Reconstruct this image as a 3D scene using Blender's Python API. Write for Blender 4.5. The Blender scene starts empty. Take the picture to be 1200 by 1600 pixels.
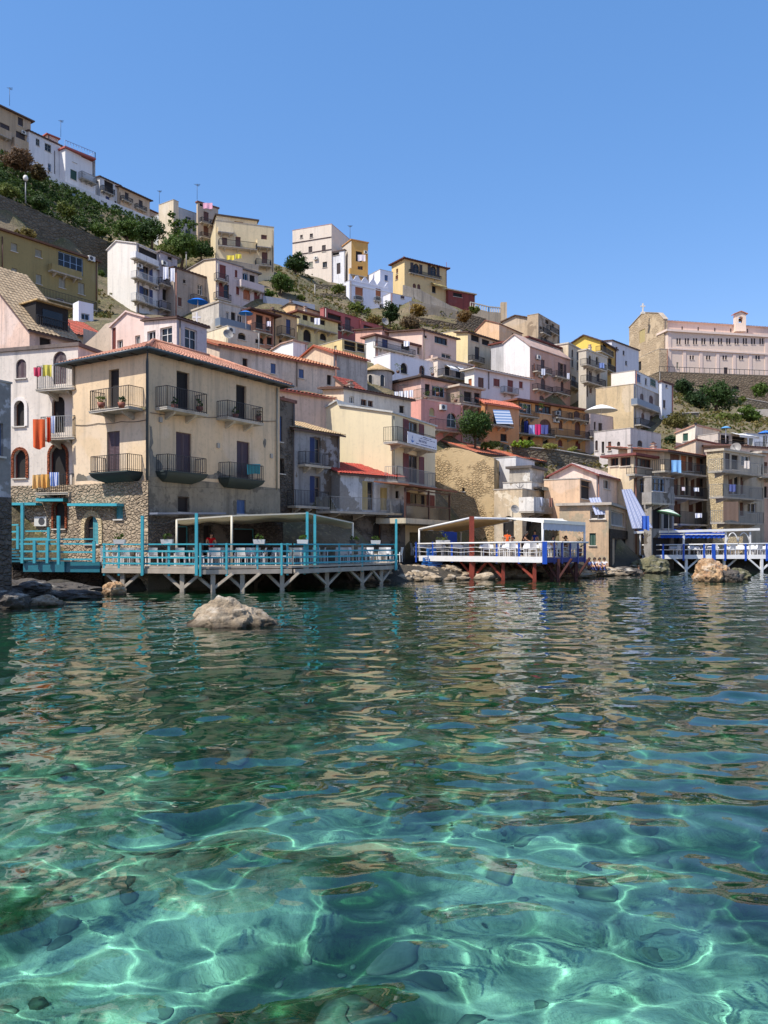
import bpy, bmesh, math, random
import numpy as np
from mathutils import Vector, Matrix, noise as mnoise
random.seed(7)
SC = bpy.context.scene
COL = SC.collection
F, CX, HY, EYE = 1250.0, 600.0, 852.0, 2.2
R = math.radians

def P(px, py, D):
    return Vector(((px - CX) / F * D, D, EYE + (HY - py) / F * D))

def lin(c):
    return tuple(((v / 255 + 0.055) / 1.055) ** 2.4 if v > 10 else v / 255 / 12.92 for v in c)

# ------------------------------------------------------------------ materials
MATS = {}
def newmat(name):
    m = bpy.data.materials.new(name); m.use_nodes = True
    t = m.node_tree
    return m, t, t.nodes['Principled BSDF']

def nd(t, kind, **kw):
    n = t.nodes.new(kind)
    for k, v in kw.items():
        if k in n.inputs.keys(): n.inputs[k].default_value = v
        else: setattr(n, k, v)
    return n

def mixc(t, fac, a, b, mode='MIX'):
    n = t.nodes.new('ShaderNodeMix'); n.data_type = 'RGBA'; n.blend_type = mode
    for i, v in ((0, fac), (6, a), (7, b)):
        if isinstance(v, bpy.types.NodeSocket): t.links.new(v, n.inputs[i])
        elif i == 0: n.inputs[0].default_value = v
        else: n.inputs[i].default_value = (*v, 1)
    return n.outputs[2]

def noise(t, scale, detail=4, rough=.55, vec=None, sc=None):
    n = nd(t, 'ShaderNodeTexNoise', Scale=scale, Detail=detail, Roughness=rough)
    if vec is None:
        vec = nd(t, 'ShaderNodeNewGeometry').outputs['Position']
    if sc:
        mp = nd(t, 'ShaderNodeMapping'); mp.inputs['Scale'].default_value = sc
        t.links.new(vec, mp.inputs[0]); vec = mp.outputs[0]
    t.links.new(vec, n.inputs['Vector'])
    return n.outputs['Fac']

def ramp(t, fac, stops):
    n = t.nodes.new('ShaderNodeValToRGB')
    e = n.color_ramp.elements
    while len(e) < len(stops): e.new(.5)
    for el, (p, c) in zip(e, stops):
        el.position = p; el.color = (*c, 1) if isinstance(c, tuple) else (c, c, c, 1)
    t.links.new(fac, n.inputs[0])
    return n.outputs[0]

def bump(t, b, h, strength=.3, dist=.05):
    n = nd(t, 'ShaderNodeBump', Strength=strength, Distance=dist)
    t.links.new(h, n.inputs['Height'])
    t.links.new(n.outputs[0], b.inputs['Normal'])

def k3(c, f): return tuple(min(1, v * f) for v in c)

def plain(name, rgb, rough=.6, metal=0, var=.12, k=.85, alpha=None):
    key = ('plain', name, rgb)
    if key in MATS: return MATS[key]
    m, t, b = newmat(name)
    c = k3(lin(rgb), k)
    f = noise(t, 3.0, 5)
    o = mixc(t, f, k3(c, 1 - var * 1.6), k3(c, 1 + var))
    t.links.new(o, b.inputs['Base Color'])
    b.inputs['Roughness'].default_value = rough; b.inputs['Metallic'].default_value = metal
    MATS[key] = m
    return m

def plaster(rgb, dirt=.35, k=.91, worn=None):
    """painted render: blotches, rain streaks, patches where the paint is worn"""
    key = ('plaster', rgb, dirt, worn)
    if key in MATS: return MATS[key]
    m, t, b = newmat('plaster')
    c = k3(lin(rgb), k); g = .3 * c[0] + .55 * c[1] + .15 * c[2]
    c = tuple(v + (g - v) * .16 for v in c)
    f1 = noise(t, .42, 6, .65)
    o = mixc(t, ramp(t, f1, [(.3, 0.0), (.7, 1.0)]), k3(c, 1 - .32 * dirt), k3(c, 1 + .12 * dirt))
    pt = noise(t, .23, 3, .5)
    o = mixc(t, ramp(t, pt, [(.56, 0.0), (.60, .55 * min(1, dirt + .2))]), o, tuple(min(1, v * 1.08 + .03 * g) for v in tuple(v + (g - v) * .4 for v in c)))
    st = noise(t, 1.0, 5, .65, sc=(1.9, 1.9, .13))
    dk = tuple(.36 * v + .12 * g for v in c)
    o = mixc(t, ramp(t, st, [(.50, 0.0), (.74, min(1, .15 + dirt * 1.15))]), o, dk)
    st2 = noise(t, 1.0, 3, .6, sc=(7, 7, .3))
    o = mixc(t, ramp(t, st2, [(.56, 0.0), (.75, min(.42, .04 + dirt * .34))]), o, dk)
    f2 = noise(t, 4.2, 7, .75)
    o = mixc(t, ramp(t, f2, [(.52, 0.0), (.72, min(.8, .12 + .75 * dirt))]), o, k3(dk, .85))
    if worn:
        w = noise(t, .55, 7, .62)
        wc = k3(lin(worn), k)
        wv = mixc(t, noise(t, 7, 5), k3(wc, .6), k3(wc, 1.15))
        o = mixc(t, ramp(t, w, [(.54, 0.0), (.56, 1.0)]), o, wv)
    t.links.new(o, b.inputs['Base Color'])
    b.inputs['Roughness'].default_value = .9
    b.inputs['Specular IOR Level'].default_value = .2
    bump(t, b, f2, .35, .03)
    MATS[key] = m
    return m

def stonemat(rgb, rgb2, scale=2.6, mortar=.5, depth=.09, k=.9, cover=0):
    key = ('stone', rgb, rgb2, scale, cover)
    if key in MATS: return MATS[key]
    m, t, b = newmat('stone')
    geo = nd(t, 'ShaderNodeNewGeometry').outputs['Position']
    mp = nd(t, 'ShaderNodeMapping'); mp.inputs['Scale'].default_value = (1, 1, 1.7)
    t.links.new(geo, mp.inputs[0])
    wob = nd(t, 'ShaderNodeTexNoise', Scale=1.3, Detail=5); t.links.new(mp.outputs[0], wob.inputs['Vector'])
    add = nd(t, 'ShaderNodeMixRGB', Fac=.3); t.links.new(mp.outputs[0], add.inputs[1]); t.links.new(wob.outputs['Color'], add.inputs[2])
    v = nd(t, 'ShaderNodeTexVoronoi', Scale=scale); v.feature = 'DISTANCE_TO_EDGE'
    v2 = nd(t, 'ShaderNodeTexVoronoi', Scale=scale)
    for n in (v, v2): t.links.new(add.outputs[0], n.inputs['Vector'])
    sep = nd(t, 'ShaderNodeSeparateColor'); t.links.new(v2.outputs['Color'], sep.inputs[0])
    a, c = k3(lin(rgb), k), k3(lin(rgb2), k)
    o = mixc(t, sep.outputs[0], a, c)
    fn = noise(t, 9, 6, .65)
    o = mixc(t, ramp(t, fn, [(.35, .7), (.65, 0.0)]), o, k3(a, .5))
    e = ramp(t, v.outputs['Distance'], [(.0, .8), (.07, 0.0)])
    o = mixc(t, e, o, k3(tuple((x + y) / 2 for x, y in zip(a, c)), mortar))
    o = mixc(t, ramp(t, noise(t, .7, 5, .6), [(.42, 0.0), (.62, .6)]), o, mixc(t, fn, k3(c, .78), k3(a, 1.12)))
    cv = None
    if cover:
        cv = ramp(t, noise(t, .38, 7, .62), [(.36 + .26 * cover, 1.0), (.42 + .26 * cover, 0.0)])
        o = mixc(t, cv, o, mixc(t, noise(t, 1.6, 6, .7), k3(a, .8), k3(a, 1.15)))
    t.links.new(o, b.inputs['Base Color'])
    b.inputs['Roughness'].default_value = .95; b.inputs['Specular IOR Level'].default_value = .15
    hh = nd(t, 'ShaderNodeMath', operation='MULTIPLY_ADD'); hh.inputs[1].default_value = .35
    t.links.new(fn, hh.inputs[0])
    t.links.new(ramp(t, v.outputs['Distance'], [(.0, 0.0), (.22, 1.0)]), hh.inputs[2])
    ho = hh.outputs[0]
    if cv: ho = mixc(t, cv, ho, mixc(t, fn, (.5, .5, .5), (1, 1, 1)))
    bump(t, b, ho, .9, depth)
    MATS[key] = m
    return m

def tilemat(rgb=(200, 120, 82), k=.8):
    key = ('tile', rgb)
    if key in MATS: return MATS[key]
    m, t, b = newmat('roof_tiles')
    c = k3(lin(rgb), k)
    f = noise(t, 4.5, 3, .8)
    o = mixc(t, ramp(t, f, [(.35, 0.0), (.65, 1.0)]), k3(c, .62), (min(1, c[0] * 1.15), c[1] * 1.25, c[2] * 1.3))
    f2 = noise(t, .8, 5, .7)
    o = mixc(t, ramp(t, f2, [(.5, 0.0), (.75, .75)]), o, k3(lin((120, 105, 80)), .7))
    f3 = noise(t, 14, 2, .5)
    o = mixc(t, ramp(t, f3, [(.6, 0.0), (.8, .6)]), o, k3(lin((225, 200, 160)), .8))
    t.links.new(o, b.inputs['Base Color'])
    b.inputs['Roughness'].default_value = .9
    bump(t, b, f3, .3, .02)
    MATS[key] = m
    return m

def glassmat():
    if 'glass' in MATS: return MATS['glass']
    m, t, b = newmat('window_glass')
    f = noise(t, .7, 2)
    t.links.new(mixc(t, f, (.006, .007, .009), (.03, .034, .04)), b.inputs['Base Color'])
    b.inputs['Roughness'].default_value = .12; b.inputs['Specular IOR Level'].default_value = .35
    MATS['glass'] = m
    return m

def cloth(rgb, rgb2=None, scale=0, name='cloth', axis=0):
    key = ('cloth', rgb, rgb2, scale, axis)
    if key in MATS: return MATS[key]
    m, t, b = newmat(name)
    c = k3(lin(rgb), .85)
    f = noise(t, 6, 4)
    o = mixc(t, f, k3(c, .85), k3(c, 1.1))
    if rgb2:
        uv = nd(t, 'ShaderNodeUVMap').outputs[0]
        sp = nd(t, 'ShaderNodeSeparateXYZ'); t.links.new(uv, sp.inputs[0])
        mm = nd(t, 'ShaderNodeMath', operation='MULTIPLY'); mm.inputs[1].default_value = scale
        t.links.new(sp.outputs[axis], mm.inputs[0])
        fr = nd(t, 'ShaderNodeMath', operation='FRACT'); t.links.new(mm.outputs[0], fr.inputs[0])
        o = mixc(t, ramp(t, fr.outputs[0], [(.5, 0.0), (.54, 1.0)]), o, k3(lin(rgb2), .85))
    t.links.new(o, b.inputs['Base Color'])
    b.inputs['Roughness'].default_value = .9
    b.inputs['Specular IOR Level'].default_value = .1
    MATS[key] = m
    return m

def leafmat(rgb, name='leaves', k=1.0):
    key = ('leaf', rgb)
    if key in MATS: return MATS[key]
    m, t, b = newmat(name)
    c = k3(lin(rgb), k)
    f = noise(t, 1.1, 4, .7)
    f2 = noise(t, 9, 2, .6)
    o = mixc(t, ramp(t, f, [(.3, 0.0), (.7, 1.0)]), k3(c, .55), (c[0] * 1.35, c[1] * 1.25, c[2] * .9))
    o = mixc(t, ramp(t, f2, [(.6, 0.0), (.8, .5)]), o, (c[0] * 2.0, c[1] * 1.5, c[2] * .9))
    t.links.new(o, b.inputs['Base Color'])
    b.inputs['Roughness'].default_value = .6
    b.inputs['Specular IOR Level'].default_value = .3
    tr = nd(t, 'ShaderNodeBsdfTranslucent'); t.links.new(o, tr.inputs[0])
    mx = nd(t, 'ShaderNodeMixShader', Fac=.3)
    t.links.new(b.outputs[0], mx.inputs[1]); t.links.new(tr.outputs[0], mx.inputs[2])
    t.links.new(mx.outputs[0], t.nodes['Material Output'].inputs[0])
    MATS[key] = m
    return m

DARK = lambda: plain('dark_interior', (38, 34, 32), .9)  # near-black colour stands in for shade inside rooms and recesses
WHITE = lambda: plain('white_paint', (235, 233, 228), .5, var=.06)
IRON = lambda: plain('wrought_iron', (48, 46, 46), .5)

# ------------------------------------------------------------------ mesh building
class MB:
    def __init__(s): s.v = []; s.f = []; s.m = []; s.uv = {}; s.sm = []
    def poly(s, pts, mi=0, uv=None, smooth=False):
        n = len(s.v); s.v += [tuple(p) for p in pts]; s.f.append(tuple(range(n, n + len(pts)))); s.m.append(mi); s.sm.append(smooth)
        if uv: s.uv[len(s.f) - 1] = uv
    def prism(s, pts, vec, mi=0):
        """closed polygon extruded along vec"""
        a = [Vector(p) for p in pts]; b = [p + Vector(vec) for p in a]
        s.poly(a, mi); s.poly(b[::-1], mi)
        for i in range(len(a)):
            j = (i + 1) % len(a); s.poly([a[i], b[i], b[j], a[j]], mi)
    def box(s, o, ax, ay, az, mi=0):
        o, ax, ay, az = Vector(o), Vector(ax), Vector(ay), Vector(az)
        n = len(s.v)
        s.v += [tuple(o + ax * i + ay * j + az * k) for k in (0, 1) for j in (0, 1) for i in (0, 1)]
        for q in ((0, 2, 3, 1), (4, 5, 7, 6), (0, 1, 5, 4), (2, 6, 7, 3), (0, 4, 6, 2), (1, 3, 7, 5)):
            s.f.append(tuple(n + i for i in q)); s.m.append(mi); s.sm.append(False)
    def cbox(s, c, sx, sy, sz, mi=0, rz=0):
        c = Vector(c); a = Vector((math.cos(rz) * sx, math.sin(rz) * sx, 0)); b = Vector((-math.sin(rz) * sy, math.cos(rz) * sy, 0)); z = Vector((0, 0, sz))
        s.box(c - (a + b + z) / 2, a, b, z, mi)
    def beam(s, p0, p1, w, h=None, mi=0):
        """square bar between two points"""
        p0, p1 = Vector(p0), Vector(p1); h = h or w
        d = (p1 - p0); d.normalize()
        up = Vector((0, 0, 1)) if abs(d.z) < .95 else Vector((0, 1, 0))
        sx = d.cross(up).normalized(); sy = sx.cross(d).normalized()
        s.box(p0 - sx * w / 2 - sy * h / 2, p1 - p0, sx * w, sy * h, mi)
    def tube(s, pts, r, n=6, mi=0, caps=True, smooth=True):
        pts = [Vector(p) for p in pts]; rs = r if isinstance(r, (list, tuple)) else [r] * len(pts)
        rings = []
        for i, p in enumerate(pts):
            d = (pts[min(i + 1, len(pts) - 1)] - pts[max(i - 1, 0)]).normalized()
            up = Vector((0, 0, 1)) if abs(d.z) < .9 else Vector((1, 0, 0))
            a = d.cross(up).normalized(); b = a.cross(d)
            base = len(s.v)
            s.v += [tuple(p + (a * math.cos(q) + b * math.sin(q)) * rs[i]) for q in [2 * math.pi * j / n for j in range(n)]]
            rings.append(base)
        for a, b in zip(rings, rings[1:]):
            for j in range(n):
                k = (j + 1) % n
                s.f.append((a + j, a + k, b + k, b + j)); s.m.append(mi); s.sm.append(smooth)
        if caps:
            for a, rv in ((rings[0], True), (rings[-1], False)):
                q = [a + j for j in range(n)]
                s.f.append(tuple(q[::-1] if rv else q)); s.m.append(mi); s.sm.append(False)
    def grid(s, fn, nu, nv, mi=0, smooth=True, uv=True):
        base = len(s.v)
        for j in range(nv + 1):
            for i in range(nu + 1): s.v.append(tuple(fn(i / nu, j / nv)))
        for j in range(nv):
            for i in range(nu):
                a = base + j * (nu + 1) + i
                s.f.append((a, a + 1, a + nu + 2, a + nu + 1)); s.m.append(mi); s.sm.append(smooth)
                if uv: s.uv[len(s.f) - 1] = [(i / nu, j / nv), ((i + 1) / nu, j / nv), ((i + 1) / nu, (j + 1) / nv), (i / nu, (j + 1) / nv)]
    def lathe(s, c, prof, n=10, mi=0):
        c = Vector(c); base = len(s.v)
        for r, z in prof:
            s.v += [tuple(c + Vector((r * math.cos(2 * math.pi * j / n), r * math.sin(2 * math.pi * j / n), z))) for j in range(n)]
        for i in range(len(prof) - 1):
            for j in range(n):
                k = (j + 1) % n; a = base + i * n; b = a + n
                s.f.append((a + j, a + k, b + k, b + j)); s.m.append(mi); s.sm.append(True)
    def build(s, name, mats, parent=None):
        if not s.f: return None
        me = bpy.data.meshes.new(name)
        off = wloc(parent) if parent else Vector((0, 0, 0))
        co = np.array(s.v, dtype=np.float64) - np.array(off)
        me.from_pydata(co.tolist(), [], s.f)
        mats = mats if isinstance(mats, (list, tuple)) else [mats]
        for m in mats: me.materials.append(m)
        me.polygons.foreach_set('material_index', s.m)
        me.polygons.foreach_set('use_smooth', s.sm)
        if s.uv:
            ul = me.uv_layers.new(name='UVMap')
            for fi, uvs in s.uv.items():
                for li, c in zip(me.polygons[fi].loop_indices, uvs): ul.data[li].uv = c
        me.update()
        o = bpy.data.objects.new(name, me); COL.objects.link(o)
        if parent: o.parent = parent
        return o

def wloc(o):
    v = Vector((0, 0, 0))
    while o: v = v + o.location; o = o.parent
    return v

LABELS = {}
def tag(o, label, cat, group=None, kind=None):
    if label: o['label'] = label
    if cat: o['category'] = cat
    if group: o['group'] = group
    if kind: o['kind'] = kind
    return o

def thing(name, loc, label, cat, group=None):
    o = bpy.data.objects.new(name, None); COL.objects.link(o); o.location = loc
    o.empty_display_size = .2; o['kind'] = 'thing'
    return tag(o, label, cat, group)

def dup(root, loc=None, rz=None, label=None, group=None):
    r = root.copy(); COL.objects.link(r)
    if loc is not None: r.location = loc
    if rz is not None: r.rotation_euler = (0, 0, rz)
    if label: r['label'] = label
    if group: r['group'] = group
    for ch in list(root.children):
        c = ch.copy(); COL.objects.link(c); c.parent = r
        for g in list(ch.children):
            d = g.copy(); COL.objects.link(d); d.parent = c
    return r

# ------------------------------------------------------------------ facades
class Fac:
    """a vertical wall plane; origin o (x,y), direction d along the wall, outward normal n"""
    def __init__(s, o, d, n): s.o = o; s.d = d; s.n = n
    def out(s, k): return Fac((s.o[0] + s.n[0] * k, s.o[1] + s.n[1] * k), s.d, s.n)
    def t(s, px):
        a = (px - CX) / F
        return (a * s.o[1] - s.o[0]) / (s.d[0] - a * s.d[1])
    def D(s, t): return s.o[1] + t * s.d[1]
    def tz(s, px, py):
        t = s.t(px); return t, EYE + (HY - py) / F * s.D(t)
    def pt(s, t, z, k=0):
        return Vector((s.o[0] + t * s.d[0] + k * s.n[0], s.o[1] + t * s.d[1] + k * s.n[1], z))
    @property
    def dv(s): return Vector((s.d[0], s.d[1], 0))
    @property
    def nv(s): return Vector((s.n[0], s.n[1], 0))

def arch_pts(ta, tb, zs, zt, n=8):
    c = (ta + tb) / 2; w = (tb - ta) / 2
    return [(c - w * math.cos(math.pi * i / n), zs + (zt - zs) * math.sin(math.pi * i / n)) for i in range(n + 1)]

def wall_face(mb, fc, ta, tb, z0, z1, holes, mi=0, top=None, rd=.22):
    hs = []
    for h in holes:
        a, b, c, d = max(h[0], ta + .03), min(h[1], tb - .03), max(h[2], z0 + .02), min(h[3], z1 - .03)
        if b - a > .05 and d - c > .05: hs.append((a, b, c, d, h[4]))
    ts = sorted({ta, tb} | {h[0] for h in hs} | {h[1] for h in hs})
    for t0, t1 in zip(ts, ts[1:]):
        cuts = sorted([(h[2], h[3]) for h in hs if h[0] <= (t0 + t1) / 2 <= h[1]])
        z = z0
        for a, b in cuts:
            if a > z: mb.poly([fc.pt(t0, z), fc.pt(t1, z), fc.pt(t1, a), fc.pt(t0, a)], mi)
            z = max(z, b)
        if z < z1: mb.poly([fc.pt(t0, z), fc.pt(t1, z), fc.pt(t1, z1), fc.pt(t0, z1)], mi)
    for a, b, c, d, arch in hs:
        zs = d - min((b - a) / 2, (d - c) * .45) if arch else d
        mb.poly([fc.pt(a, c), fc.pt(b, c), fc.pt(b, c, -rd), fc.pt(a, c, -rd)], mi)
        mb.poly([fc.pt(a, c), fc.pt(a, zs), fc.pt(a, zs, -rd), fc.pt(a, c, -rd)], mi)
        mb.poly([fc.pt(b, c), fc.pt(b, zs), fc.pt(b, zs, -rd), fc.pt(b, c, -rd)], mi)
        if arch:
            ap = arch_pts(a, b, zs, d)
            h = len(ap) // 2
            for p, q in zip(ap, ap[1:]):
                mb.poly([fc.pt(*p), fc.pt(*q), fc.pt(q[0], q[1], -rd), fc.pt(p[0], p[1], -rd)], mi)
                mb.poly([fc.pt(*p), fc.pt(*q), fc.pt(q[0], d), fc.pt(p[0], d)], mi)
        else:
            mb.poly([fc.pt(a, d), fc.pt(b, d), fc.pt(b, d, -rd), fc.pt(a, d, -rd)], mi)
    if top:
        for (t0, a), (t1, b) in zip(top, top[1:]):
            if t1 - t0 > 1e-3 and (a > z1 + 1e-3 or b > z1 + 1e-3):
                mb.poly([fc.pt(t0, z1), fc.pt(t1, z1), fc.pt(t1, max(b, z1)), fc.pt(t0, max(a, z1))], mi)

SH = {'br': (104, 62, 44), 'dk': (58, 42, 38), 'rd': (122, 50, 38), 'bl': (48, 62, 108), 'gy': (150, 148, 132), 'gn': (44, 82, 66),
      'or': (176, 104, 62), 'te': (74, 150, 158), 'wh': (226, 224, 218), 'pu': (84, 62, 66), 'nb': (70, 96, 140), 'cr': (196, 176, 120), 'lb': (150, 178, 206)}

def shutter_leaf(mb, fc, a, b, c, d, k, near):
    """one louvred leaf between (a,b) x (c,d) with its face k in front of the wall plane"""
    th = .035; fw = min(.07, (b - a) * .22)
    for (x0, x1, y0, y1) in ((a, a + fw, c, d), (b - fw, b, c, d), (a + fw, b - fw, c, c + fw * 1.4), (a + fw, b - fw, d - fw, d)):
        mb.box(fc.pt(x0, y0, k), fc.dv * (x1 - x0), fc.nv * th, (0, 0, y1 - y0))
    if near:
        n = max(4, int((d - c) / .075)); hh = (d - c - fw * 2.4) / n
        for i in range(n):
            z = c + fw * 1.4 + i * hh
            mb.poly([fc.pt(a + fw, z, k + th * .9), fc.pt(b - fw, z, k + th * .9), fc.pt(b - fw, z + hh * 1.25, k + .004), fc.pt(a + fw, z + hh * 1.25, k + .004)])
    else:
        mb.box(fc.pt(a + fw, c, k), fc.dv * (b - a - 2 * fw), fc.nv * th * .5, (0, 0, d - c - fw))

def window(parent, fc, rect, kind, arch, colr, near, side=1):
    """fills one opening. kinds: s closed shutters, o glass with open shutters, w glazed window, d dark doorway, g garage/blind, h half open"""
    o = window_(parent, fc, rect, kind, arch, colr, near)
    a, b, c, d = rect
    if o and d - c < 1.75:
        s_ = MB(); s_.box(fc.pt(a - .07, c - .07, -.05), fc.dv * (b - a + .14), fc.nv * .15, (0, 0, .068)); s_.build('sill', plaster((214, 204, 188), .4), o)
    return o

def window_(parent, fc, rect, kind, arch, colr, near):
    a, b, c, d = rect; w = b - a; h = d - c
    nm = 'balcony_door' if h > 1.75 else 'window'
    mb = MB(); rd = .2
    sh = SH.get(colr, SH['br'])
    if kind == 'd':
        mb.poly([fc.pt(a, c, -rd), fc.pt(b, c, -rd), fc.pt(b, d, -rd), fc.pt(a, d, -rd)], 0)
        fwd = .05
        for x in (a, b - fwd): mb.box(fc.pt(x, c, -rd + .004), fc.dv * fwd, fc.nv * .05, (0, 0, h), 1)
        mb.box(fc.pt(a + fwd, d - fwd, -rd + .004), fc.dv * (w - 2 * fwd), fc.nv * .05, (0, 0, fwd), 1)
        o = mb.build(nm, [DARK(), plain('door_frame', SH.get(colr, (70, 60, 56)), .6)], parent)
        return o
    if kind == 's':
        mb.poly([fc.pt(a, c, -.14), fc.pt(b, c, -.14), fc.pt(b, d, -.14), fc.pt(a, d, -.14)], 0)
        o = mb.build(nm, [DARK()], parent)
        m = (a + b) / 2
        for x0, x1 in ((a + .01, m - .008), (m + .008, b - .01)):
            s = MB(); shutter_leaf(s, fc, x0, x1, c + .01, d - .01, -.12, near)
            s.build('shutter', plain('shutter', sh, .55), o)
        return o
    if kind == 'g':
        mb.grid(lambda u, v: fc.pt(a + w * u, c + h * v, -.1 + .012 * math.sin(v * h / .06 * 6.28)), 1, max(8, int(h / .03)), 0, False)
        return mb.build(nm, [plain('roller_blind', sh, .6)], parent)
    # glazed
    fwd = min(.07, w * .14)
    mb.poly([fc.pt(a, c, -rd), fc.pt(b, c, -rd), fc.pt(b, d, -rd), fc.pt(a, d, -rd)], 0)
    o = mb.build(nm, [glassmat()], parent)
    s = MB()
    fr = 'wh' if kind in ('w',) and colr in ('', None) else colr
    for x in (a, b - fwd): s.box(fc.pt(x, c, -rd + .004), fc.dv * fwd, fc.nv * .06, (0, 0, h))
    for z in (c, d - fwd): s.box(fc.pt(a + fwd, z, -rd + .004), fc.dv * (w - 2 * fwd), fc.nv * .055, (0, 0, fwd))
    nv = max(2, round(w / .75)) if kind == 'w' else 2
    for i in range(1, nv): s.box(fc.pt(a + w * i / nv - fwd * .45, c + fwd, -rd + .005), fc.dv * fwd * .9, fc.nv * .05, (0, 0, h - 2 * fwd))
    if h > 1.2: s.box(fc.pt(a + fwd, c + h * .55, -rd + .006), fc.dv * (w - 2 * fwd), fc.nv * .035, (0, 0, fwd * .6))
    s.build('frame', plain('window_frame', SH.get(fr, SH['wh']) if kind == 'w' else (132, 112, 96), .5), o)
    if kind == 'o':
        lw = w * .5
        for x0, x1 in ((a - lw - .02, a - .02), (b + .02, b + lw + .02)):
            s = MB(); shutter_leaf(s, fc, x0, x1, c, d, .02, near)
            s.build('shutter', plain('shutter', sh, .55), o)
    if kind == 'h':
        s = MB(); shutter_leaf(s, fc, a + .01, a + w * .5, c, d, -.1, near)
        s.build('shutter', plain('shutter', sh, .55), o)
    return o

def railing(mb, pts, z0, z1, r, gap, mi=0):
    """bars and rails along a polyline of ground points"""
    for p, q in zip(pts, pts[1:]):
        L = (q - p).length; n = max(1, int(L / gap))
        for i in range(n + 1):
            c = p.lerp(q, i / n); rr = r * (1.7 if i in (0, n) else 1)
            mb.box((c.x - rr, c.y - rr, z0), (2 * rr, 0, 0), (0, 2 * rr, 0), (0, 0, z1 - z0), mi)
        a, b = Vector((p.x, p.y, z1)), Vector((q.x, q.y, z1))
        mb.beam(a, b, r * 3.2, r * 2.6, mi)
        mb.beam(Vector((p.x, p.y, z0 + .08)), Vector((q.x, q.y, z0 + .08)), r * 2, r * 2, mi)

def balcony(parent, fc, x0, x1, yf, yr, dep, style, wallmat, slabcol=(196, 186, 168)):
    """slab and parapet; the pixel rectangle is measured on its outer face"""
    fo = fc.out(dep)
    t0, zf = fo.tz(x0, yf); t1, _ = fo.tz(x1, yf); _, zr = fo.tz(x0, yr)
    if t0 > t1: t0, t1 = t1, t0
    tm = (t0 + t1) / 2
    zf = EYE + (HY - yf) / F * fo.D(tm); zr = EYE + (HY - yr) / F * fo.D(tm)
    zr = max(zr, zf + .55)
    D = fo.D(tm); th = .14
    mb = MB()
    if style == 'u':                      # cast boat-shaped underside
        def fn(u, v):
            t = t0 + (t1 - t0) * (u + (.5 - u) * .3 * (v * v)); k = dep * (1 - .85 * v * v) ; return fc.pt(t, zf - .46 * v, max(k, .02))
        mb.grid(fn, 12, 6)
        for s_ in (0, 1):
            mb.grid(lambda u, v: fc.pt(t0 + (t1 - t0) * (s_ + (.5 - s_) * .3 * (v * v)), zf - .46 * v, max(dep * (1 - .85 * v * v), .02) * u), 4, 6)
        mb.box(fc.pt(t0 - .03, zf, 0), fc.dv * (t1 - t0 + .06), fc.nv * (dep + .03), (0, 0, .07))
        o = mb.build('balcony', plain('bitumen', (48, 60, 58), .75), parent)
        z0 = zf + .07
    else:
        mb.box(fc.pt(t0, zf - th, 0), fc.dv * (t1 - t0), fc.nv * dep, (0, 0, th))
        mb.box(fc.pt(t0 - .02, zf - .05, .0), fc.dv * (t1 - t0 + .04), fc.nv * (dep + .03), (0, 0, .045))
        nb = 2 if t1 - t0 < 3 else 3
        for i in range(nb):
            t = t0 + (t1 - t0) * (i + .5) / nb - .08
            mb.prism([fc.pt(t, zf - th, 0), fc.pt(t, zf - th, dep * .8), fc.pt(t, zf - th - .1, dep * .75), fc.pt(t, zf - th - .38, .0)], fc.dv * .16)
        o = mb.build('balcony', plaster(slabcol, .6), parent)
        z0 = zf
    rb = MB()
    k = dep - .05
    if style == 'B':
        for (a, b, q0, q1) in ((t0 + .0, t1 - .0, dep - .13, dep), (t0, t0 + .12, 0, dep - .13), (t1 - .12, t1, 0, dep - .13)):
            rb.box(fc.pt(a, z0, q0), fc.dv * (b - a), fc.nv * (q1 - q0), (0, 0, zr - z0))
        rb.build('parapet', wallmat, o)
    elif style == 'g':
        pts = [fc.pt(t0 + .05, 0, 0), fc.pt(t0 + .05, 0, k), fc.pt(t1 - .05, 0, k), fc.pt(t1 - .05, 0, 0)]
        for p, q in zip(pts, pts[1:]):
            rb.beam(Vector((p.x, p.y, z0 + (zr - z0) / 2)), Vector((q.x, q.y, z0 + (zr - z0) / 2)), .03, zr - z0)
        rb.build('railing', plain('grey_blue_panel', (120, 132, 146), .5), o)
    else:
        pts = [fc.pt(t0 + .05, 0, 0), fc.pt(t0 + .05, 0, k), fc.pt(t1 - .05, 0, k), fc.pt(t1 - .05, 0, 0)]
        r = max(.011, D * .00016); gap = .125 if D < 70 else .17
        railing(rb, pts, z0, zr, r, gap)
        col = {'w': (220, 220, 216), 'l': (150, 150, 146)}.get(style, (40, 38, 38))
        rb.build('railing', plain('railing_paint', col, .5), o)
    return o

def ac_unit(parent, fc, x0, y0, w=.78):
    t, z = fc.tz(x0, y0); mb = MB(); h = w * .68
    mb.box(fc.pt(t - w / 2, z - h / 2, .08), fc.dv * w, fc.nv * .3, (0, 0, h), 0)
    c = fc.pt(t - w * .12, z, .385)
    q = [c + (fc.dv * math.cos(a) + Vector((0, 0, 1)) * math.sin(a)) * h * .4 for a in [2 * math.pi * i / 12 for i in range(12)]]
    mb.poly(q, 1)
    for s_ in (-1, 1): mb.box(fc.pt(t + s_ * w * .3, z - h / 2 - .05, 0), fc.dv * .04, fc.nv * .36, (0, 0, .05), 1)
    return mb.build('air_conditioner', [plain('ac_case', (222, 220, 210), .5), plain('ac_fan', (70, 70, 72), .6)], parent)

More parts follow.
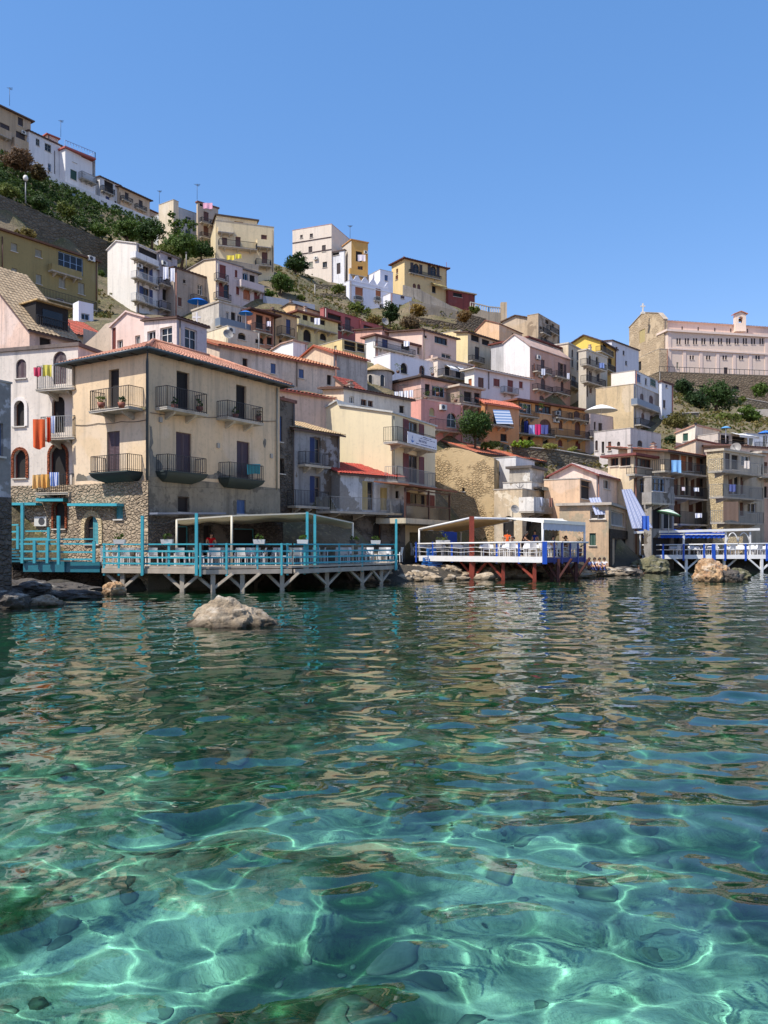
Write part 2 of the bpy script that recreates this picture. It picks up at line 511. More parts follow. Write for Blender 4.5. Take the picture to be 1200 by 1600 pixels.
def pipe(parent, fc, px, y0, y1, r=.05, col=(120, 104, 92), k=.09):
    t, z0 = fc.tz(px, y0); _, z1 = fc.tz(px, y1)
    mb = MB(); mb.tube([fc.pt(t, z0, k), fc.pt(t, z1, k)], r, 6)
    return mb.build('drain_pipe', plain('pipe_paint', col, .5), parent)

# ------------------------------------------------------------------ roofs
def tile_sheet(mb, e0, e1, r1, r0, tw=.24, mi=0, seg=4, course=.42, hgt=.055):
    """barrel tiles laid between the eave e0-e1 and the ridge r0-r1"""
    e0, e1, r0, r1 = map(Vector, (e0, e1, r0, r1))
    L = (e1 - e0).length; S = ((r0 + r1) / 2 - (e0 + e1) / 2).length
    nu = max(3, round(L / tw)); nv = max(2, round(S / course))
    n = (e1 - e0).cross(r0 - e0)
    if n.length < 1e-6: n = (e1 - e0).cross(r1 - e0)
    n.normalize()
    if n.z < 0: n = -n
    base = len(mb.v); W = nu * seg
    rows = []
    for j in range(nv):
        rows += [(j / nv, .028), ((j + 1) / nv - .001 / nv, .0)]
    for v, lift in rows:
        for i in range(W + 1):
            u = i / W
            p = (e0.lerp(e1, u)).lerp(r0.lerp(r1, u), v)
            ph = (i % seg) / seg
            mb.v.append(tuple(p + n * (hgt * abs(math.sin(ph * math.pi)) + lift)))
    for j in range(len(rows) - 1):
        for i in range(W):
            a = base + j * (W + 1) + i
            mb.f.append((a, a + 1, a + W + 2, a + W + 1)); mb.m.append(mi); mb.sm.append(False)

def slab(mb, pts, th, mi=0):
    a = [Vector(p) for p in pts]; b = [p - Vector((0, 0, th)) for p in a]
    mb.poly(a, mi); mb.poly(b[::-1], mi)
    for i in range(len(a)):
        j = (i + 1) % len(a); mb.poly([a[i], a[j], b[j], b[i]], mi)

HOUSES = {}
CTRL = []      # terrain control points

def house(key, name, label, cat, D, th, xl, xc, xr, yt, yb, wall, roof='flat', rcol=None, L='', Rr='', wl=8., wr=8., ov=.35, pitch=16,
          ext=5., Lw=None, ttop=None, ltop=None, tile=None, group=None, dirt=.5, worn=None, tdrop=0, fascia=(96, 70, 58), base=None):
    th_ = R(th)
    rv = (math.cos(th_), math.sin(th_)); lv = (-math.sin(th_), math.cos(th_))
    ox = (xc - CX) / F * D; o = (ox, D)
    FR = Fac(o, rv, (math.sin(th_), -math.cos(th_)))
    FL = Fac(o, lv, (-math.cos(th_), -math.sin(th_)))
    if xr is not None: wr = FR.t(xr)
    if xl is not None: wl = FL.t(xl)
    if isinstance(yt, tuple): t_, z1 = FR.tz(*yt)
    else: z1 = EYE + (HY - yt) / F * D
    zb = EYE + (HY - yb) / F * D
    z0 = zb - ext
    root = thing(name, (ox, D, zb), label, cat, group)
    near = D < 62
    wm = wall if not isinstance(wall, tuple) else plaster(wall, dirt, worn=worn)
    lm = wm if Lw is None else (plaster(Lw, dirt) if isinstance(Lw, tuple) else Lw)  # some Lw tones paint sunlit left walls lighter than shaded right ones
    feats = {'R': [], 'L': []}; holes = {'R': [], 'L': []}
    for side, fc, spec in (('R', FR, Rr), ('L', FL, L)):
        for it in spec.split(';'):
            p = it.split()
            if not p: continue
            head = p[0].split('/'); code = head[0]; colr = head[1] if len(head) > 1 else None
            nums = [float(q) for q in p[1:]]
            arch = code.startswith('^'); code = code.lstrip('^')
            feats[side].append((code, colr, arch, nums))
            if code in ('s', 'o', 'w', 'd', 'g', 'h'):
                xa, ya, xb, yb_ = nums[:4]
                ta, tb = sorted((fc.t(xa), fc.t(xb)))
                Dm = fc.D((ta + tb) / 2)
                za, zb_ = EYE + (HY - yb_) / F * Dm, EYE + (HY - ya) / F * Dm
                lo, hi = .06, (wr if side == 'R' else wl) - .06
                ta, tb = max(ta, lo), min(tb, hi)
                if tb - ta > .1:
                    holes[side].append((ta, tb, za, min(zb_, z1 - .05) if not (ttop if side == 'R' else ltop) else zb_, arch))
                    feats[side][-1] = (code, colr, arch, holes[side][-1][:4])
                else: feats[side].pop()
    def prof(fc, top, w):
        if not top: return None, z1
        q = sorted(fc.tz(*p) for p in top)
        q[0] = (0 if q[0][0] < w * .12 else q[0][0], q[0][1]); q[-1] = (w, q[-1][1])
        return q, min(v for _, v in q)
    pr, zr1 = prof(FR, ttop, wr); pl, zl1 = prof(FL, ltop, wl)
    if pl:
        pl[0] = (0, pl[0][1])
        if roof != 'none':
            roof = 'prof'
            if not pr: z1 = zr1 = pl[0][1]
    mb = MB()
    wall_face(mb, FR, 0, wr, z0, zr1, holes['R'], 0, pr)
    wall_face(mb, FL, 0, wl, z0, zl1, holes['L'], 1, pl)
    W = lambda r, l, z: Vector((ox + rv[0] * r + lv[0] * l, D + rv[1] * r + lv[1] * l, z))
    mb.poly([W(wr, 0, z0), W(wr, wl, z0), W(wr, wl, z1), W(wr, 0, z1)], 0)
    mb.poly([W(0, wl, z0), W(wr, wl, z0), W(wr, wl, z1), W(0, wl, z1)], 0)
    tp = math.tan(R(pitch))
    if roof == 'gR':
        hz = wl / 2 * tp
        for r in (0, wr): mb.poly([W(r, 0, z1), W(r, wl, z1), W(r, wl / 2, z1 + hz)], 1)
    elif roof == 'gL':
        hz = wr / 2 * tp
        for l in (0, wl): mb.poly([W(0, l, z1), W(wr, l, z1), W(wr / 2, l, z1 + hz)], 0)
    elif roof == 'sR':
        hz = wl * tp
        for r in (0, wr): mb.poly([W(r, 0, z1), W(r, wl, z1), W(r, wl, z1 + hz)], 1)
        mb.poly([W(0, wl, z1), W(wr, wl, z1), W(wr, wl, z1 + hz), W(0, wl, z1 + hz)], 0)
    elif roof == 'sL':
        hz = wr * tp
        for l in (0, wl): mb.poly([W(0, l, z1), W(wr, l, z1), W(wr, l, z1 + hz)], 0)
        mb.poly([W(wr, 0, z1), W(wr, wl, z1), W(wr, wl, z1 + hz), W(wr, 0, z1 + hz)], 0)
    elif roof == 'par':
        mb.poly([W(0, 0, z1 - .5), W(wr, 0, z1 - .5), W(wr, wl, z1 - .5), W(0, wl, z1 - .5)], 0)
        for (r0, r1, l0, l1) in ((0, wr, 0, 0), (0, 0, 0, wl)): pass
    if roof == 'prof':
        for (a, za), (b, zb_) in zip(pl, pl[1:]):
            mb.poly([W(wr, a, zl1 - .01), W(wr, b, zl1 - .01), W(wr, b, zb_), W(wr, a, za)], 1)
    if roof == 'none' and not ltop:
        mb.poly([W(0, 0, z1), W(wr, 0, z1), W(wr, wl, z1), W(0, wl, z1)], 0)
    wo = mb.build('wall', [wm, lm], root)
    # roof
    rb = MB(); tm = tilemat(rcol or (196, 112, 76)); fm = plain('eave_board', fascia, .7)
    tw = tile or (.24 if D < 55 else .34 if D < 85 else .55); sg = 4 if D < 85 else 2
    def pitched(e0, e1, r1, r0):
        slab(rb, [e0, e1, r1, r0], .12, 1)
        up = Vector((0, 0, .012))
        tile_sheet(rb, e0 + up, e1 + up, r1 + up, r0 + up, tw, 0, sg, .42 if D < 85 else .9)
    if roof == 'flat':
        slab(rb, [W(-ov, -ov, z1 + .2), W(wr + ov, -ov, z1 + .2), W(wr + ov, wl + ov, z1 + .2), W(-ov, wl + ov, z1 + .2)], .2, 0)
        rb.build('roof', plaster(rcol or (190, 180, 165), .6), root)
    elif roof == 'prof':
        k = .14
        for i, ((a, za), (b, zb_)) in enumerate(zip(pl, pl[1:])):
            if b - a < .05: continue
            sl = (zb_ - za) / (b - a)
            a2 = a - (k if i == 0 else 0); b2 = b + (k if i == len(pl) - 2 else 0)
            A, B = za + sl * (a2 - a) + .13, zb_ + sl * (b2 - b) + .13
            slab(rb, [W(-k, a2, A), W(wr + k, a2, A), W(wr + k, b2, B), W(-k, b2, B)], .128, 0)
        rb.build('roof', plaster(rcol or (190, 180, 165), .6), root)
    elif roof == 'par':
        cw, ch = .26, .07
        for (r0, r1, l0, l1) in ((-.04, wr + .04, -.04, cw), (-.04, wr + .04, wl - cw, wl + .04), (-.04, cw, cw, wl - cw), (wr - cw, wr + .04, cw, wl - cw)):
            rb.box(W(r0, l0, z1 + .002), W(r1, l0, 0) - W(r0, l0, 0), W(r0, l1, 0) - W(r0, l0, 0), (0, 0, ch), 0)
        rb.build('parapet_cap', plaster(rcol or (190, 180, 165), .6), root)
    elif roof == 'gR':
        dz = ov * tp
        pitched(W(-ov, -ov, z1 - dz + .13), W(wr + ov, -ov, z1 - dz + .13), W(wr + ov, wl / 2, z1 + hz + .13), W(-ov, wl / 2, z1 + hz + .13))
        pitched(W(wr + ov, wl + ov, z1 - dz + .13), W(-ov, wl + ov, z1 - dz + .13), W(-ov, wl / 2, z1 + hz + .13), W(wr + ov, wl / 2, z1 + hz + .13))
        rb.build('roof', [tm, fm], root)
    elif roof == 'gL':
        dz = ov * tp
        pitched(W(-ov, wl + ov, z1 - dz + .13), W(-ov, -ov, z1 - dz + .13), W(wr / 2, -ov, z1 + hz + .13), W(wr / 2, wl + ov, z1 + hz + .13))
        pitched(W(wr + ov, -ov, z1 - dz + .13), W(wr + ov, wl + ov, z1 - dz + .13), W(wr / 2, wl + ov, z1 + hz + .13), W(wr / 2, -ov, z1 + hz + .13))
        rb.build('roof', [tm, fm], root)
    elif roof == 'sR':
        dz = ov * tp
        pitched(W(-ov, -ov, z1 - dz + .13), W(wr + ov, -ov, z1 - dz + .13), W(wr + ov, wl + ov, z1 + hz + dz + .13), W(-ov, wl + ov, z1 + hz + dz + .13))
        rb.build('roof', [tm, fm], root)
    elif roof == 'sL':
        dz = ov * tp
        pitched(W(-ov, wl + ov, z1 - dz + .13), W(-ov, -ov, z1 - dz + .13), W(wr + ov, -ov, z1 + hz + dz + .13), W(wr + ov, wl + ov, z1 + hz + dz + .13))
        rb.build('roof', [tm, fm], root)
    elif roof == 'hip':
        dz = ov * tp; zt = z1 - dz + .14
        m = min(wr, wl) / 2 + ov; hz = m * tp
        c = [W(-ov, -ov, zt), W(wr + ov, -ov, zt), W(wr + ov, wl + ov, zt), W(-ov, wl + ov, zt)]
        if wr >= wl: a, b = W(m - ov, wl / 2, zt + hz), W(wr + ov - m, wl / 2, zt + hz); tri = ((c[0], c[1], b, a), (c[2], c[3], a, b), (c[3], c[0], a, a), (c[1], c[2], b, b))
        else: a, b = W(wr / 2, m - ov, zt + hz), W(wr / 2, wl + ov - m, zt + hz); tri = ((c[0], c[1], a, a), (c[2], c[3], b, b), (c[3], c[0], a, b), (c[1], c[2], b, a))
        for q in tri:
            up = Vector((0, 0, .012)); tile_sheet(rb, q[0] + up, q[1] + up, q[2] + up, q[3] + up, tw, 0, sg, .42 if D < 85 else .9)
        slab(rb, c, .11, 1)
        for p0, p1 in ((c[0], a), (c[1], b if wr >= wl else a), (a, b)):
            if (p1 - p0).length > .1: rb.tube([p0 + Vector((0, 0, .09)), p1 + Vector((0, 0, .09))], .1, 6, 0)
        rb.build('roof', [tm, fm], root)
    for side, fc in (('R', FR), ('L', FL)):
        w_ = wr if side == 'R' else wl
        for code, colr, arch, q in feats[side]:
            if code in ('s', 'o', 'w', 'd', 'g', 'h'): window(root, fc, q, code, arch, colr, near)
            elif code in ('b', 'B', 'u', 'bw', 'bl', 'g2'):
                st = {'b': 'i', 'B': 'B', 'u': 'u', 'bw': 'w', 'bl': 'l', 'g2': 'g'}[code]
                balcony(root, fc, q[0], q[1], q[2], q[3], q[4] if len(q) > 4 else .9, st, wm)
            elif code == 'k': ac_unit(root, fc, q[0], q[1])
            elif code == 'p': pipe(root, fc, q[0], q[1], q[2], col=SH.get(colr, (120, 104, 92)))
            elif code == 'c':           # string course at pixel height, between x0..x1
                t0, z = fc.tz(q[0], q[2]); t1 = fc.t(q[1]); t0, t1 = sorted((max(0, min(w_, t0)), max(0, min(w_, t1))))
                m_ = MB(); m_.box(fc.pt(t0, z - .07, .002), fc.dv * (t1 - t0), fc.nv * .08, (0, 0, .14)); m_.build('string_course', plaster(SH.get(colr, (200, 186, 160)), .5), root)
            elif code == 'n':           # canopy / awning: x0 x1 ytop yfront depth
                t0, z = fc.tz(q[0], q[2]); t1 = fc.t(q[1]); t0, t1 = sorted((t0, t1)); dp = q[4] if len(q) > 4 else 1.
                fo = fc.out(dp); zf = EYE + (HY - q[3]) / F * fo.D((t0 + t1) / 2)
                m_ = MB(); m_.grid(lambda u, v: fc.pt(t0 + (t1 - t0) * u, z + (zf - z) * v + .03 * math.sin(u * 12), .03 + dp * v), 10, 4)
                m_.prism([fc.pt(t0, zf - .25, dp), fc.pt(t1, zf - .25, dp), fc.pt(t1, zf, dp), fc.pt(t0, zf, dp)], fc.nv * .02)
                m_.build('awning', cloth(SH.get(colr, (226, 214, 180))), root)
    rq = random.Random(key)
    if roof in ('flat', 'gR', 'sR', 'hip', 'prof', 'sL') and rq.random() < .22 and wr > 3.5 and D > 60:
        r_, l_ = wr * rq.uniform(.2, .8), min(wl * .6, 3.2); cm = MB(); s_ = rq.uniform(.2, .28)
        base = W(r_, l_, z1 - .3); hh_ = .9 + (wl * .5 * tp if roof in ('gR', 'sR') else .3)
        cm.cbox(base + Vector((0, 0, hh_ / 2)), s_ * 1.6, s_ * 1.6, hh_, 0, th_); cm.cbox(base + Vector((0, 0, hh_ + .05)), s_ * 2.1, s_ * 2.1, .09, 1, th_)
        cm.cbox(base + Vector((0, 0, hh_ + .2)), s_ * 1.1, s_ * 1.1, .2, 0, th_); cm.cbox(base + Vector((0, 0, hh_ + .34)), s_ * 1.8, s_ * 1.8, .06, 1, th_)
        cm.build('chimney', [plaster((206, 190, 168), .8), plaster((176, 140, 116), .8)], root)
    if 'p' not in [f_[0] for f_ in feats['R']] and rq.random() < .6 and D > 50 and roof != 'none':
        cm = MB(); t_ = .25 if rq.random() < .5 else wr - .25
        cm.tube([FR.pt(t_, z1 - .05, .1), FR.pt(t_, z0 + 1, .1)], .05 if D < 90 else .065, 6); cm.build('drain_pipe', plain('pipe_paint', rq.choice([(120, 104, 92), (150, 96, 76), (170, 164, 156)]), .5), root)
    CTRL.append((ox, D, zb - tdrop))
    h = {'root': root, 'R': FR, 'L': FL, 'z0': z0, 'z1': z1, 'zb': zb, 'wr': wr, 'wl': wl, 'W': W, 'wm': wm}
    HOUSES[key] = h
    return h
# ------------------------------------------------------------------ houses, front row first
RUB = stonemat((200, 180, 152), (146, 128, 108), 4.8, .66, .12)
RUBT = stonemat((206, 180, 138), (184, 156, 118), 5.5, .72, .1, cover=.34)
GST = stonemat((120, 112, 102), (82, 76, 70), 4.6, cover=.3)
DST = stonemat((104, 92, 80), (70, 62, 56), 4.)
LST = stonemat((226, 206, 166), (190, 168, 130), 6.5, .8, .05)
CST = stonemat((208, 186, 154), (190, 166, 136), 2.2, .85, .08, cover=.25)
H = house
H('edge', 'stone_house', 'tall pale grey house end with stone base cut off at left edge of the water', 'house', 27, 62, None, -75, 17, (17, 600), 905,
  (196, 192, 190), 'par', worn=(150, 146, 140), Rr='w/nb -22 660 5 712', wl=6, dirt=.6, ext=1.2)
H('white', 'tall_house', 'tall off-white house with arched windows and towels drying on three balconies', 'house', 44, 74, -8, 122, None, 541, 860,
  (228, 214, 196), 'flat', rcol=(120, 106, 98), wr=5, ov=.12, dirt=.5,
  L='^s/pu 25 561 41 591; ^s/pu 83 549 104 600; bl 56 116 606 570 1.0; ^d/br 23 626 39 666; ^d/br 81 619 101 676; bl 62 116 683 650 1.0; ^d/rd 22 703 41 747; ^d/rd 78 696 104 768; b 56 116 769 741 .9; k 70 815')
H('yellow', 'corner_house', 'big cream yellow house on the shore with tiled hip roof and dark iron balconies', 'house', 40, 58, 113, 232, 437, 545, 893,
  (230, 198, 152), 'hip', ov=.55, pitch=23, dirt=.4, fascia=(52, 62, 66), rcol=(216, 150, 120), worn=None, ext=3.2,
  L='d 170 577 186 638; b 139 201 638 606 .95; s/pu 167 674 187 738; u 140 199 739 711 .95; c/cr 204 232 641',
  Rr='d 276 581 296 641; b 261 325 641 609 .85; d 369 602 385 656; b 356 412 656 631 .85; s/pu 275 676 299 740; u 262 324 740 713 .85; s/pu 370 690 390 749; u 359 413 750 725 .85; d 278 776 296 800; s/nb 370 780 384 803; p/gy 431 606 765')
H('strip', 'narrow_house', 'narrow rough stone house squeezed beside the yellow corner house', 'house', 50.1, 58, None, 430, 461, (450, 628), 800,
  GST, 'flat', rcol=(150, 90, 70), Rr='s/nb 432 650 441 690; d 436 716 444 740', wl=4, ov=.1)
H('ruin', 'old_house', 'weathered grey house with peeling plaster and low tan tile roof', 'house', 51.5, 50, None, 459, 531, (461, 671), 803,
  (160, 158, 156), 'sR', wl=3.6, pitch=17, ov=.3, worn=(112, 100, 88), dirt=.8, rcol=(214, 178, 132),
  Rr='h/bl 484 684 501 724; b 477 517 727 707 .7; h/bl 484 744 501 786; b 462 515 791 767 .8')
H('redshed', 'small_house', 'small whitewashed house with red tin roof and wide old balcony', 'house', 53.5, 42, None, 531, 632, (570, 744), 803,
  (204, 206, 208), 'sR', wl=2.6, pitch=20, ov=.2, rcol=(196, 74, 58), dirt=.8, worn=(150, 146, 140),
  Rr='h/cr 566 752 584 797; s/cr 594 762 606 797; d 618 767 624 779; bl 516 628 800 778 1.5; ^d 583 816 595 850')
H('sign', 'tall_house', 'tall cream house with plain sunlit side wall and a banner on its balcony', 'house', 57, 62, 480, 612, 680, 645, 880,
  (232, 212, 166), 'flat', rcol=(196, 194, 184), ov=.18, dirt=.15, ltop=[(612, 645), (530, 634), (527, 627), (478, 656)],
  Rr='o/rd 638 659 654 694; b 621 682 697 675 1.1; o/rd 638 711 654 755; bl 621 682 757 734 1.0; o/rd 640 771 666 808; d 640 832 664 880; d 670 834 678 880; p/gy 614 650 760')
H('rubble', 'ruined_house', 'roofless tan rubble stone ruin behind the tan canopy', 'ruin', 65.5, 72, 676, 772, None, 716, 870,
  RUBT, 'none', wr=6, ltop=[(772, 716), (752, 711), (733, 704), (715, 700), (700, 699), (688, 703), (676, 708)], L='d 722 762 726 768')
H('iw0', 'terrace_house', 'small white terraced house with toothed parapet beside the stone ruin', 'house', 67, 60, 770, 806, 835, 714, 760,
  (228, 224, 218), 'par', L='s/dk 776 737 781 743', dirt=.5)
H('iw3', 'shed_house', 'streaky concrete upper room with dark roof above the white starred wall', 'house', 65, 58, 796, 828, 850, 731, 770,
  (196, 184, 164), 'flat', worn=(226, 220, 208), rcol=(110, 100, 92), dirt=.9, ov=.25)
H('iw2', 'terrace_house', 'shabby white house with a star on its sunlit wall and open side balconies', 'house', 63, 58, 786, 831, 874, 753, 810,
  (226, 220, 210), 'par', worn=(176, 164, 146), dirt=.9, Rr='d 834 764 842 776; d 846 768 852 782; s/gy 856 768 866 780; B 834 873 800 779 1.2; n/gy 832 872 760 764 .8')
H('iw1', 'terrace_house', 'beige arcaded house with walled terrace behind the white awning', 'house', 61, 58, 772, 816, 880, 764, 882,
  (214, 190, 152), 'par', dirt=.8, worn=(230, 216, 190), L='^d 786 806 803 838', Rr='^d 822 806 838 850; s/br 848 812 858 850; ^d 862 816 874 852')
H('terra', 'long_house', 'long low house with bright terracotta roof above the stone ruin', 'house', 77, 46, None, 744, 882, (768, 711), 745,
  (216, 200, 168), 'sR', wl=5, pitch=19, ov=.4, rcol=(216, 118, 84), Rr='w 792 716 813 726; d 818 719 823 727; d 836 724 845 735; d 862 729 868 736')
H('peach1', 'shore_house', 'beige shore house with green shutter above bathers on the rocks', 'house', 60, 66, 874, 951, 992, 789, 886,
  (214, 178, 136), 'flat', ov=.25, rcol=(196, 180, 160), dirt=.7, worn=(188, 170, 142), L='w/wh 922 797 946 811; s/gn 921 833 931 852', Rr='w 955 800 975 822; d 960 840 984 880', ext=3)
H('peach2', 'terrace_house', 'peach walled house with a blue striped blind over its terrace', 'house', 62.5, 60, 850, 906, 953, 748, 850,
  (232, 190, 146), 'par', dirt=.5, Rr='d 908 752 946 782; s/gy 948 760 952 780')
H('peach3', 'gabled_house', 'house with pale pink gable and corrugated pink roof', 'house', 65, 58, 858, 932, 975, 742, 800,
  (232, 206, 186), 'gR', pitch=24, ov=.3, rcol=(226, 196, 184), fascia=(140, 74, 66), tile=.5, Rr='w 943 749 953 764')
H('veranda', 'terrace_house', 'beige terraced house with dark glazed veranda under a red edged roof', 'house', 69, 45, 950, 990, 1024, 712, 865,
  (222, 198, 158), 'flat', ov=.5, rcol=(138, 70, 62), dirt=.5, L='w/br 954 714 966 728; w/br 969 714 985 728', Rr='w/br 992 716 1018 730; b 992 1022 742 732 .8; w/lb 1000 748 1016 770')
H('panel', 'terrace_house', 'small house with blue grey panel wall and white balcony under the apartments', 'house', 67, 38, 1006, 1018, 1053, 745, 884,
  (160, 152, 142), 'par', dirt=.9, worn=(112, 104, 94), Rr='w/lb 1019 747 1039 768; B 1018 1054 786 770 .9; d 1020 792 1033 826; d 1037 796 1050 826; d 1020 840 1048 868')
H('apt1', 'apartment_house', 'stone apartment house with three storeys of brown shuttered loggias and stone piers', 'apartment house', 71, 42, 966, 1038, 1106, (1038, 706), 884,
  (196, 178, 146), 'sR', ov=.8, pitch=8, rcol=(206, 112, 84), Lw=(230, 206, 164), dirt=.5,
  Rr='s/br 1047 709 1062 736; s/or 1064 709 1073 736; s/br 1075 709 1083 736; h/or 1088 711 1101 737; b 1039 1105 739 722 1.2; s/br 1048 745 1060 774; s/br 1063 745 1070 774; d 1071 746 1077 774; s/br 1079 745 1086 775; h/br 1088 747 1101 776; b 1049 1106 778 760 1.2; s/br 1053 783 1064 818; s/br 1076 784 1084 800; s/br 1087 784 1098 804; b 1062 1106 819 800 1.2')
H('apt3', 'apartment_house', 'right wing', 'house', 72.8, 40, 1104, 1130, 1194, (1130, 704), 884, (196, 182, 156), 'flat', ov=.15, rcol=(206, 190, 160), Lw=LST,
  Rr='s/dk 1133 708 1141 734; d 1143 711 1154 734; w 1158 712 1172 728; bl 1128 1192 739 721 1.3; s/br 1138 743 1145 772; d 1147 744 1154 772; s/br 1157 746 1162 772; bl 1130 1193 778 759 1.3; s/br 1156 785 1162 806; w 1168 786 1182 802; bl 1132 1194 817 799 1.3')
H('rightedge', 'terrace_house', 'pinkish house end right of the stone apartment block', 'house', 78, 25, None, 1190, 1260, (1188, 708), 884, (222, 180, 150), 'flat', Rr='s/br 1194 722 1199 740; d 1193 760 1199 778; bl 1190 1230 745 730 1', wl=6)
# ------------------------------------------------------------------ middle rows, left
H('nn', 'gabled_house', 'pinkish house with steep tan tiled roof and recessed roof terrace', 'house', 56, 56, -30, 46, 117, (60, 517), 560,
  (224, 190, 168), 'sR', wl=4.4, pitch=42, ov=.35, rcol=(186, 158, 124), dirt=.8, Rr='d 62 528 80 545')
H('oo', 'tiled_house', 'low house with fresh red tiled roof below the olive house', 'house', 68, 45, None, 92, 172, (120, 524), 550, (206, 176, 140), 'sR', wl=5.5, pitch=25, ov=.3, rcol=(206, 98, 74))
H('cube', 'rooftop_room', 'plain white rooftop room in front of the olive house', 'rooftop room', 76, 45, 114, 123, 146, 470, 500, (232, 232, 236), 'none', Rr='w/lb 127 490 140 500', dirt=.1)
H('ll1', 'tall_house', 'pale pink house with shaded side painted grey and white windows just above the yellow house roof', 'house', 57.5, 58, 225, 276, 323, 498, 560,
  (198, 192, 196), 'sR', wl=6, pitch=5, ov=.2, rcol=(140, 84, 70), Lw=(240, 218, 206), dirt=.7, L='w/wh 230 517 243 536; w/wh 250 511 269 537', Rr='w/wh 289 514 308 548')  # right wall's grey is shade put into the colour
H('ll2', 'gabled_house', 'pink gabled house wing with white window and dark red door', 'house', 61, 60, 174, 226, None, 495, 560, (240, 204, 186), 'flat', wr=5, ov=.05, rcol=(236, 196, 180), dirt=.2,
  ltop=[(226, 496), (214, 493), (198, 488), (176, 509), (174, 511)], L='s/rd 175 512 181 550; w/wh 211 524 219 538; w/wh 183 531 192 544')
H('ll3', 'garden_wall_house', 'bare beige wall house left of the pink gable', 'house', 63, 60, 130, 176, None, 504, 560, (214, 190, 164), 'none', wr=4, dirt=.6, ltop=[(176, 503), (165, 506), (148, 524), (130, 540)])
H('long', 'long_house', 'long pinkish house with weathered orange tile roof and small blue windows', 'house', 66, 44, None, 343, 523, (345, 541), 608,
  (230, 204, 176), 'sR', wl=4.2, pitch=19, ov=.35, rcol=(216, 140, 96), dirt=.7, Rr='d/br 379 560 387 574; s/nb 423 568 431 584; s/nb 467 577 475 591; d 511 586 518 602; p 463 566 604', fascia=(170, 92, 66))
H('jj', 'chapel', 'small chapel with cream gable, orange tile roof and round apse', 'chapel', 76, 46, 464, 521, 574, 552, 614,
  (196, 186, 172), 'gR', pitch=22, ov=.25, rcol=(214, 128, 88), Lw=(232, 204, 166), dirt=.8, fascia=(176, 92, 66))
H('kk1', 'low_house', 'low house with narrow red roof tucked behind the grey stone strip house', 'house', 56.5, 44, None, 434, 520, (445, 612), 660, (222, 192, 166), 'sR', wl=2.4, pitch=14, ov=.25, rcol=(206, 96, 72), Rr='d 441 619 445 625', fascia=(176, 92, 66))
H('kk2', 'low_house', 'cream house with shaded side painted greyer and thin dark eave right below the chapel', 'house', 62, 44, 504, 537, 642, 608, 665, (214, 202, 182), 'sR', wl=3, pitch=7, ov=.3, rcol=(150, 96, 76), Lw=(238, 208, 168), Rr='w/wh 546 619 553 630; w/br 564 624 573 634; w/br 575 626 583 636; d 624 634 632 646')  # duller right wall has its shade in the colour, left wall its sun
H('kk3', 'lean_to', 'steep dark red tiled lean-to against the chapel wall', 'lean-to', 65, 46, 524, 543, 570, (545, 607), 625, (200, 160, 130), 'sR', wl=2.0, pitch=33, ov=.15, rcol=(150, 62, 48))
H('ff', 'low_house', 'cream house with flat roof and one arched opening behind the long tile roof', 'house', 79, 46, 312, 356, 406, 509, 548, (226, 206, 178), 'par', Lw=(240, 220, 180), L='', Rr='^d 372 520 384 531; k 359 517; d 399 530 405 537', dirt=.6)
H('gg', 'low_house', 'small bright white wall house between long roof and chapel', 'house', 82, 46, 424, 458, 480, 534, 560, (236, 234, 230), 'flat', ov=.1, rcol=(190, 150, 130), dirt=.2, ltop=[(458, 533), (440, 538), (424, 548)])
H('hh', 'low_house', 'small pale yellow house with cluttered dark terrace', 'house', 86, 44, 498, 535, 572, 530, 560, (228, 200, 130), 'par', dirt=.5, L='s/gy 522 540 526 546', Rr='d 538 532 556 548; d 558 536 570 550')
H('ee', 'terrace_house', 'house with streaky concrete side wall and blue parasol terrace', 'house', 90, 47, 300, 342, 398, 472, 522, (206, 196, 180), 'flat', ov=.1, rcol=(190, 176, 156), dirt=.9, Rr='w/wh 353 487 358 500; d 361 488 368 504; w/wh 371 492 379 506; d 385 496 391 509; g2 344 398 514 502 1.0')
H('dd2', 'balcony_house', 'orange house with deep shaded balcony full of laundry', 'house', 92, 48, None, 393, 427, (397, 487), 545, (222, 150, 110), 'flat', ov=.7, rcol=(98, 60, 48), wl=6, Rr='d 400 492 411 514; s/br 415 496 421 516; b 399 426 519 507 1.0; d 406 528 412 538; d 417 527 425 539')
H('dd1', 'balcony_house', 'tan house with one dark blue door over a small iron balcony', 'house', 95, 48, None, 426, 464, (427, 486), 545, (212, 172, 118), 'sR', ov=.3, wl=6, pitch=12, rcol=(150, 110, 80), Rr='s/bl 447 499 454 522; b 440 461 524 511 .9; d 436 531 441 538')
H('bb', 'balcony_house', 'pale yellow house with long balcony and arched doors', 'house', 100, 46, 455, 465, 528, (466, 488), 545, (230, 210, 140), 'flat', ov=.4, rcol=(140, 84, 66), Rr='d 473 492 481 509; s/dk 485 495 492 511; d 500 500 508 515; B 467 528 513 507 .8; ^d 474 515 486 534; ^d 500 521 510 532')
H('cc', 'balcony_house', 'light orange house wedge behind the pale yellow house', 'house', 106, 50, 434, 461, 500, 478, 505, (236, 190, 130), 'sR', ov=.3, pitch=6, rcol=(90, 80, 76), wl=7, ltop=[(461, 476), (451, 475), (434, 485)])
H('aa', 'red_house', 'terracotta red house with shaded loggia', 'house', 108, 48, 500, 506, 565, (506, 481), 535, (186, 96, 90), 'par', rcol=(176, 90, 84), dirt=.2, Rr='d 512 491 533 501; d 526 503 533 516; s/pu 539 496 548 516; b 537 553 517 509 .8')
H('aa2', 'red_house', 'lower terracotta red block with one wide grey window', 'house', 113, 46, None, 563, 599, (564, 501), 540, (186, 96, 90), 'par', rcol=(176, 90, 84), dirt=.2, Rr='w/pu 568 509 583 518')
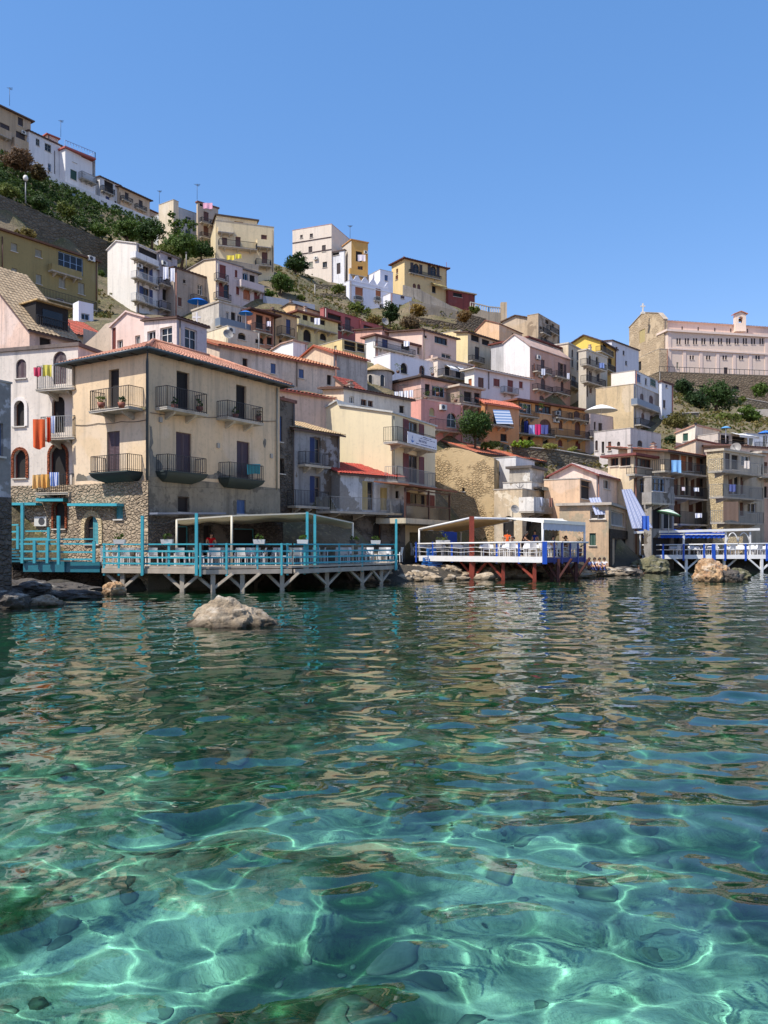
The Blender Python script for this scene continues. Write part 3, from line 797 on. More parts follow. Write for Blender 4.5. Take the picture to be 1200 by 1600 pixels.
# ------------------------------------------------------------------ middle rows, centre
H('y1', 'terrace_house', 'bright pink house with arched window, air conditioner and iron balcony', 'house', 78, 40, 638, 658, 723, 624, 708, (234, 158, 140), 'par', rcol=(240, 190, 170), dirt=.3,
  Rr='^g/cr 671 637 679 650; k 690 637; ^w/wh 698 645 714 668; b 681 725 673 657 .9; ^s/br 700 688 708 700')
H('y2', 'terrace_house', 'pink terrace house with dark canopy over a plant filled terrace', 'house', 82, 42, 605, 658, 724, 590, 632, (236, 186, 164), 'flat', ov=.5, rcol=(84, 70, 66), dirt=.4,
  Rr='d 664 600 672 619; w/lb 675 604 695 620; w/wh 699 606 713 622; b 659 725 627 613 1.2')
H('z1', 'terrace_house', 'bright white house with two arched openings over a terrace', 'house', 90, 42, 584, 610, 688, 552, 600, (238, 234, 236), 'par', rcol=(236, 232, 230), dirt=.2, Rr='^d/dk 626 567 637 584; ^h/br 655 571 664 588; k 684 572')
H('z2', 'terrace_house', 'cream and white house with dark doors and glass bay', 'house', 95, 44, 570, 586, 672, 525, 570, (226, 208, 196), 'flat', ov=.4, rcol=(120, 78, 66), Lw=(240, 236, 228), dirt=.3,
  Rr='s/bl 597 530 606 544; d 627 533 640 547; s/dk 630 554 633 562; s/dk 639 555 646 563; w/dk 652 532 670 556; b 588 650 548 540 .5')
H('z3', 'terrace_house', 'salmon pink house with wide strip window', 'house', 100, 44, None, 660, 713, (663, 517), 572, (234, 200, 178), 'sR', ov=.4, wl=6, pitch=8, rcol=(150, 90, 76), dirt=.3, Rr='w/dk 679 527 699 538; d 663 524 667 529; w/wh 690 553 705 561; B 676 713 566 559 .6')
H('z4', 'terrace_house', 'small pink house behind the glass bay house', 'house', 104, 46, None, 597, 655, (598, 514), 545, (230, 172, 150), 'sR', ov=.3, wl=5, pitch=8, rcol=(180, 110, 86), Rr='d 608 520 617 526; d 632 522 636 527')
H('z5', 'terrace_house', 'pale pink house with a flowery balcony under two awnings', 'house', 94, 42, None, 684, 738, (686, 561), 612, (232, 212, 190), 'flat', ov=.2, rcol=(196, 170, 150), wl=6, Rr='d 695 573 703 590; d 712 576 720 592; b 692 735 590 580 .9; n/wh 695 708 569 576 .9; n/wh 712 726 572 580 .9')
H('s', 'broad_house', 'broad white house with brown shutters and shallow tiled roof', 'house', 92, 40, 726, 741, 828, 576, 622, (222, 214, 210), 'hip', ov=.45, pitch=11, rcol=(196, 140, 112), Lw=(242, 232, 216), dirt=.12, fascia=(220, 210, 196), tile=.5,  # warm Lw paints the lit side, cooler wall colour the shaded side
  L='s/or 732 592 737 606', Rr='s/br 747 590 756 608; s/rd 771 592 781 604; s/rd 793 594 802 613; s/rd 811 596 817 607; bl 788 811 614 605 .6; p/dk 763 577 608')
H('x', 'orange_house', 'orange house with bright salmon tiled roof and striped blind', 'house', 84, 38, 748, 757, 811, (757, 630), 698, (222, 150, 84), 'sR', wl=5.2, pitch=29, ov=.25, rcol=(232, 130, 100), dirt=.3, fascia=(222, 130, 100),
  Rr='d 771 642 797 664; b 768 803 665 657 .7; d 782 678 792 690')
H('x2', 'shed_house', 'dark covered terrace between the pink and orange houses', 'house', 83, 40, None, 718, 752, (720, 604), 700, (178, 152, 130), 'flat', ov=.35, rcol=(206, 186, 160), wl=5, Rr='d 725 612 737 628; d 741 614 750 630; b 720 752 632 622 .8; g/gy 724 640 748 672')
H('t', 'loggia_house', 'cream yellow house with dark loggia under its eaves', 'house', 112, 46, 713, 731, 790, (732, 520), 576, (226, 200, 160), 'sR', ov=.3, wl=7, pitch=9, rcol=(160, 110, 84), Lw=(240, 214, 150), dirt=.3,
  Rr='d 736 524 749 534; d 753 531 765 540; d 770 536 786 547; s/dk 742 542 749 562; s/dk 766 549 771 563; s/dk 782 554 787 564; b 738 758 565 557 .7')
H('t2', 'plain_house', 'plain light yellow house end below the grey terraces', 'house', 118, 58, 688, 719, 735, 516, 560, (242, 216, 152), 'par', dirt=.15)
H('u', 'plain_house', 'peach house with blank sunlit wall on the skyline slope', 'house', 124, 52, 743, 780, 816, 506, 545, (236, 188, 138), 'sR', ov=.3, wl=6, pitch=8, rcol=(150, 96, 80), dirt=.4, ltop=[(780, 506), (759, 501), (743, 518)], Rr='d 800 521 805 527')
H('v', 'gabled_house', 'tan house with dark edged gable on the skyline', 'house', 136, 60, 785, 826, 838, 497, 540, (206, 178, 140), 'gR', ov=.3, pitch=17, rcol=(130, 90, 74), dirt=.6)
H('v2', 'tower_house', 'worn tan tower house with cluttered balconies on the skyline', 'house', 131, 55, 824, 841, 874, 490, 560, (200, 174, 138), 'par', dirt=.9, worn=(160, 140, 116), Rr='d 843 510 847 515; d 852 500 857 507; d 862 506 866 513; b 849 862 522 514 .7; b 860 874 520 512 .7; d 850 526 855 534; b 846 866 540 532 .8')
H('r', 'tall_house', 'tall salmon brown house with white gable end and four small balconies', 'house', 103, 47, 787, 828, 891, (832, 546), 655, (214, 164, 138), 'par', rcol=(196, 160, 140), Lw=(236, 230, 224), dirt=.3,
  ltop=[(828, 541), (821, 535), (804, 523), (787, 537)],
  Rr='s/pu 845 562 851 581; b 840 863 582 573 .8; k 839 559; o/pu 875 568 881 588; b 870 892 590 582 .8; k 842 587; ^s/pu 845 591 852 609; b 840 864 610 602 .8; ^s/pu 876 596 881 612; b 870 892 615 607 .8; ^s/pu 843 618 850 626; ^s/pu 860 620 864 628; p/or 834 568 594')
H('r2', 'rooftop_room', 'rooftop flat with blue windows over the salmon brown house', 'rooftop flat', 106.5, 47, None, 825, 882, (828, 529), 560, (196, 192, 190), 'flat', ov=.3, rcol=(128, 66, 54), wl=6, Rr='w/bl 828 534 840 545; w/bl 843 539 848 546; d 858 541 864 548; w/dk 864 545 874 551')
H('w', 'apartment_house', 'mustard yellow apartment house with arched doors and wide balconies', 'apartment house', 90, 37, None, 808, 926, (812, 627), 704, (224, 160, 84), 'flat', ov=.6, rcol=(140, 84, 62), wl=8, dirt=.35,
  Rr='w/wh 812 630 831 646; w/br 836 632 861 646; ^s/dk 872 634 878 651; ^s/br 897 636 906 653; k 869 646; b 810 843 650 641 .8; b 871 895 653 643 .8; b 897 921 656 646 .8; ^d 814 653 828 677; ^s/br 843 655 861 677; ^s/br 873 657 879 671; ^s/br 898 659 907 680; k 867 657; k 915 661; b 808 868 679 668 .9; b 869 922 683 672 .9; ^d 811 681 817 691; ^d 824 682 832 692; ^d 848 684 857 694; ^s/rd 872 687 879 698; ^s/rd 899 689 907 702')
# ------------------------------------------------------------------ middle rows, right
H('p', 'terrace_house', 'white house with dark bracketed eaves and small arched windows', 'house', 85, 44, 928, 985, 1033, 669, 716, (216, 204, 196), 'par', dirt=.5, L='^s/dk 930 688 934 704; d 940 690 944 708; s/br 950 690 955 704; ^s/dk 964 690 969 697', Rr='^s/dk 996 688 1004 698; ^s/pu 1018 690 1024 699')
H('pk', 'terrace_house', 'pale pink low house beside the mustard apartments', 'house', 96.6, 40, None, 922, 986, (923, 646), 712, (222, 198, 186), 'par', dirt=.5, wl=1.2, Rr='s/dk 928 659 931 672; s/dk 935 661 941 681; s/dk 965 665 971 672; b 925 946 683 674 .5')
H('gb', 'block_house', 'grey block house with ochre stained side and pale blue balcony', 'house', 98, 52, 931, 990, 1032, 600, 675, (196, 190, 184), 'par', Lw=(214, 186, 136), dirt=.7, rcol=(206, 190, 160),
  Rr='^s/pu 1000 615 1006 627; ^s/pu 1014 618 1021 631; g2 996 1032 638 629 .8; ^s/br 1002 645 1007 656; ^s/pu 1015 648 1022 666; b 1001 1032 668 658 .8; p/gy 992 604 666')
H('gw', 'terrace_house', 'white terrace house with green shutters above the grey block', 'house', 108, 52, 955, 992, 1029, 579, 610, (222, 222, 222), 'par', Lw=(242, 230, 214), dirt=.3, Rr='s/nb 995 585 1001 598; d 1008 591 1011 602; s/gn 1016 593 1025 604')
H('gn', 'narrow_house', 'narrow white house at the foot of the church ramp', 'house', 103, 46, 1030, 1034, 1051, (1034, 597), 655, (224, 224, 226), 'flat', ov=.15, rcol=(110, 76, 66), dirt=.3, Rr='s/bl 1040 601 1043 606; s/dk 1036 625 1040 638')
H('q1', 'tall_house', 'tall beige house with narrow arched windows left of the yellow gable', 'house', 112, 55, 855, 888, 911, 537, 640, (206, 190, 164), 'flat', ov=.1, rcol=(200, 190, 170), Lw=(228, 204, 164), dirt=.4,
  Rr='^s/dk 893 546 896 559; s/dk 893 562 896 574; s/dk 901 551 907 564; s/dk 901 566 904 579; s/dk 893 588 900 603; b 892 910 606 597 .8')
H('q2', 'tall_house', 'tall beige grey house with two wide balconies below the yellow gable', 'house', 108, 48, 904, 916, 949, 547, 660, (200, 188, 166), 'flat', ov=.1, rcol=(196, 184, 160), dirt=.4,
  Rr='^d 920 555 924 571; ^d 931 557 935 571; b 917 948 574 565 1.0; s/dk 920 580 925 597; s/dk 932 582 937 597; b 918 947 600 590 1.0; s/br 921 603 925 615; p/dk 917 560 620')
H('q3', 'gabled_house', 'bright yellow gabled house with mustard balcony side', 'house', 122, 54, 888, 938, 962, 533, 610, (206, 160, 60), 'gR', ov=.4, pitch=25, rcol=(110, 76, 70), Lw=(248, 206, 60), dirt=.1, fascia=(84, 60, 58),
  Rr='d 942 538 948 551; b 940 959 553 545 .9; d 950 560 956 574; b 944 962 578 569 .9')
H('q4', 'terrace_house', 'white house in shade between yellow gable and church', 'house', 132, 46, None, 956, 998, (960, 534), 585, (222, 220, 224), 'sR', wl=5, pitch=6, ov=.2, rcol=(150, 100, 90), dirt=.2, Rr='s/dk 962 542 965 549; s/dk 973 548 976 555; d 977 564 980 571')
H('grn', 'gabled_house', 'cream house with one green shutter below the green slope', 'house', 90, 44, 1056, 1086, 1124, 666, 705, (226, 200, 168), 'flat', ov=.15, rcol=(206, 150, 120), Lw=(242, 224, 196), dirt=.3, ltop=[(1086, 665), (1056, 677)], L='s/gn 1067 677 1075 689')
H('brn', 'low_house', 'low cream house with thin brown roof above the stone apartments', 'house', 82, 44, 1056, 1087, 1145, 690, 720, (224, 196, 160), 'sR', wl=5, pitch=5, ov=.25, rcol=(150, 96, 80), dirt=.3, ltop=[(1087, 688), (1056, 700)])
H('awn', 'terrace_house', 'house with a cluttered terrace under a striped white awning', 'house', 88, 30, None, 1122, 1168, (1123, 677), 720, (206, 190, 172), 'par', wl=5, Rr='d 1126 680 1140 695; d 1144 682 1164 698; n/wh 1141 1171 676 681 1.2; b 1124 1168 700 690 .6')
H('farright', 'terrace_house', 'white house with olive doors at the right edge', 'house', 92, 25, None, 1166, 1250, (1168, 677), 725, (220, 224, 230), 'par', wl=5, Rr='s/gy 1170 680 1177 697; s/gy 1192 681 1199 698; b 1186 1230 700 692 .6')
H('lowr', 'low_house', 'brown roofed house behind the right balconies', 'house', 80, 25, None, 1143, 1200, (1145, 698), 730, (214, 190, 176), 'sR', wl=4, pitch=6, rcol=(150, 96, 84), Rr='d 1172 704 1178 710')
# ------------------------------------------------------------------ upper rows
H('olive', 'apartment_house', 'olive yellow apartment house with big grid window and long railing', 'apartment house', 80, 54, None, -8, 153, (0, 360), 505, (158, 140, 82), 'flat', ov=.3, rcol=(120, 84, 62), dirt=.25, wl=8,
  Rr='g/gy 17 380 27 393; g/gy 55 390 65 402; s/gy 18 419 27 441; s/gy 56 429 65 444; w/lb 91 398 130 426; B 81 128 428 418 .7; k 141 405; s/gy 92 434 102 450; s/gy 122 442 132 460; w 88 466 101 483; b -6 152 465 452 1.1; p/br 150 405 470; p/br 3 370 430')
H('mm', 'tall_house', 'tall white house with blank side wall and blue shuttered balconies', 'house', 98, 62, 168, 213, 251, 381, 488, (232, 230, 226), 'flat', ov=.1, rcol=(220, 210, 200), Lw=(238, 228, 212), dirt=.25, ltop=[(213, 381), (182, 377), (168, 391)],
  Rr='d 217 391 246 404; B 212 248 409 400 .9; o/bl 223 416 233 438; bw 213 248 439 429 .9; k 216 416; k 243 418; o/bl 223 450 233 473; bw 213 248 474 463 .9; k 241 449')
H('mm2', 'narrow_house', 'narrow shabby lilac grey house with cluttered balconies', 'house', 101, 58, None, 250, 277, (250, 394), 497, (188, 180, 184), 'flat', ov=.2, rcol=(150, 130, 116), wl=5, dirt=.8, Rr='d 262 398 269 407; d 256 427 270 442; b 252 276 446 437 .9; d 254 454 272 472; b 252 276 484 473 .9; k 255 412')
H('mm3', 'plain_house', 'grey beige house wall with few windows in shade', 'house', 101, 52, None, 272, 341, (274, 419), 497, (176, 160, 142), 'sR', wl=4, pitch=5, ov=.2, rcol=(120, 96, 80), dirt=.7, Rr='d 286 437 290 443; w/wh 309 445 316 461; b 303 324 470 462 .7; s/br 278 465 284 479; s/br 325 458 328 472')
H('pp1', 'tall_house', 'pale pinkish house with dark red shutters and loggia', 'house', 103.5, 46, 290, 337, 379, (338, 407), 486, (214, 194, 186), 'flat', ov=.15, rcol=(150, 140, 134), Lw=(232, 208, 168), dirt=.25, ltop=[(337, 405), (320, 407), (290, 424)],
  Rr='s/rd 343 414 353 435; s/rd 367 422 371 434; b 339 358 438 428 .7; h/rd 342 443 358 465; b 339 362 468 458 .8; s/rd 369 448 374 461')
H('pp2', 'terrace_house', 'lower pinkish wing with orange and red shutters and white posts', 'house', 106.3, 46, None, 377, 413, (378, 440), 486, (214, 194, 186), 'par', wl=5, dirt=.25, Rr='s/or 380 453 391 469; s/rd 397 457 406 474; B 377 413 451 441 .7')
H('pp3', 'rooftop_room', 'rooftop room with glazed door behind the pinkish wing', 'rooftop room', 109, 46, None, 377, 403, (378, 421), 450, (206, 190, 174), 'flat', ov=.4, rcol=(140, 130, 120), wl=4, Rr='w/lb 379 427 387 438; d 390 430 398 442')
H('t1', 'apartment_house', 'tan apartment house with balconies at top left corner of the ridge', 'apartment house', 128, 56, None, -60, 48, (48, 190), 285, (196, 168, 128), 'flat', ov=.5, rcol=(120, 96, 84), wl=10, dirt=.4,
  Rr='s/dk 0 194 15 208; s/dk 28 184 36 197; s/dk 25 207 39 223; B -5 18 212 201 .9; B 23 45 233 218 .9; k 36 208')
H('t2w', 'row_house', 'white house with thin roof on the ridge road', 'house', 137, 57, None, 45, 95, (45, 205), 300, (226, 226, 224), 'sR', wl=5, pitch=5, ov=.3, rcol=(150, 96, 76), dirt=.25, Rr='w/gy 56 217 62 228; w/gy 70 225 80 237; w/lb 75 256 80 268; p/dk 85 236 272')
H('t3r', 'rooftop_room', 'small red edged rooftop room on the ridge', 'rooftop room', 146, 50, 62, 74, 91, (75, 211), 250, (216, 190, 170), 'flat', ov=.3, rcol=(190, 96, 76))
H('t3', 'row_house', 'white ridge house with roof terrace and dark green shutters', 'house', 141, 57, 93, 102, 149, (103, 228), 305, (232, 230, 226), 'none', dirt=.12, ttop=[(103, 227), (127, 242), (128, 268), (149, 278)],
  Rr='s/gn 113 240 120 254; s/gn 110 266 120 281; s/dk 127 258 133 271; s/dk 127 282 136 298; bl 128 152 282 272 1.0')
H('t4', 'row_house', 'small white ridge house with dark bay balcony', 'house', 150, 57, None, 156, 187, (157, 277), 330, (224, 222, 218), 'sR', wl=5, pitch=5, ov=.3, rcol=(96, 76, 70), Rr='d 163 284 177 300; b 161 180 301 293 .8; s/bl 165 307 171 316; d 179 314 182 320')
H('t4b', 'row_house', 'cream ridge house behind the dark bay balcony', 'house', 149, 57, None, 140, 160, (141, 280), 325, (220, 206, 186), 'flat', wl=5, Rr='d 150 283 153 287; d 141 295 146 303')
H('t5', 'row_house', 'tan ridge house with brown eaves at the end of the row', 'house', 153, 57, None, 186, 234, (186, 292), 350, (214, 184, 146), 'sR', wl=6, pitch=6, ov=.5, rcol=(130, 80, 64), Rr='s/dk 195 301 201 312; b 192 208 314 308 .7; s/dk 217 313 223 324; b 214 230 327 321 .7; s/dk 188 322 198 328; p/dk 187 300 322')
H('t6', 'row_house', 'last low tan house of the ridge row', 'house', 161, 57, None, 231, 251, (232, 328), 360, (206, 176, 146), 'flat', ov=.3, rcol=(130, 84, 70), wl=6, Rr='d 236 338 240 343')
H('c6a', 'tower_house', 'blank pale wall tower with ivy on the skyline', 'house', 120, 55, 248, 271, 279, 312, 392, (226, 206, 172), 'par', dirt=.4)
H('c6b', 'row_house', 'white recessed house with blue window between two towers', 'house', 122, 45, None, 271, 310, (272, 322), 392, (206, 204, 200), 'par', dirt=.5, wl=6, Rr='w/lb 290 339 299 343; s/bl 290 359 298 371')
H('c6c', 'tower_house', 'slim tan tower with brown balcony doors and a pink towel on top', 'house', 122, 42, 307, 309, 341, (309, 316), 400, (206, 182, 150), 'flat', ov=.15, rcol=(150, 96, 80), wl=6, dirt=.3,
  Rr='d 312 318 330 325; s/br 318 331 326 346; b 315 332 348 341 .6; s/br 318 353 326 369; b 315 333 371 364 .6; s/br 320 376 326 388; b 315 333 391 384 .6')
H('c7a', 'rooftop_room', 'cream rooftop flat with dark roof edge above long balconies', 'rooftop flat', 120, 20, None, 338, 402, (340, 337), 380, (228, 206, 158), 'flat', ov=.25, rcol=(90, 76, 70), wl=8, Rr='w/br 366 346 380 358; d 347 348 355 356')
H('c7b', 'apartment_house', 'cream apartment house with long balconies and brown doors on the skyline', 'apartment house', 116, 18, None, 337, 428, (427, 355), 432, (230, 208, 158), 'par', wl=9, dirt=.25,
  Rr='B 341 365 362 354 .8; s/br 347 371 355 386; s/br 368 370 376 386; s/br 408 367 417 383; b 342 402 386 376 1.0; B 402 424 385 374 1.0; s/br 409 394 418 412; b 400 424 414 405 1.0; p 426 360 425')
H('c7c', 'terrace_house', 'low walled terrace hung with yellow cloths in front of the cream apartments', 'terrace', 111, 30, None, 341, 404, (342, 404), 450, (206, 184, 150), 'par', wl=4, dirt=.5)
H('w8', 'block_house', 'square off-white block with small windows alone on the skyline', 'house', 150, 68, 457, 518, None, 350, 440, (232, 214, 192), 'par', wr=9, dirt=.15, rcol=(220, 160, 140),
  L='s/dk 469 367 473 372; s/dk 484 365 489 371; s/dk 482 385 488 395; s/dk 503 383 509 393; s/gy 482 409 489 418; w/gy 504 409 511 418; c/pu 457 518 380; c/pu 457 518 399; k 494 404')
H('w9a', 'row_house', 'small white house between the square block and the yellow tower', 'house', 149, 60, 517, 538, 540, 391, 440, (230, 228, 228), 'flat', ov=.15, rcol=(110, 90, 84), L='d 519 391 530 399; s/dk 526 411 532 428')
H('w9b', 'tower_house', 'golden yellow tower house with washing at its window', 'house', 148, 28, 535, 549, 575, (549, 375), 436, (226, 168, 66), 'flat', ov=.15, rcol=(214, 150, 70), Lw=(214, 200, 180), dirt=.15, Rr='d 556 393 566 409; s/dk 559 416 563 422; s/dk 563 416 567 422; k 571 395; B 547 574 430 421 .6')
H('w10', 'villa', 'bright white villa with scalloped parapet and brown blinds', 'villa', 141, 34, 538, 546, 607, (546, 438), 492, (232, 232, 240), 'par', rcol=(236, 234, 236), dirt=.08, Rr='g/or 555 449 567 462; d 555.5 462.5 566.5 468; g/or 587 451 595 463; d 587.5 463.5 594.5 469; c/wh 546 607 444; w/wh 558 473 568 481; w/wh 593 475 601 482; bl 554 568 469 464 .4; bl 586 596 470 465 .4')
H('w10b', 'villa_wing', 'taller white wing behind the scalloped villa', 'house', 146, 34, None, 594, 614, (594, 421), 475, (230, 230, 238), 'par', dirt=.08, wl=6, Rr='s/nb 601 430 606 439')
H('w10c', 'annexe', 'low white annexe right of the scalloped villa', 'house', 143, 34, None, 610, 643, (611, 458), 492, (228, 228, 234), 'par', dirt=.1, wl=6, Rr='s/pu 626 461 632 467; w/wh 623 476 631 484')
H('villa', 'villa', 'yellow villa with two arched windows and open shutters on the hilltop', 'villa', 152, 34, 612, 632, 698, (632, 404), 466, (222, 190, 126), 'hip', ov=.5, pitch=10, rcol=(170, 110, 84), Lw=(236, 204, 136), dirt=.1, fascia=(110, 60, 52), tile=.6,
  L='s/br 619 420 622 427; s/br 618 430 622 437', Rr='^o/dk 646 412 655 429; ^o/dk 673 414 682 431; ^s/br 645 443 650 451; ^s/br 652 444 657 452; n/cr 673 693 441 446 1.2; d 675 447 681 458; b 641 690 431 426 .5; p/rd 697 410 450')
H('redt', 'low_house', 'low red house with roof terrace beside the hilltop villa', 'house', 157, 30, None, 700, 742, (701, 453), 480, (150, 70, 62), 'flat', ov=.3, rcol=(206, 180, 140), wl=6, Rr='d 708 458 722 464')
# ------------------------------------------------------------------ joined buildings and extras on houses
def absorb(a, b):
    ra, rb_ = HOUSES[a]['root'], HOUSES[b]['root']
    for ch in list(rb_.children):
        ch.location = ch.location + rb_.location - ra.location; ch.parent = ra
    bpy.data.objects.remove(rb_); HOUSES[b]['root'] = ra
absorb('apt1', 'apt3')

def skirt(key, side, ytop_px, mat, spec, k=.1, name='stone_base', pxa=None, pxb=None):
    """a thicker lower wall in front of a facade, with its own openings"""
    h = HOUSES[key]; fc = h[side].out(k); w_ = h['wr'] if side == 'R' else h['wl']
    ta, tb = (-k, w_) if pxa is None else sorted((fc.t(pxa), fc.t(pxb)))
    z1 = EYE + (HY - ytop_px) / F * fc.D(0); fl = []; hl = []
    for it in spec.split(';'):
        p = it.split()
        if not p: continue
        hd = p[0].split('/'); code = hd[0]; q = [float(v) for v in p[1:]]
        x0, x1 = sorted((fc.t(q[0]), fc.t(q[2]))); Dm = fc.D((x0 + x1) / 2)
        r_ = (x0, x1, EYE + (HY - q[3]) / F * Dm, EYE + (HY - q[1]) / F * Dm)
        hl.append((*r_, code.startswith('^'))); fl.append((code.lstrip('^'), hd[1] if len(hd) > 1 else None, r_, code.startswith('^')))
    mb = MB(); wall_face(mb, fc, ta, tb, h['z0'], z1, hl, 0)
    mb.poly([fc.pt(ta, z1), fc.pt(tb, z1), fc.pt(tb, z1, -k), fc.pt(ta, z1, -k)])
    mb.build(name, mat, h['root'])
    for code, colr, r_, ar in fl: window(h['root'], fc, r_, code, ar, colr, True)
    return fc
fcW = skirt('white', 'L', 757, RUB, '^d/rd 84 784 102 826; h/te 21 797 35 822', .26)
fcY = skirt('yellow', 'L', 751, RUB, '^h/te 133 806 155 850; s/te 180 791 192 811', .26)
fcR = skirt('yellow', 'R', 744, plaster((150, 140, 118), 1.0, worn=(116, 110, 98)), 'd 278 776 296 800; s/nb 370 781 384 804', .04, 'plaster_base')
fcS = skirt('yellow', 'R', 806, GST, 'd/te 275 822 296 880; d 318 820 330 872; d/te 366 826 399 878', .26)
skirt('edge', 'R', 772, GST, '', .05)
skirt('redshed', 'R', 805, GST, '^d/br 583 815 596 850', .08)
skirt('strip', 'R', 790, DST, '', .08); skirt('ruin', 'R', 797, GST, 'd 482 826 500 866', .26)
skirt('peach1', 'R', 826, DST, 'd 957 842 986 884', .1)
skirt('apt1', 'R', 826, GST, 'd 1046 836 1062 860; d 1080 838 1096 862', .3)
# arch rings and teal eave boards of the ground floor restaurant
def arch_ring(parent, fc, px0, px1, ytop, ybot, mat, wd=.16):
    ta, tb = sorted((fc.t(px0), fc.t(px1))); D = fc.D((ta + tb) / 2)
    zt, zb = EYE + (HY - ytop) / F * D, EYE + (HY - ybot) / F * D
    zs = zt - (tb - ta) / 2
    inner = [(ta, zb)] + arch_pts(ta, tb, zs, zt, 10) + [(tb, zb)]
    outer = [(ta - wd, zb)] + arch_pts(ta - wd, tb + wd, zs, zt + wd, 10) + [(tb + wd, zb)]
    m_ = MB()
    for i in range(len(inner) - 1):
        a, b, c, d = inner[i], inner[i + 1], outer[i + 1], outer[i]
        m_.prism([fc.pt(*a, .003), fc.pt(*b, .003), fc.pt(*c, .003), fc.pt(*d, .003)], fc.nv * .06)
    return m_.build('arch_surround', mat, parent)
BRK = stonemat((170, 96, 66), (140, 80, 58), 6.)
hw, hy = HOUSES['white'], HOUSES['yellow']
arch_ring(hy['root'], fcY, 133, 155, 806, 850, LST, .28)
for q in ((22, 41, 703, 747, BRK, .16), (78, 104, 696, 768, BRK, .14), (23, 39, 626, 666, plaster((236, 226, 214), .3), .2)):
    arch_ring(hw['root'], hw['L'], *q[:4], q[4], q[5])
arch_ring(hw['root'], fcW, 84, 102, 784, 826, BRK, .12)
TEAL = plain('turquoise_paint', (66, 172, 186), .5, var=.2); TEALD = plain('shaded_turquoise_paint', (30, 116, 132), .5, var=.2)  # TEALD: darker copy of the turquoise, painting shade into the platform fascia
def board(parent, name, fc, px0, px1, y0, y1, k, th, mat):
    t0, z0 = fc.tz(px0, y0); t1, z1 = fc.tz(px1, y0); zb = EYE + (HY - y1) / F * fc.D(t0)
    m_ = MB(); m_.prism([fc.pt(t0, zb, k), fc.pt(t1, z1 - (z0 - zb), k), fc.pt(t1, z1, k), fc.pt(t0, z0, k)], fc.nv * th)
    return m_.build(name, mat, parent)
board(hw['root'], 'eave_board', fcW, 10, 66, 786, 790, .02, .5, TEAL)
board(hw['root'], 'eave_board', fcW, 66, 108, 779, 784, .02, .5, TEAL)
board(hy['root'], 'eave_board', fcY, 117, 194, 787, 791, .02, .45, TEAL)
board(hy['root'], 'ledge', fcS, 233, 340, 801, 804, .01, .6, plain('grey_metal', (120, 126, 140), .5))
t_, z_ = HOUSES['yellow']['L'].tz(228, 560)
pm = MB(); Wy = HOUSES['yellow']['W']; cx_, cy_ = HOUSES['yellow']['R'].o
ddn = Vector((-.25, -1.0, 0)).normalized()
ppos = Vector((cx_, cy_, 0)) + ddn * .12
z1y = HOUSES['yellow']['z1']
pm.tube([Wy(-.45, -.45, z1y - .05), ppos + Vector((0, 0, z1y - .7)), ppos + Vector((0, 0, 5.2))], .07, 8)
pm.build('drain_pipe', plain('gutter_paint', (62, 74, 80), .45), HOUSES['yellow']['root'])
gm = MB()
for a, b in ((Wy(-.6, -.6, z1y - .13), Wy(HOUSES['yellow']['wr'] + .6, -.6, z1y - .13)), (Wy(-.6, -.6, z1y - .13), Wy(-.6, HOUSES['yellow']['wl'] + .6, z1y - .13))):
    gm.tube([a, b], .08, 8)
gm.build('gutter', plain('gutter_paint', (62, 74, 80), .45), HOUSES['yellow']['root'])
for i in range(9):
    for side in 'RL':
        if side == 'L' and i > 4: continue
        m_ = MB(); q = .8 + i * 1.2
        if side == 'R': m_.beam(Wy(q, .0, z1y - .16), Wy(q, -.5, z1y - .2), .13, .12)
        else: m_.beam(Wy(0, q, z1y - .16), Wy(-.5, q, z1y - .2), .13, .12)
        m_.build('rafter', plain('dark_wood', (58, 44, 38), .7), HOUSES['yellow']['root'])
# lost plaster, cables and wall lamps on the yellow house
def patch(parent, fc, poly, mat, k=.004, name='bare_patch'):
    m_ = MB(); q = [fc.tz(*p) for p in poly]; r_ = random.Random(len(poly))
    pts = []
    for (a, b), (c, d) in zip(q, q[1:] + q[:1]):
        for i in range(4): pts.append((a + (c - a) * i / 4 + (r_.uniform(-.05, .05) if i else 0), b + (d - b) * i / 4 + (r_.uniform(-.05, .05) if i else 0)))
    m_.poly([fc.pt(a, b, k) for a, b in pts]); return m_.build(name, mat, parent)
YR, YL, yroot = HOUSES['yellow']['R'], HOUSES['yellow']['L'], HOUSES['yellow']['root']
BARE = plaster((150, 142, 126), 1.0, worn=(120, 114, 102))
patch(yroot, YR, [(233.5, 664), (237, 668), (239, 688), (236.5, 700), (241, 714), (248, 718), (255, 728), (252, 741), (260, 748), (233.5, 748)], BARE)
patch(yroot, YR, [(262, 748), (264, 742), (300, 743), (334, 741), (342, 736), (348, 741), (358, 743), (376, 749)], BARE)
patch(yroot, YR, [(411, 690), (414, 684), (416, 690), (415, 700), (412, 698)], BARE)
patch(yroot, YL, [(119, 746), (122, 738), (128, 742), (136, 744), (150, 742), (166, 746), (166, 752), (119, 752)], BARE)
for fc_, p0, p1, nm in ((YR, (234, 645), (430, 658), 4), (YR, (234, 759), (432, 764), 5), (YL, (118, 664), (230, 656), 3)):
    (a, za), (b, zb_) = fc_.tz(*p0), fc_.tz(*p1); m_ = MB()
    m_.tube([fc_.pt(a + (b - a) * i / 12, za + (zb_ - za) * i / 12 - .06 * math.sin(math.pi * ((i * nm / 12) % 1)), .03) for i in range(13)], .016, 5); m_.build('cable', plain('grey_cable', (84, 80, 76), .7), yroot)
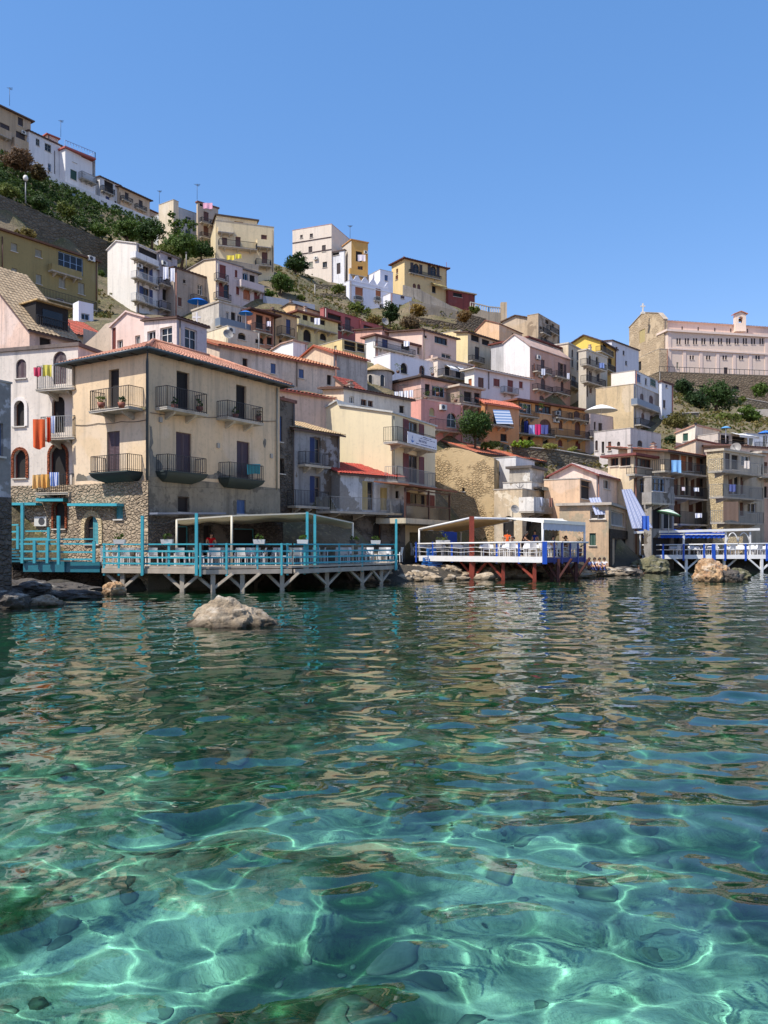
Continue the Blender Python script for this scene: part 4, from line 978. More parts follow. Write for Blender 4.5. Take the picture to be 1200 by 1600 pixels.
for px, py in ((250, 660), (340, 700), (423, 716)):
    t_, z_ = YR.tz(px, py); m_ = MB(); m_.box(YR.pt(t_ - .09, z_, .002), YR.dv * .18, YR.nv * .1, (0, 0, .26)); m_.build('meter_box', plain('box_grey', (170, 166, 156), .6), yroot)
# banner on the cream house balcony
fb = HOUSES['sign']['R'].out(1.14)
hs_ = HOUSES['sign']['root']
t0, z0 = fb.tz(636.5, 692); t1, _ = fb.tz(682, 697); z1_ = EYE + (HY - 674) / F * fb.D(t0)
banner = thing('banner', fb.pt(t0, z0), 'white banner with blue emblem and phone number hung on the cream house balcony', 'banner')
m_ = MB(); m_.box(fb.pt(t0, z0, 0), fb.dv * (t1 - t0), fb.nv * .03, (0, 0, z1_ - z0)); m_.build('sheet', cloth((226, 230, 240)), banner)
def text(parent, name, body, fc, t, z, size, mat, k=.035, align='LEFT', shear=0):
    cu = bpy.data.curves.new(name, 'FONT'); cu.body = body; cu.size = size; cu.extrude = .004; cu.align_x = align; cu.shear = shear
    o = bpy.data.objects.new(name, cu); COL.objects.link(o)
    x = fc.dv; y = Vector((0, 0, 1)); n = fc.nv
    if x.cross(y).dot(n) < 0: x = -x
    p = fc.pt(t, z, k); M = Matrix((x, y, n)).transposed().to_4x4(); M.translation = p - (wloc(parent) if parent else Vector())
    o.matrix_local = M
    me = bpy.data.meshes.new_from_object(o); bpy.data.objects.remove(o)
    me.materials.clear(); me.materials.append(mat)
    o = bpy.data.objects.new(name, me); COL.objects.link(o); o.parent = parent; o.matrix_local = M
    return o
NAVY = plain('navy_print', (34, 52, 110), .6)
bw_, bh_ = t1 - t0, z1_ - z0
text(banner, 'lettering', '0961 037563', fb, t0 + bw_ * .36, z0 + bh_ * .34, bh_ * .32, NAVY)
rt = random.Random(4)
for u0, u1, v, hh in ((.46, .78, .80, .10), (.36, .92, .66, .085), (.27, .97, .13, .10)):      # lines too small to read in the photograph
    m_ = MB(); u = u0
    while u < u1:
        l_ = rt.uniform(.010, .022); m_.box(fb.pt(t0 + bw_ * u, z0 + bh_ * v, .031), fb.dv * bw_ * l_, fb.nv * .004, (0, 0, bh_ * hh * rt.uniform(.6, 1))); u += l_ + rt.choice((.006, .006, .006, .028))
    m_.build('small_print', NAVY, banner)
m_ = MB(); c0 = (t0 + bw_ * .15, z0 + bh_ * .5)
for (r0, r1, a0, a1) in ((bh_ * .36, bh_ * .22, 3.3, 6.1), (bh_ * .2, bh_ * .12, 3.6, 5.6)):
    q = [a0 + (a1 - a0) * i / 10 for i in range(11)]
    for a, b in zip(q, q[1:]):
        w0 = math.sin((a - a0) / (a1 - a0) * math.pi); w1 = math.sin((b - a0) / (a1 - a0) * math.pi)
        pts = [(r0, a), (r0, b), (r0 - (r0 - r1) * w1, b), (r0 - (r0 - r1) * w0, a)]
        m_.poly([fb.pt(c0[0] + r * math.cos(x), c0[1] + r * math.sin(x), .036) for r, x in pts])
for dx in (-.1, .02): m_.poly([fb.pt(c0[0] + bh_ * (dx + u), c0[1] + bh_ * v, .037) for u, v in ((0, -.02), (.09, .0), (.06, .26), (.03, .26))])
m_.build('emblem', plain('blue_print', (46, 110, 190), .6), banner)
# timber veranda of the cream house, above its ground floor
fs = HOUSES['sign']['R']
vm = MB(); vd = 2.3
def vz(py): return EYE + (HY - py) / F * fs.out(vd).D(fs.out(vd).t(660))
ta, tb = fs.out(vd).t(634), fs.out(vd).t(704)
v_root = HOUSES['sign']['root']
m_ = MB(); m_.box(fs.pt(ta, vz(819), .01), fs.dv * (tb - ta), fs.nv * vd, (0, 0, vz(811) - vz(819))); m_.build('veranda_floor', plaster((206, 192, 160), .5), v_root)
m_ = MB(); m_.prism([fs.pt(ta - .3, vz(763), vd + .4), fs.pt(tb + .4, vz(763), vd + .4), fs.pt(tb + .4, vz(756), .01), fs.pt(ta - .3, vz(756), .01)], (0, 0, .1)); m_.build('veranda_roof', plain('veranda_boards', (120, 72, 50), .7), v_root)
for t in (ta + .05, (ta + tb) / 2, tb - .07):
    m_ = MB(); m_.box(fs.pt(t - .06, vz(811), vd - .13), fs.dv * .12, fs.nv * .12, (0, 0, vz(765) - vz(811))); m_.build('veranda_post', plain('dark_wood', (72, 44, 34), .6), v_root)
m_ = MB()
for zz in (vz(768), vz(791)): m_.box(fs.pt(ta + .1, zz, vd - .1), fs.dv * (tb - ta - .2), fs.nv * .07, (0, 0, .09))
m_.build('veranda_rail', plain('dark_wood', (72, 44, 34), .6), v_root)
m_ = MB(); m_.box(fs.pt(ta + .1, vz(811), vd - .08), fs.dv * (tb - ta - .2), fs.nv * .03, (0, 0, vz(792) - vz(811))); m_.build('veranda_panel', glassmat(), v_root)
# round apse of the chapel
hj = HOUSES['jj']; fj = hj['R']
ac = Vector((*(P(590, 600, 84)[:2]), 0)); ar = 1.55
za0, za1 = EYE + (HY - 640) / F * 83, EYE + (HY - 580) / F * 83
m_ = MB(); m_.lathe(ac, [(ar, za0), (ar, za1)], 24); m_.build('apse', hj['wm'], hj['root'])
m_ = MB(); m_.lathe(ac, [(ar + .25, za1), (ar + .25, za1 + .1), (.05, za1 + 1.0)], 24); m_.build('apse_roof', tilemat((206, 170, 122)), hj['root'])
for px in (579, 597):
    best = min((Vector((ac.x + ar * math.cos(a), ac.y + ar * math.sin(a), 0)) for a in [math.pi + math.pi * i / 180 for i in range(181)]), key=lambda p: abs(CX + F * p.x / p.y - px))
    nn = (best - ac).normalized(); dd = Vector((-nn.y, nn.x, 0)); f_ = Fac((best.x, best.y), (dd.x, dd.y), (nn.x, nn.y))
    z0_ = EYE + (HY - 603) / F * best.y; z1_ = EYE + (HY - 585) / F * best.y
    m_ = MB(); pts = [(-.24, z0_)] + arch_pts(-.24, .24, z1_ - .24, z1_, 8)[0:] + [(.24, z0_)]
    m_.prism([f_.pt(a, b, .012) for a, b in pts], f_.nv * .02); o = m_.build('window', glassmat(), hj['root'])
    arch_pts_ = pts; m_ = MB()
    for a, b in zip(pts, pts[1:]): m_.beam(f_.pt(*a, .03), f_.pt(*b, .03), .06)
    m_.build('frame', plaster((214, 204, 190), .3), o)
# dormer block, coloured dark for the shade of the recessed roof terrace
hn = HOUSES['nn']; Wn = hn['W']; zn = hn['z1']; tn = math.tan(R(42))
m_ = MB(); r0, r1 = .8, 3.4
zA, zB = zn + .55 * tn, zn + 2.35 * tn
m_.prism([Wn(r0, .5, zA), Wn(r0, .5, zB + .12), Wn(r0, 2.7, zB + .12), Wn(r0, 2.4, zA)], Wn(r1, 0, 0) - Wn(r0, 0, 0))
o = m_.build('dormer', DARK(), hn['root'])
m_ = MB(); m_.box(Wn(r0 + .5, .44, zA + .3), Wn(r1 - 1, 0, 0) - Wn(r0, 0, 0), Wn(0, .05, 0) - Wn(0, 0, 0), (0, 0, 1.0)); m_.build('window', glassmat(), o)
m_ = MB(); m_.box(Wn(r0 - .15, .1, zB + .12), Wn(r1 + .15, 0, 0) - Wn(r0 - .15, 0, 0), Wn(0, 2.9, .0) - Wn(0, 0, 0), (0, 0, .1)); m_.build('dormer_roof', tilemat((214, 176, 120)), o)
m_ = MB(); q = [Wn(r0, .35, 0), Wn(r1, .35, 0)]; railing(m_, [Vector((v.x, v.y, 0)) for v in q], zA, zA + .75, .012, .14); m_.build('railing', IRON(), o)
# scalloped parapet of the white villa
hv = HOUSES['w10']; fv = hv['R']; m_ = MB(); n_ = 5; zz = hv['z1'] + .08
for i in range(n_):
    a = hv['wr'] * i / n_; b = hv['wr'] * (i + 1) / n_
    pts = [fv.pt(a, zz, -.02)] + [fv.pt(a + (b - a) * j / 8, zz + .2 + .9 * (abs(math.cos(math.pi * j / 8))) ** 1.3, -.02) for j in range(9)] + [fv.pt(b, zz, -.02)]
    m_.prism(pts, -fv.nv * .2)
m_.build('scalloped_parapet', plaster((236, 234, 240), .1), hv['root'])
# painted star on the lit wall of the white shabby house
hq = HOUSES['iw2']; fq = hq['L']; t_, z_ = fq.tz(812, 764); m_ = MB()
for i in range(4):
    a = math.pi * i / 4; u = Vector((math.cos(a), math.sin(a))); v = Vector((-u.y, u.x)) * .035
    m_.poly([fq.pt(t_ + p.x, z_ + p.y, .012) for p in (u * .5 + v * .2, v, -u * .5 + v * .2, -u * .5 - v * .2, -v, u * .5 - v * .2)])
m_.build('star', plain('grey_print', (70, 74, 90), .7), hq['root'])
# ridge house terrace slab and railing
h3 = HOUSES['t3']; f3 = h3['R']
m_ = MB(); ta, za = f3.tz(101, 229); tb = f3.out(1).t(150)
slab(m_, [f3.pt(-.3, za, .3), f3.pt(tb, za, 1.0), f3.pt(tb, za, -5), f3.pt(-.3, za, -5)], .28)
m_.build('terrace_slab', plain('red_edge', (186, 96, 84), .7), h3['root'])
m_ = MB(); railing(m_, [f3.pt(-.2, 0, .2), f3.pt(tb - .1, 0, .9), f3.pt(tb - .1, 0, -4)], za, za + 1.05, .03, .5); m_.build('railing', plain('pale_blue_rail', (150, 180, 220), .5), h3['root'])
m_ = MB(); m_.box(f3.pt(f3.t(127), za - 9, -.02), f3.dv * (tb - f3.t(127)), -f3.nv * 4, (0, 0, 8.6)); m_.build('side_wall', h3['wm'], h3['root'])

# ------------------------------------------------------------------ the church
ch = thing('church', P(1043, 585, 190), 'pale pink church with stone gable front and small bell gable on the hilltop', 'church')
def merge_to(root, key):
    rb_ = HOUSES[key]['root']
    for c_ in list(rb_.children):
        c_.location = c_.location + rb_.location - root.location; c_.parent = root
    bpy.data.objects.remove(rb_); HOUSES[key]['root'] = root
PINK = (232, 206, 182)
pairs = ' '.join('s/dk %.1f 528.5 %.1f 538; s/dk %.1f 528.5 %.1f 538;' % (1057 + 12.95 * i, 1059.6 + 12.95 * i, 1061 + 12.95 * i, 1063.6 + 12.95 * i) for i in range(11))
low = ' '.join('s/dk %.1f 555.5 %.1f 562; s/dk %.1f 555.5 %.1f 562;' % (1077.5 + 25.7 * i, 1080.3 + 25.7 * i, 1081.6 + 25.7 * i, 1084.4 + 25.7 * i) for i in range(5))
H('chA', 'c', 'c', 'c', 190, 12, None, 1043, 1200, (1043, 518), 586, PINK, 'none', dirt=.06, wl=8, Rr=pairs + low + 's/dk 1131 574 1137 585; s/gy 1057 566 1060 576;')
H('chB', 'c', 'c', 'c', 194, 12, None, 1030, 1225, (1030, 501), 586, (236, 200, 176), 'gR', dirt=.06, wl=12, ov=.4, pitch=9, rcol=(226, 140, 110), tile=.8, fascia=(226, 190, 176),
  Rr='s/dk 1065 510 1067 516; s/dk 1090 511 1092 517; s/dk 1116 512 1118 518; s/dk 1141 513 1143 519; s/dk 1167 514 1169 520')
H('chC', 'c', 'c', 'c', 191, 12, 983, 1037, 1043, 497, 586, CST, 'gR', wl=16, ov=.2, rcol=(196, 176, 150), ltop=[(1037, 498), (1029, 489), (1005, 488), (983, 512)], L='s/cr 999 512 1008 535')
H('chD', 'c', 'c', 'c', 188, 12, 976, 1030, 1044, (1030, 545), 590, CST, 'par', Rr='', L='d 992 566 1002 580')
for k_ in ('chA', 'chB', 'chC', 'chD'): merge_to(ch, k_)
fa = HOUSES['chA']['R']; z1a = HOUSES['chA']['z1']; wra = HOUSES['chA']['wr']
m_ = MB(); m_.box(fa.pt(-.5, z1a, .5), fa.dv * (wra + 1), -fa.nv * 4.6, (0, 0, .5)); m_.build('aisle_cornice', plaster((238, 212, 192), .1), ch)
for px in (1046, 1069, 1095, 1121, 1147, 1172, 1197):
    t = fa.t(px); m_ = MB(); z_b = HOUSES['chA']['zb'] - 1; m_.box(fa.pt(t - .4, z_b, .003), fa.dv * .8, fa.nv * .14, (0, 0, (z1a if px in (1046, 1197) else EYE + (HY - 547) / F * 190) - z_b)); m_.build('pilaster', plaster((234, 206, 186), .1), ch)
t0, z0 = fa.tz(1045, 546); m_ = MB(); m_.box(fa.pt(.2, z0, .004), fa.dv * (wra - .4), fa.nv * .3, (0, 0, .35)); m_.build('string_course', plaster((238, 212, 192), .1), ch)
# bell gable and cross
c = P(1157.5, 508, 197); m_ = MB(); fcb = Fac((c.x - 1.3, c.y), (1, 0), (0, -1)); zt = EYE + (HY - 491) / F * 197
wall_face(m_, fcb, 0, 2.6, c.z - 1.5, zt, [(.75, 1.85, zt - 2.1, zt - .5, True)], 0, [(0, zt), (1.3, zt + .6), (2.6, zt)], 1.2)
m_.box(fcb.pt(0, c.z - 1.5, -1.2), fcb.dv * .01, fcb.nv * 1.19, (0, 0, zt - c.z + 1.5)); m_.box(fcb.pt(2.59, c.z - 1.5, -1.2), fcb.dv * .01, fcb.nv * 1.19, (0, 0, zt - c.z + 1.5))
m_.poly([fcb.pt(0, c.z - 1.5, -1.2), fcb.pt(.75, c.z - 1.5, -1.2), fcb.pt(.75, zt, -1.2), fcb.pt(0, zt, -1.2)]); m_.poly([fcb.pt(1.85, c.z - 1.5, -1.2), fcb.pt(2.6, c.z - 1.5, -1.2), fcb.pt(2.6, zt, -1.2), fcb.pt(1.85, zt, -1.2)])
o = m_.build('bell_gable', plaster((236, 210, 186), .1), ch)
m_ = MB(); m_.prism([fcb.pt(-.4, zt, .3), fcb.pt(1.3, zt + .65, .3), fcb.pt(3.0, zt, .3), fcb.pt(3.0, zt + .18, .3), fcb.pt(1.3, zt + .85, .3), fcb.pt(-.4, zt + .18, .3)], -fcb.nv * 1.8); m_.build('cap', tilemat((210, 140, 110)), o)
m_ = MB(); m_.lathe(fcb.pt(1.3, zt - 1.6, -.6), [(.45, 0), (.34, .2), (.28, .6), (.05, .75)], 10); m_.build('bell', plain('bronze', (92, 80, 52), .4, .8), o)
c = P(1004.5, 488, 196); m_ = MB(); m_.beam(c, c + Vector((0, 0, 2.2)), .28); m_.beam(c + Vector((-.55, 0, 1.5)), c + Vector((.55, 0, 1.5)), .24); m_.cbox(c + Vector((0, 0, -.2)), .9, .9, .5); m_.build('cross', plaster((226, 216, 200), .1), ch)
H('chbase', 'terrace_wall', 'long stone terrace wall with arched openings carrying the church', 'terrace wall', 181, 9, None, 1029, 1235, (1029, 581), 622, stonemat((150, 134, 112), (118, 104, 88), 1.8, depth=.15), 'par', wl=7, rcol=(176, 160, 136),
  Rr='^d 1056 594 1064 605; ^d 1090 602 1101 608.5; ^d 1116 602 1127 617; ^d 1143 602.5 1155 609.5', ext=8)
fcb = HOUSES['chbase']['R']; m_ = MB(); railing(m_, [fcb.pt(.3, 0, -.3), fcb.pt(HOUSES['chbase']['wr'] - .3, 0, -.3)], HOUSES['chbase']['z1'] + .08, HOUSES['chbase']['z1'] + 1.3, .035, 1.2); m_.build('railing', IRON(), HOUSES['chbase']['root'])

# ------------------------------------------------------------------ free-standing walls
def wallrun(name, label, cat, pts, hpx, mat, thick=.5, cap=None, deep=1.5):
    """pts: (px, py of the top, depth); hpx: visible height in pixels"""
    q = [P(*p) for p in pts]
    root = thing(name, q[0] - Vector((0, 0, hpx * pts[0][2] / F)), label, cat)
    m_ = MB(); c_ = MB()
    for (a, b), (pa, pb) in zip(zip(q, q[1:]), zip(pts, pts[1:])):
        d = Vector((b.x - a.x, b.y - a.y, 0)).normalized(); n = Vector((-d.y, d.x, 0)) * thick
        ha, hb = hpx * pa[2] / F + deep, hpx * pb[2] / F + deep
        A = [a, b, b + n, a + n]; B = [a - Vector((0, 0, ha)), b - Vector((0, 0, hb)), b + n - Vector((0, 0, hb)), a + n - Vector((0, 0, ha))]
        m_.poly(A); m_.poly([A[0], A[1], B[1], B[0]]); m_.poly([A[2], A[3], B[3], B[2]]); m_.poly([A[1], A[2], B[2], B[1]]); m_.poly([A[3], A[0], B[0], B[3]])
        if cap:
            o_ = n.normalized() * .06
            slab(c_, [p + Vector((0, 0, .1)) for p in (a - o_, b - o_, b + n + o_, a + n + o_)], .097)
    m_.build('wall_body', mat, root)
    if cap: c_.build('coping', cap, root)
    CTRL_EXTRA.extend([(p.x, p.y - .5, p.z - hpx * pp[2] / F) for p, pp in zip(q, pts)]); CTRL_EXTRA.extend([(p.x, p.y + thick + .6, p.z - .4) for p in q])
    return root
CTRL_EXTRA = []
RW = stonemat((142, 132, 114), (106, 98, 84), 2.2, depth=.15)
COPE = plaster((214, 204, 188), .5)
wallrun('retaining_wall', 'long dark stone retaining wall above the olive yellow house', 'retaining wall', [(-30, 290, 102), (0, 304, 105), (85, 341, 112.5), (168, 377, 121)], 62, RW, .8)
wallrun('parapet_wall', 'white road parapet in front of the ridge row of houses', 'wall', [(60, 266, 134), (75, 272, 136), (150, 304, 146), (252, 347, 158)], 7, plaster((226, 222, 214), .4), .4)
wallrun('retaining_wall', 'dark stone garden wall below the mustard apartment house', 'retaining wall', [(800, 697, 84), (868, 703, 85.5), (945, 716, 88)], 34, RW, .5, COPE)
wallrun('retaining_wall', 'sloping grey ramp wall under the hilltop villa', 'retaining wall', [(630, 445, 147), (655, 452, 147.5), (690, 470, 148.5), (716, 484, 149.5)], 24, plaster((170, 158, 140), .8), .5)
wallrun('retaining_wall', 'upper grey terrace wall below the hilltop villa', 'retaining wall', [(640, 470, 141), (680, 477, 142), (722, 488, 143)], 26, plaster((150, 138, 120), .9), .5)
wallrun('retaining_wall', 'lower dark terrace wall below the hilltop villa', 'retaining wall', [(650, 495, 135), (690, 501, 136), (738, 512, 137)], 40, stonemat((120, 108, 92), (100, 90, 78), 1.8, depth=.15), .5)
wallrun('retaining_wall', 'tall grey buttress wall under the skyline promenade', 'retaining wall', [(714, 486, 139.5), (760, 498, 142)], 40, stonemat((136, 124, 108), (110, 100, 86), 1.8, depth=.15), .5)
prom = wallrun('promenade_wall', 'skyline promenade wall with balustrade and end pillar', 'wall', [(735, 480, 150), (764, 487, 151), (789, 489, 152)], 26, plaster((186, 168, 140), .6), .6)
m_ = MB()
for a, b in (((735, 480, 150.1), (764, 487, 151.1)), ((764, 487, 151.1), (786, 489, 152))):
    A, B = P(*a), P(*b); m_.beam(A + Vector((0, .2, 1)), B + Vector((0, .2, 1)), .25, .16)
    for i in range(9): q = A.lerp(B, i / 8); m_.beam(q + Vector((0, .2, 0)), q + Vector((0, .2, 1)), .16)
m_.build('balustrade', plaster((206, 196, 176), .3), prom)
m_ = MB(); q = P(787, 505, 152); m_.cbox(q + Vector((0, .2, 1.2)), 1.1, 1.1, 5.4); m_.build('pillar', plaster((206, 180, 140), .5), prom)
wallrun('sheet_fence', 'grey blue corrugated sheet fence on the middle slope', 'fence', [(411, 462, 108), (450, 468, 109), (492, 476, 110)], 11, plain('sheet_metal', (150, 156, 166), .5, var=.2), .06)
wallrun('terrace_wall', 'upper small dry stone wall on the bare middle slope', 'terrace wall', [(492, 444, 133), (541, 446, 134)], 8, RW, .5)
wallrun('terrace_wall', 'lower small dry stone wall on the bare middle slope', 'terrace wall', [(500, 458, 127), (541, 460, 128)], 9, RW, .5)
wallrun('ramp_wall', 'long pale edged ramp wall below the church terrace', 'ramp wall', [(1050, 603, 160), (1110, 612, 162), (1215, 632, 165)], 16, RW, .5, COPE)
wallrun('garden_wall', 'grey plastered garden wall at right edge of the green slope', 'garden wall', [(1155, 641, 138), (1220, 638, 139)], 18, plaster((196, 184, 166), .6), .5)
wallrun('garden_wall', 'low white edged wall left of the green slope', 'garden wall', [(1030, 647, 116), (1060, 646, 117), (1092, 645, 118)], 7, RW, .5, COPE)
wallrun('quay_wall', 'rough stone quay wall behind the turquoise deck piles', 'quay wall', [(20, 892, 40), (118, 892, 41.5), (160, 892, 41.2)], 36, DST, 1.2)
wallrun('quay_wall', 'dark stone quay wall under the right blue canopy', 'quay wall', [(992, 872, 70), (1100, 870, 70.5), (1230, 868, 70)], 20, DST, 1.)
wallrun('low_wall', 'beige stone wall between the tables of the right blue canopy restaurant', 'wall', [(1114, 840, 69), (1161, 838, 69.5)], 26, LST, .5)

# ------------------------------------------------------------------ terrain
SLOPE_TOP = [(-40, 229, 126), (0, 243, 130), (75, 281, 135.5), (150, 314, 145), (252, 356, 157)]
SLOPE_BOT = [(-40, 290, 103), (0, 306, 107), (75, 339, 113.5), (168, 379, 122.5), (310, 410, 116)]
EXTRA = [(270, 392, 128), (330, 405, 122), (300, 400, 118), (230, 372, 128), (180, 376, 124),
         (430, 428, 124), (480, 432, 136), (535, 462, 134), (575, 505, 134), (612, 505, 134), (645, 505, 136), (440, 455, 114), (500, 468, 116), (550, 490, 122), (600, 500, 126), (640, 500, 130), (650, 535, 116), (600, 515, 116), (700, 470, 152), (745, 520, 130),
         (1060, 655, 112), (1100, 650, 122), (1140, 652, 126), (1180, 655, 128), (1050, 690, 98), (1100, 680, 100), (1150, 672, 104), (1200, 672, 108), (1060, 618, 158), (1120, 630, 152), (1190, 642, 150), (1050, 624, 172), (1120, 626, 172), (1200, 634, 172),
         (0, 378, 98), (80, 410, 104), (160, 440, 112), (760, 690, 84), (740, 698, 80), (840, 700, 88), (900, 705, 90)]
SKY_LINE = [(-80, 240), (0, 270), (100, 300), (180, 340), (250, 400), (340, 410), (430, 440), (520, 450), (600, 470), (700, 490), (790, 530), (880, 560), (970, 590), (1040, 600), (1240, 610)]
SHORE = [(-150, 29.5), (0, 33.5), (60, 36), (160, 39.5), (300, 44), (440, 46.5), (560, 47.5), (620, 48), (690, 50), (760, 52.5), (840, 55), (905, 57), (960, 59.5), (1010, 66), (1100, 69), (1300, 68)]
pts = list(CTRL) + CTRL_EXTRA
for px, py, D in EXTRA: p = P(px, py, D); pts.append((p.x, p.y, p.z))
for px, py in SKY_LINE:
    for D in (235, 290): p = P(px, py + 25, D); pts.append((p.x, p.y, p.z - 4))
for px, D in SHORE:
    x = (px - CX) / F * D
    for dy, z in ((0, .25), (-1.5, -.7), (-5, -2.6), (-12, -3.4), (2.5, .75)): pts.append((x, D + dy, z))
for x in np.linspace(-60, 60, 16): pts.append((x, 14, -3.8))
from mathutils.geometry import delaunay_2d_cdt
for x, y, z in ((-260, 10, -4), (260, 10, -4), (-260, 345, 60), (260, 345, 40), (0, 345, 45), (-260, 130, 66), (260, 130, 20), (-260, 40, -1), (260, 60, 0)): pts.append((x, y, z))
for i, (ta_, tb_) in enumerate(zip(SLOPE_TOP, SLOPE_BOT)):
    A, B = P(*ta_), P(*tb_)
    for v in (0, .2, .4, .6, .8, 1): q = A.lerp(B, v); pts.append((q.x, q.y, q.z - .5))
acc = {}
for x, y, z in pts: acc.setdefault((round(x / 1.6), round(y / 1.6)), []).append((x, y, z))
PT = np.array([np.mean(v, axis=0) for v in acc.values()])
_r = delaunay_2d_cdt([Vector((p[0], p[1])) for p in PT], [], [], 0, 1e-4)
TRI = [tuple(f) for f in _r[2]]
def terrain_z(X, Y):
    Zt = np.full(X.shape, -4.0)
    for a_, b_, c_ in TRI:
        (x0, y0, z0), (x1, y1, z1), (x2, y2, z2) = PT[a_], PT[b_], PT[c_]
        m_ = (X >= min(x0, x1, x2)) & (X <= max(x0, x1, x2)) & (Y >= min(y0, y1, y2)) & (Y <= max(y0, y1, y2))
        if not m_.any(): continue
        xs, ys_ = X[m_], Y[m_]; dn = (y1 - y2) * (x0 - x2) + (x2 - x1) * (y0 - y2)
        if abs(dn) < 1e-9: continue
        l0 = ((y1 - y2) * (xs - x2) + (x2 - x1) * (ys_ - y2)) / dn; l1 = ((y2 - y0) * (xs - x2) + (x0 - x2) * (ys_ - y2)) / dn; l2 = 1 - l0 - l1
        ok = (l0 >= -1e-6) & (l1 >= -1e-6) & (l2 >= -1e-6)
        zz = Zt[m_]; zz[ok] = (l0 * z0 + l1 * z1 + l2 * z2)[ok]; Zt[m_] = zz
    return Zt
NX, NY = 210, 250
yy = 16 * np.exp(np.linspace(0, math.log(320 / 16), NY))
uu = np.linspace(-1, 1, NX)
GY = np.repeat(yy[:, None], NX, 1); GX = uu[None, :] * (GY * .62 + 12)
GZ = terrain_z(GX, GY)
for _ in range(2):
    q_ = np.pad(GZ, 1, mode='edge'); GZ = (q_[1:-1, 1:-1] * 2 + q_[:-2, 1:-1] + q_[2:, 1:-1] + q_[1:-1, :-2] + q_[1:-1, 2:]) / 6
rough = np.array([[mnoise.fractal((x * .35, y * .35, 0), .8, 2.2, 4) for x, y in zip(rx, ry)] for rx, ry in zip(GX, GY)])
GZ = GZ + rough * .28 * np.clip((GY - 30) / 30, .35, 1.4)
m, t, b = newmat('hillside_ground')
n1 = noise(t, .16, 6, .65); n2 = noise(t, 1.6, 6, .7)
o = mixc(t, ramp(t, n1, [(.4, 0.0), (.58, 1.0)]), lin((126, 112, 88)), lin((92, 92, 52)))
o = mixc(t, ramp(t, n2, [(.35, .75), (.65, 0.0)]), o, lin((92, 80, 62)))
o = mixc(t, ramp(t, noise(t, 5, 4), [(.55, 0.0), (.75, .7)]), o, lin((176, 156, 110)))
vv = nd(t, 'ShaderNodeTexVoronoi', Scale=.55); vv.feature = 'DISTANCE_TO_EDGE'
gp = nd(t, 'ShaderNodeNewGeometry').outputs['Position']; t.links.new(gp, vv.inputs['Vector'])
sz_ = nd(t, 'ShaderNodeSeparateXYZ'); t.links.new(gp, sz_.inputs[0])
mr = nd(t, 'ShaderNodeMapRange'); mr.inputs[1].default_value = 1.1; mr.inputs[2].default_value = 2.2; mr.inputs[3].default_value = 1; mr.inputs[4].default_value = 0; t.links.new(sz_.outputs[2], mr.inputs[0])
o = mixc(t, mr.outputs[0], o, mixc(t, n2, lin((44, 40, 34)), lin((84, 76, 62))))     # wet shore rock
t.links.new(o, b.inputs['Base Color']); b.inputs['Roughness'].default_value = 1
bump(t, b, n2, .8, .4)
mb = MB(); idx = np.arange(NX * NY).reshape(NY, NX)
mb.v = np.stack([GX, GY, GZ], -1).reshape(-1, 3).tolist()
mb.f = [tuple(q) for q in np.stack([idx[:-1, :-1], idx[:-1, 1:], idx[1:, 1:], idx[1:, :-1]], -1).reshape(-1, 4).tolist()]
mb.m = [0] * len(mb.f); mb.sm = [True] * len(mb.f)
terr = mb.build('hillside', m); terr['kind'] = 'structure'
def ground(x, y): return float(terrain_z(np.array([x]), np.array([y]))[0])
# ------------------------------------------------------------------ vegetation
def leafball(mb, c, rx, ry, rz, nclump, per, size, rng, droop=.0, mi=0):
    c = Vector(c)
    for _ in range(nclump):
        while True:
            q = Vector((rng.uniform(-1, 1), rng.uniform(-1, 1), rng.uniform(-1, 1)))
            if .02 < q.length < 1: break
        q = q.normalized() * (.45 + .55 * rng.random() ** .5)
        k = .8 + .35 * mnoise.noise(Vector((q.x * 2.1 + c.x, q.y * 2.1 + c.y, q.z * 2.1)))
        cc = c + Vector((q.x * rx * k, q.y * ry * k, q.z * rz * k))
        cr = min(rx, rz) * rng.uniform(.18, .34)
        for _ in range(per):
            p = cc + Vector((rng.gauss(0, 1), rng.gauss(0, 1), rng.gauss(0, .8))) * cr * .6
            n = (p - c + Vector((rng.gauss(0, 1), rng.gauss(0, 1), rng.gauss(0, 1))) * max(rx, rz) * .5).normalized()
            a = n.orthogonal().normalized(); a = (Matrix.Rotation(rng.uniform(0, 6.28), 3, n) @ a); b_ = n.cross(a)
            s_ = size * rng.uniform(.6, 1.3)
            mb.poly([p - a * s_, p - b_ * s_ * .45 + n * s_ * .12, p + a * s_, p + b_ * s_ * .45 + n * s_ * .12], mi)

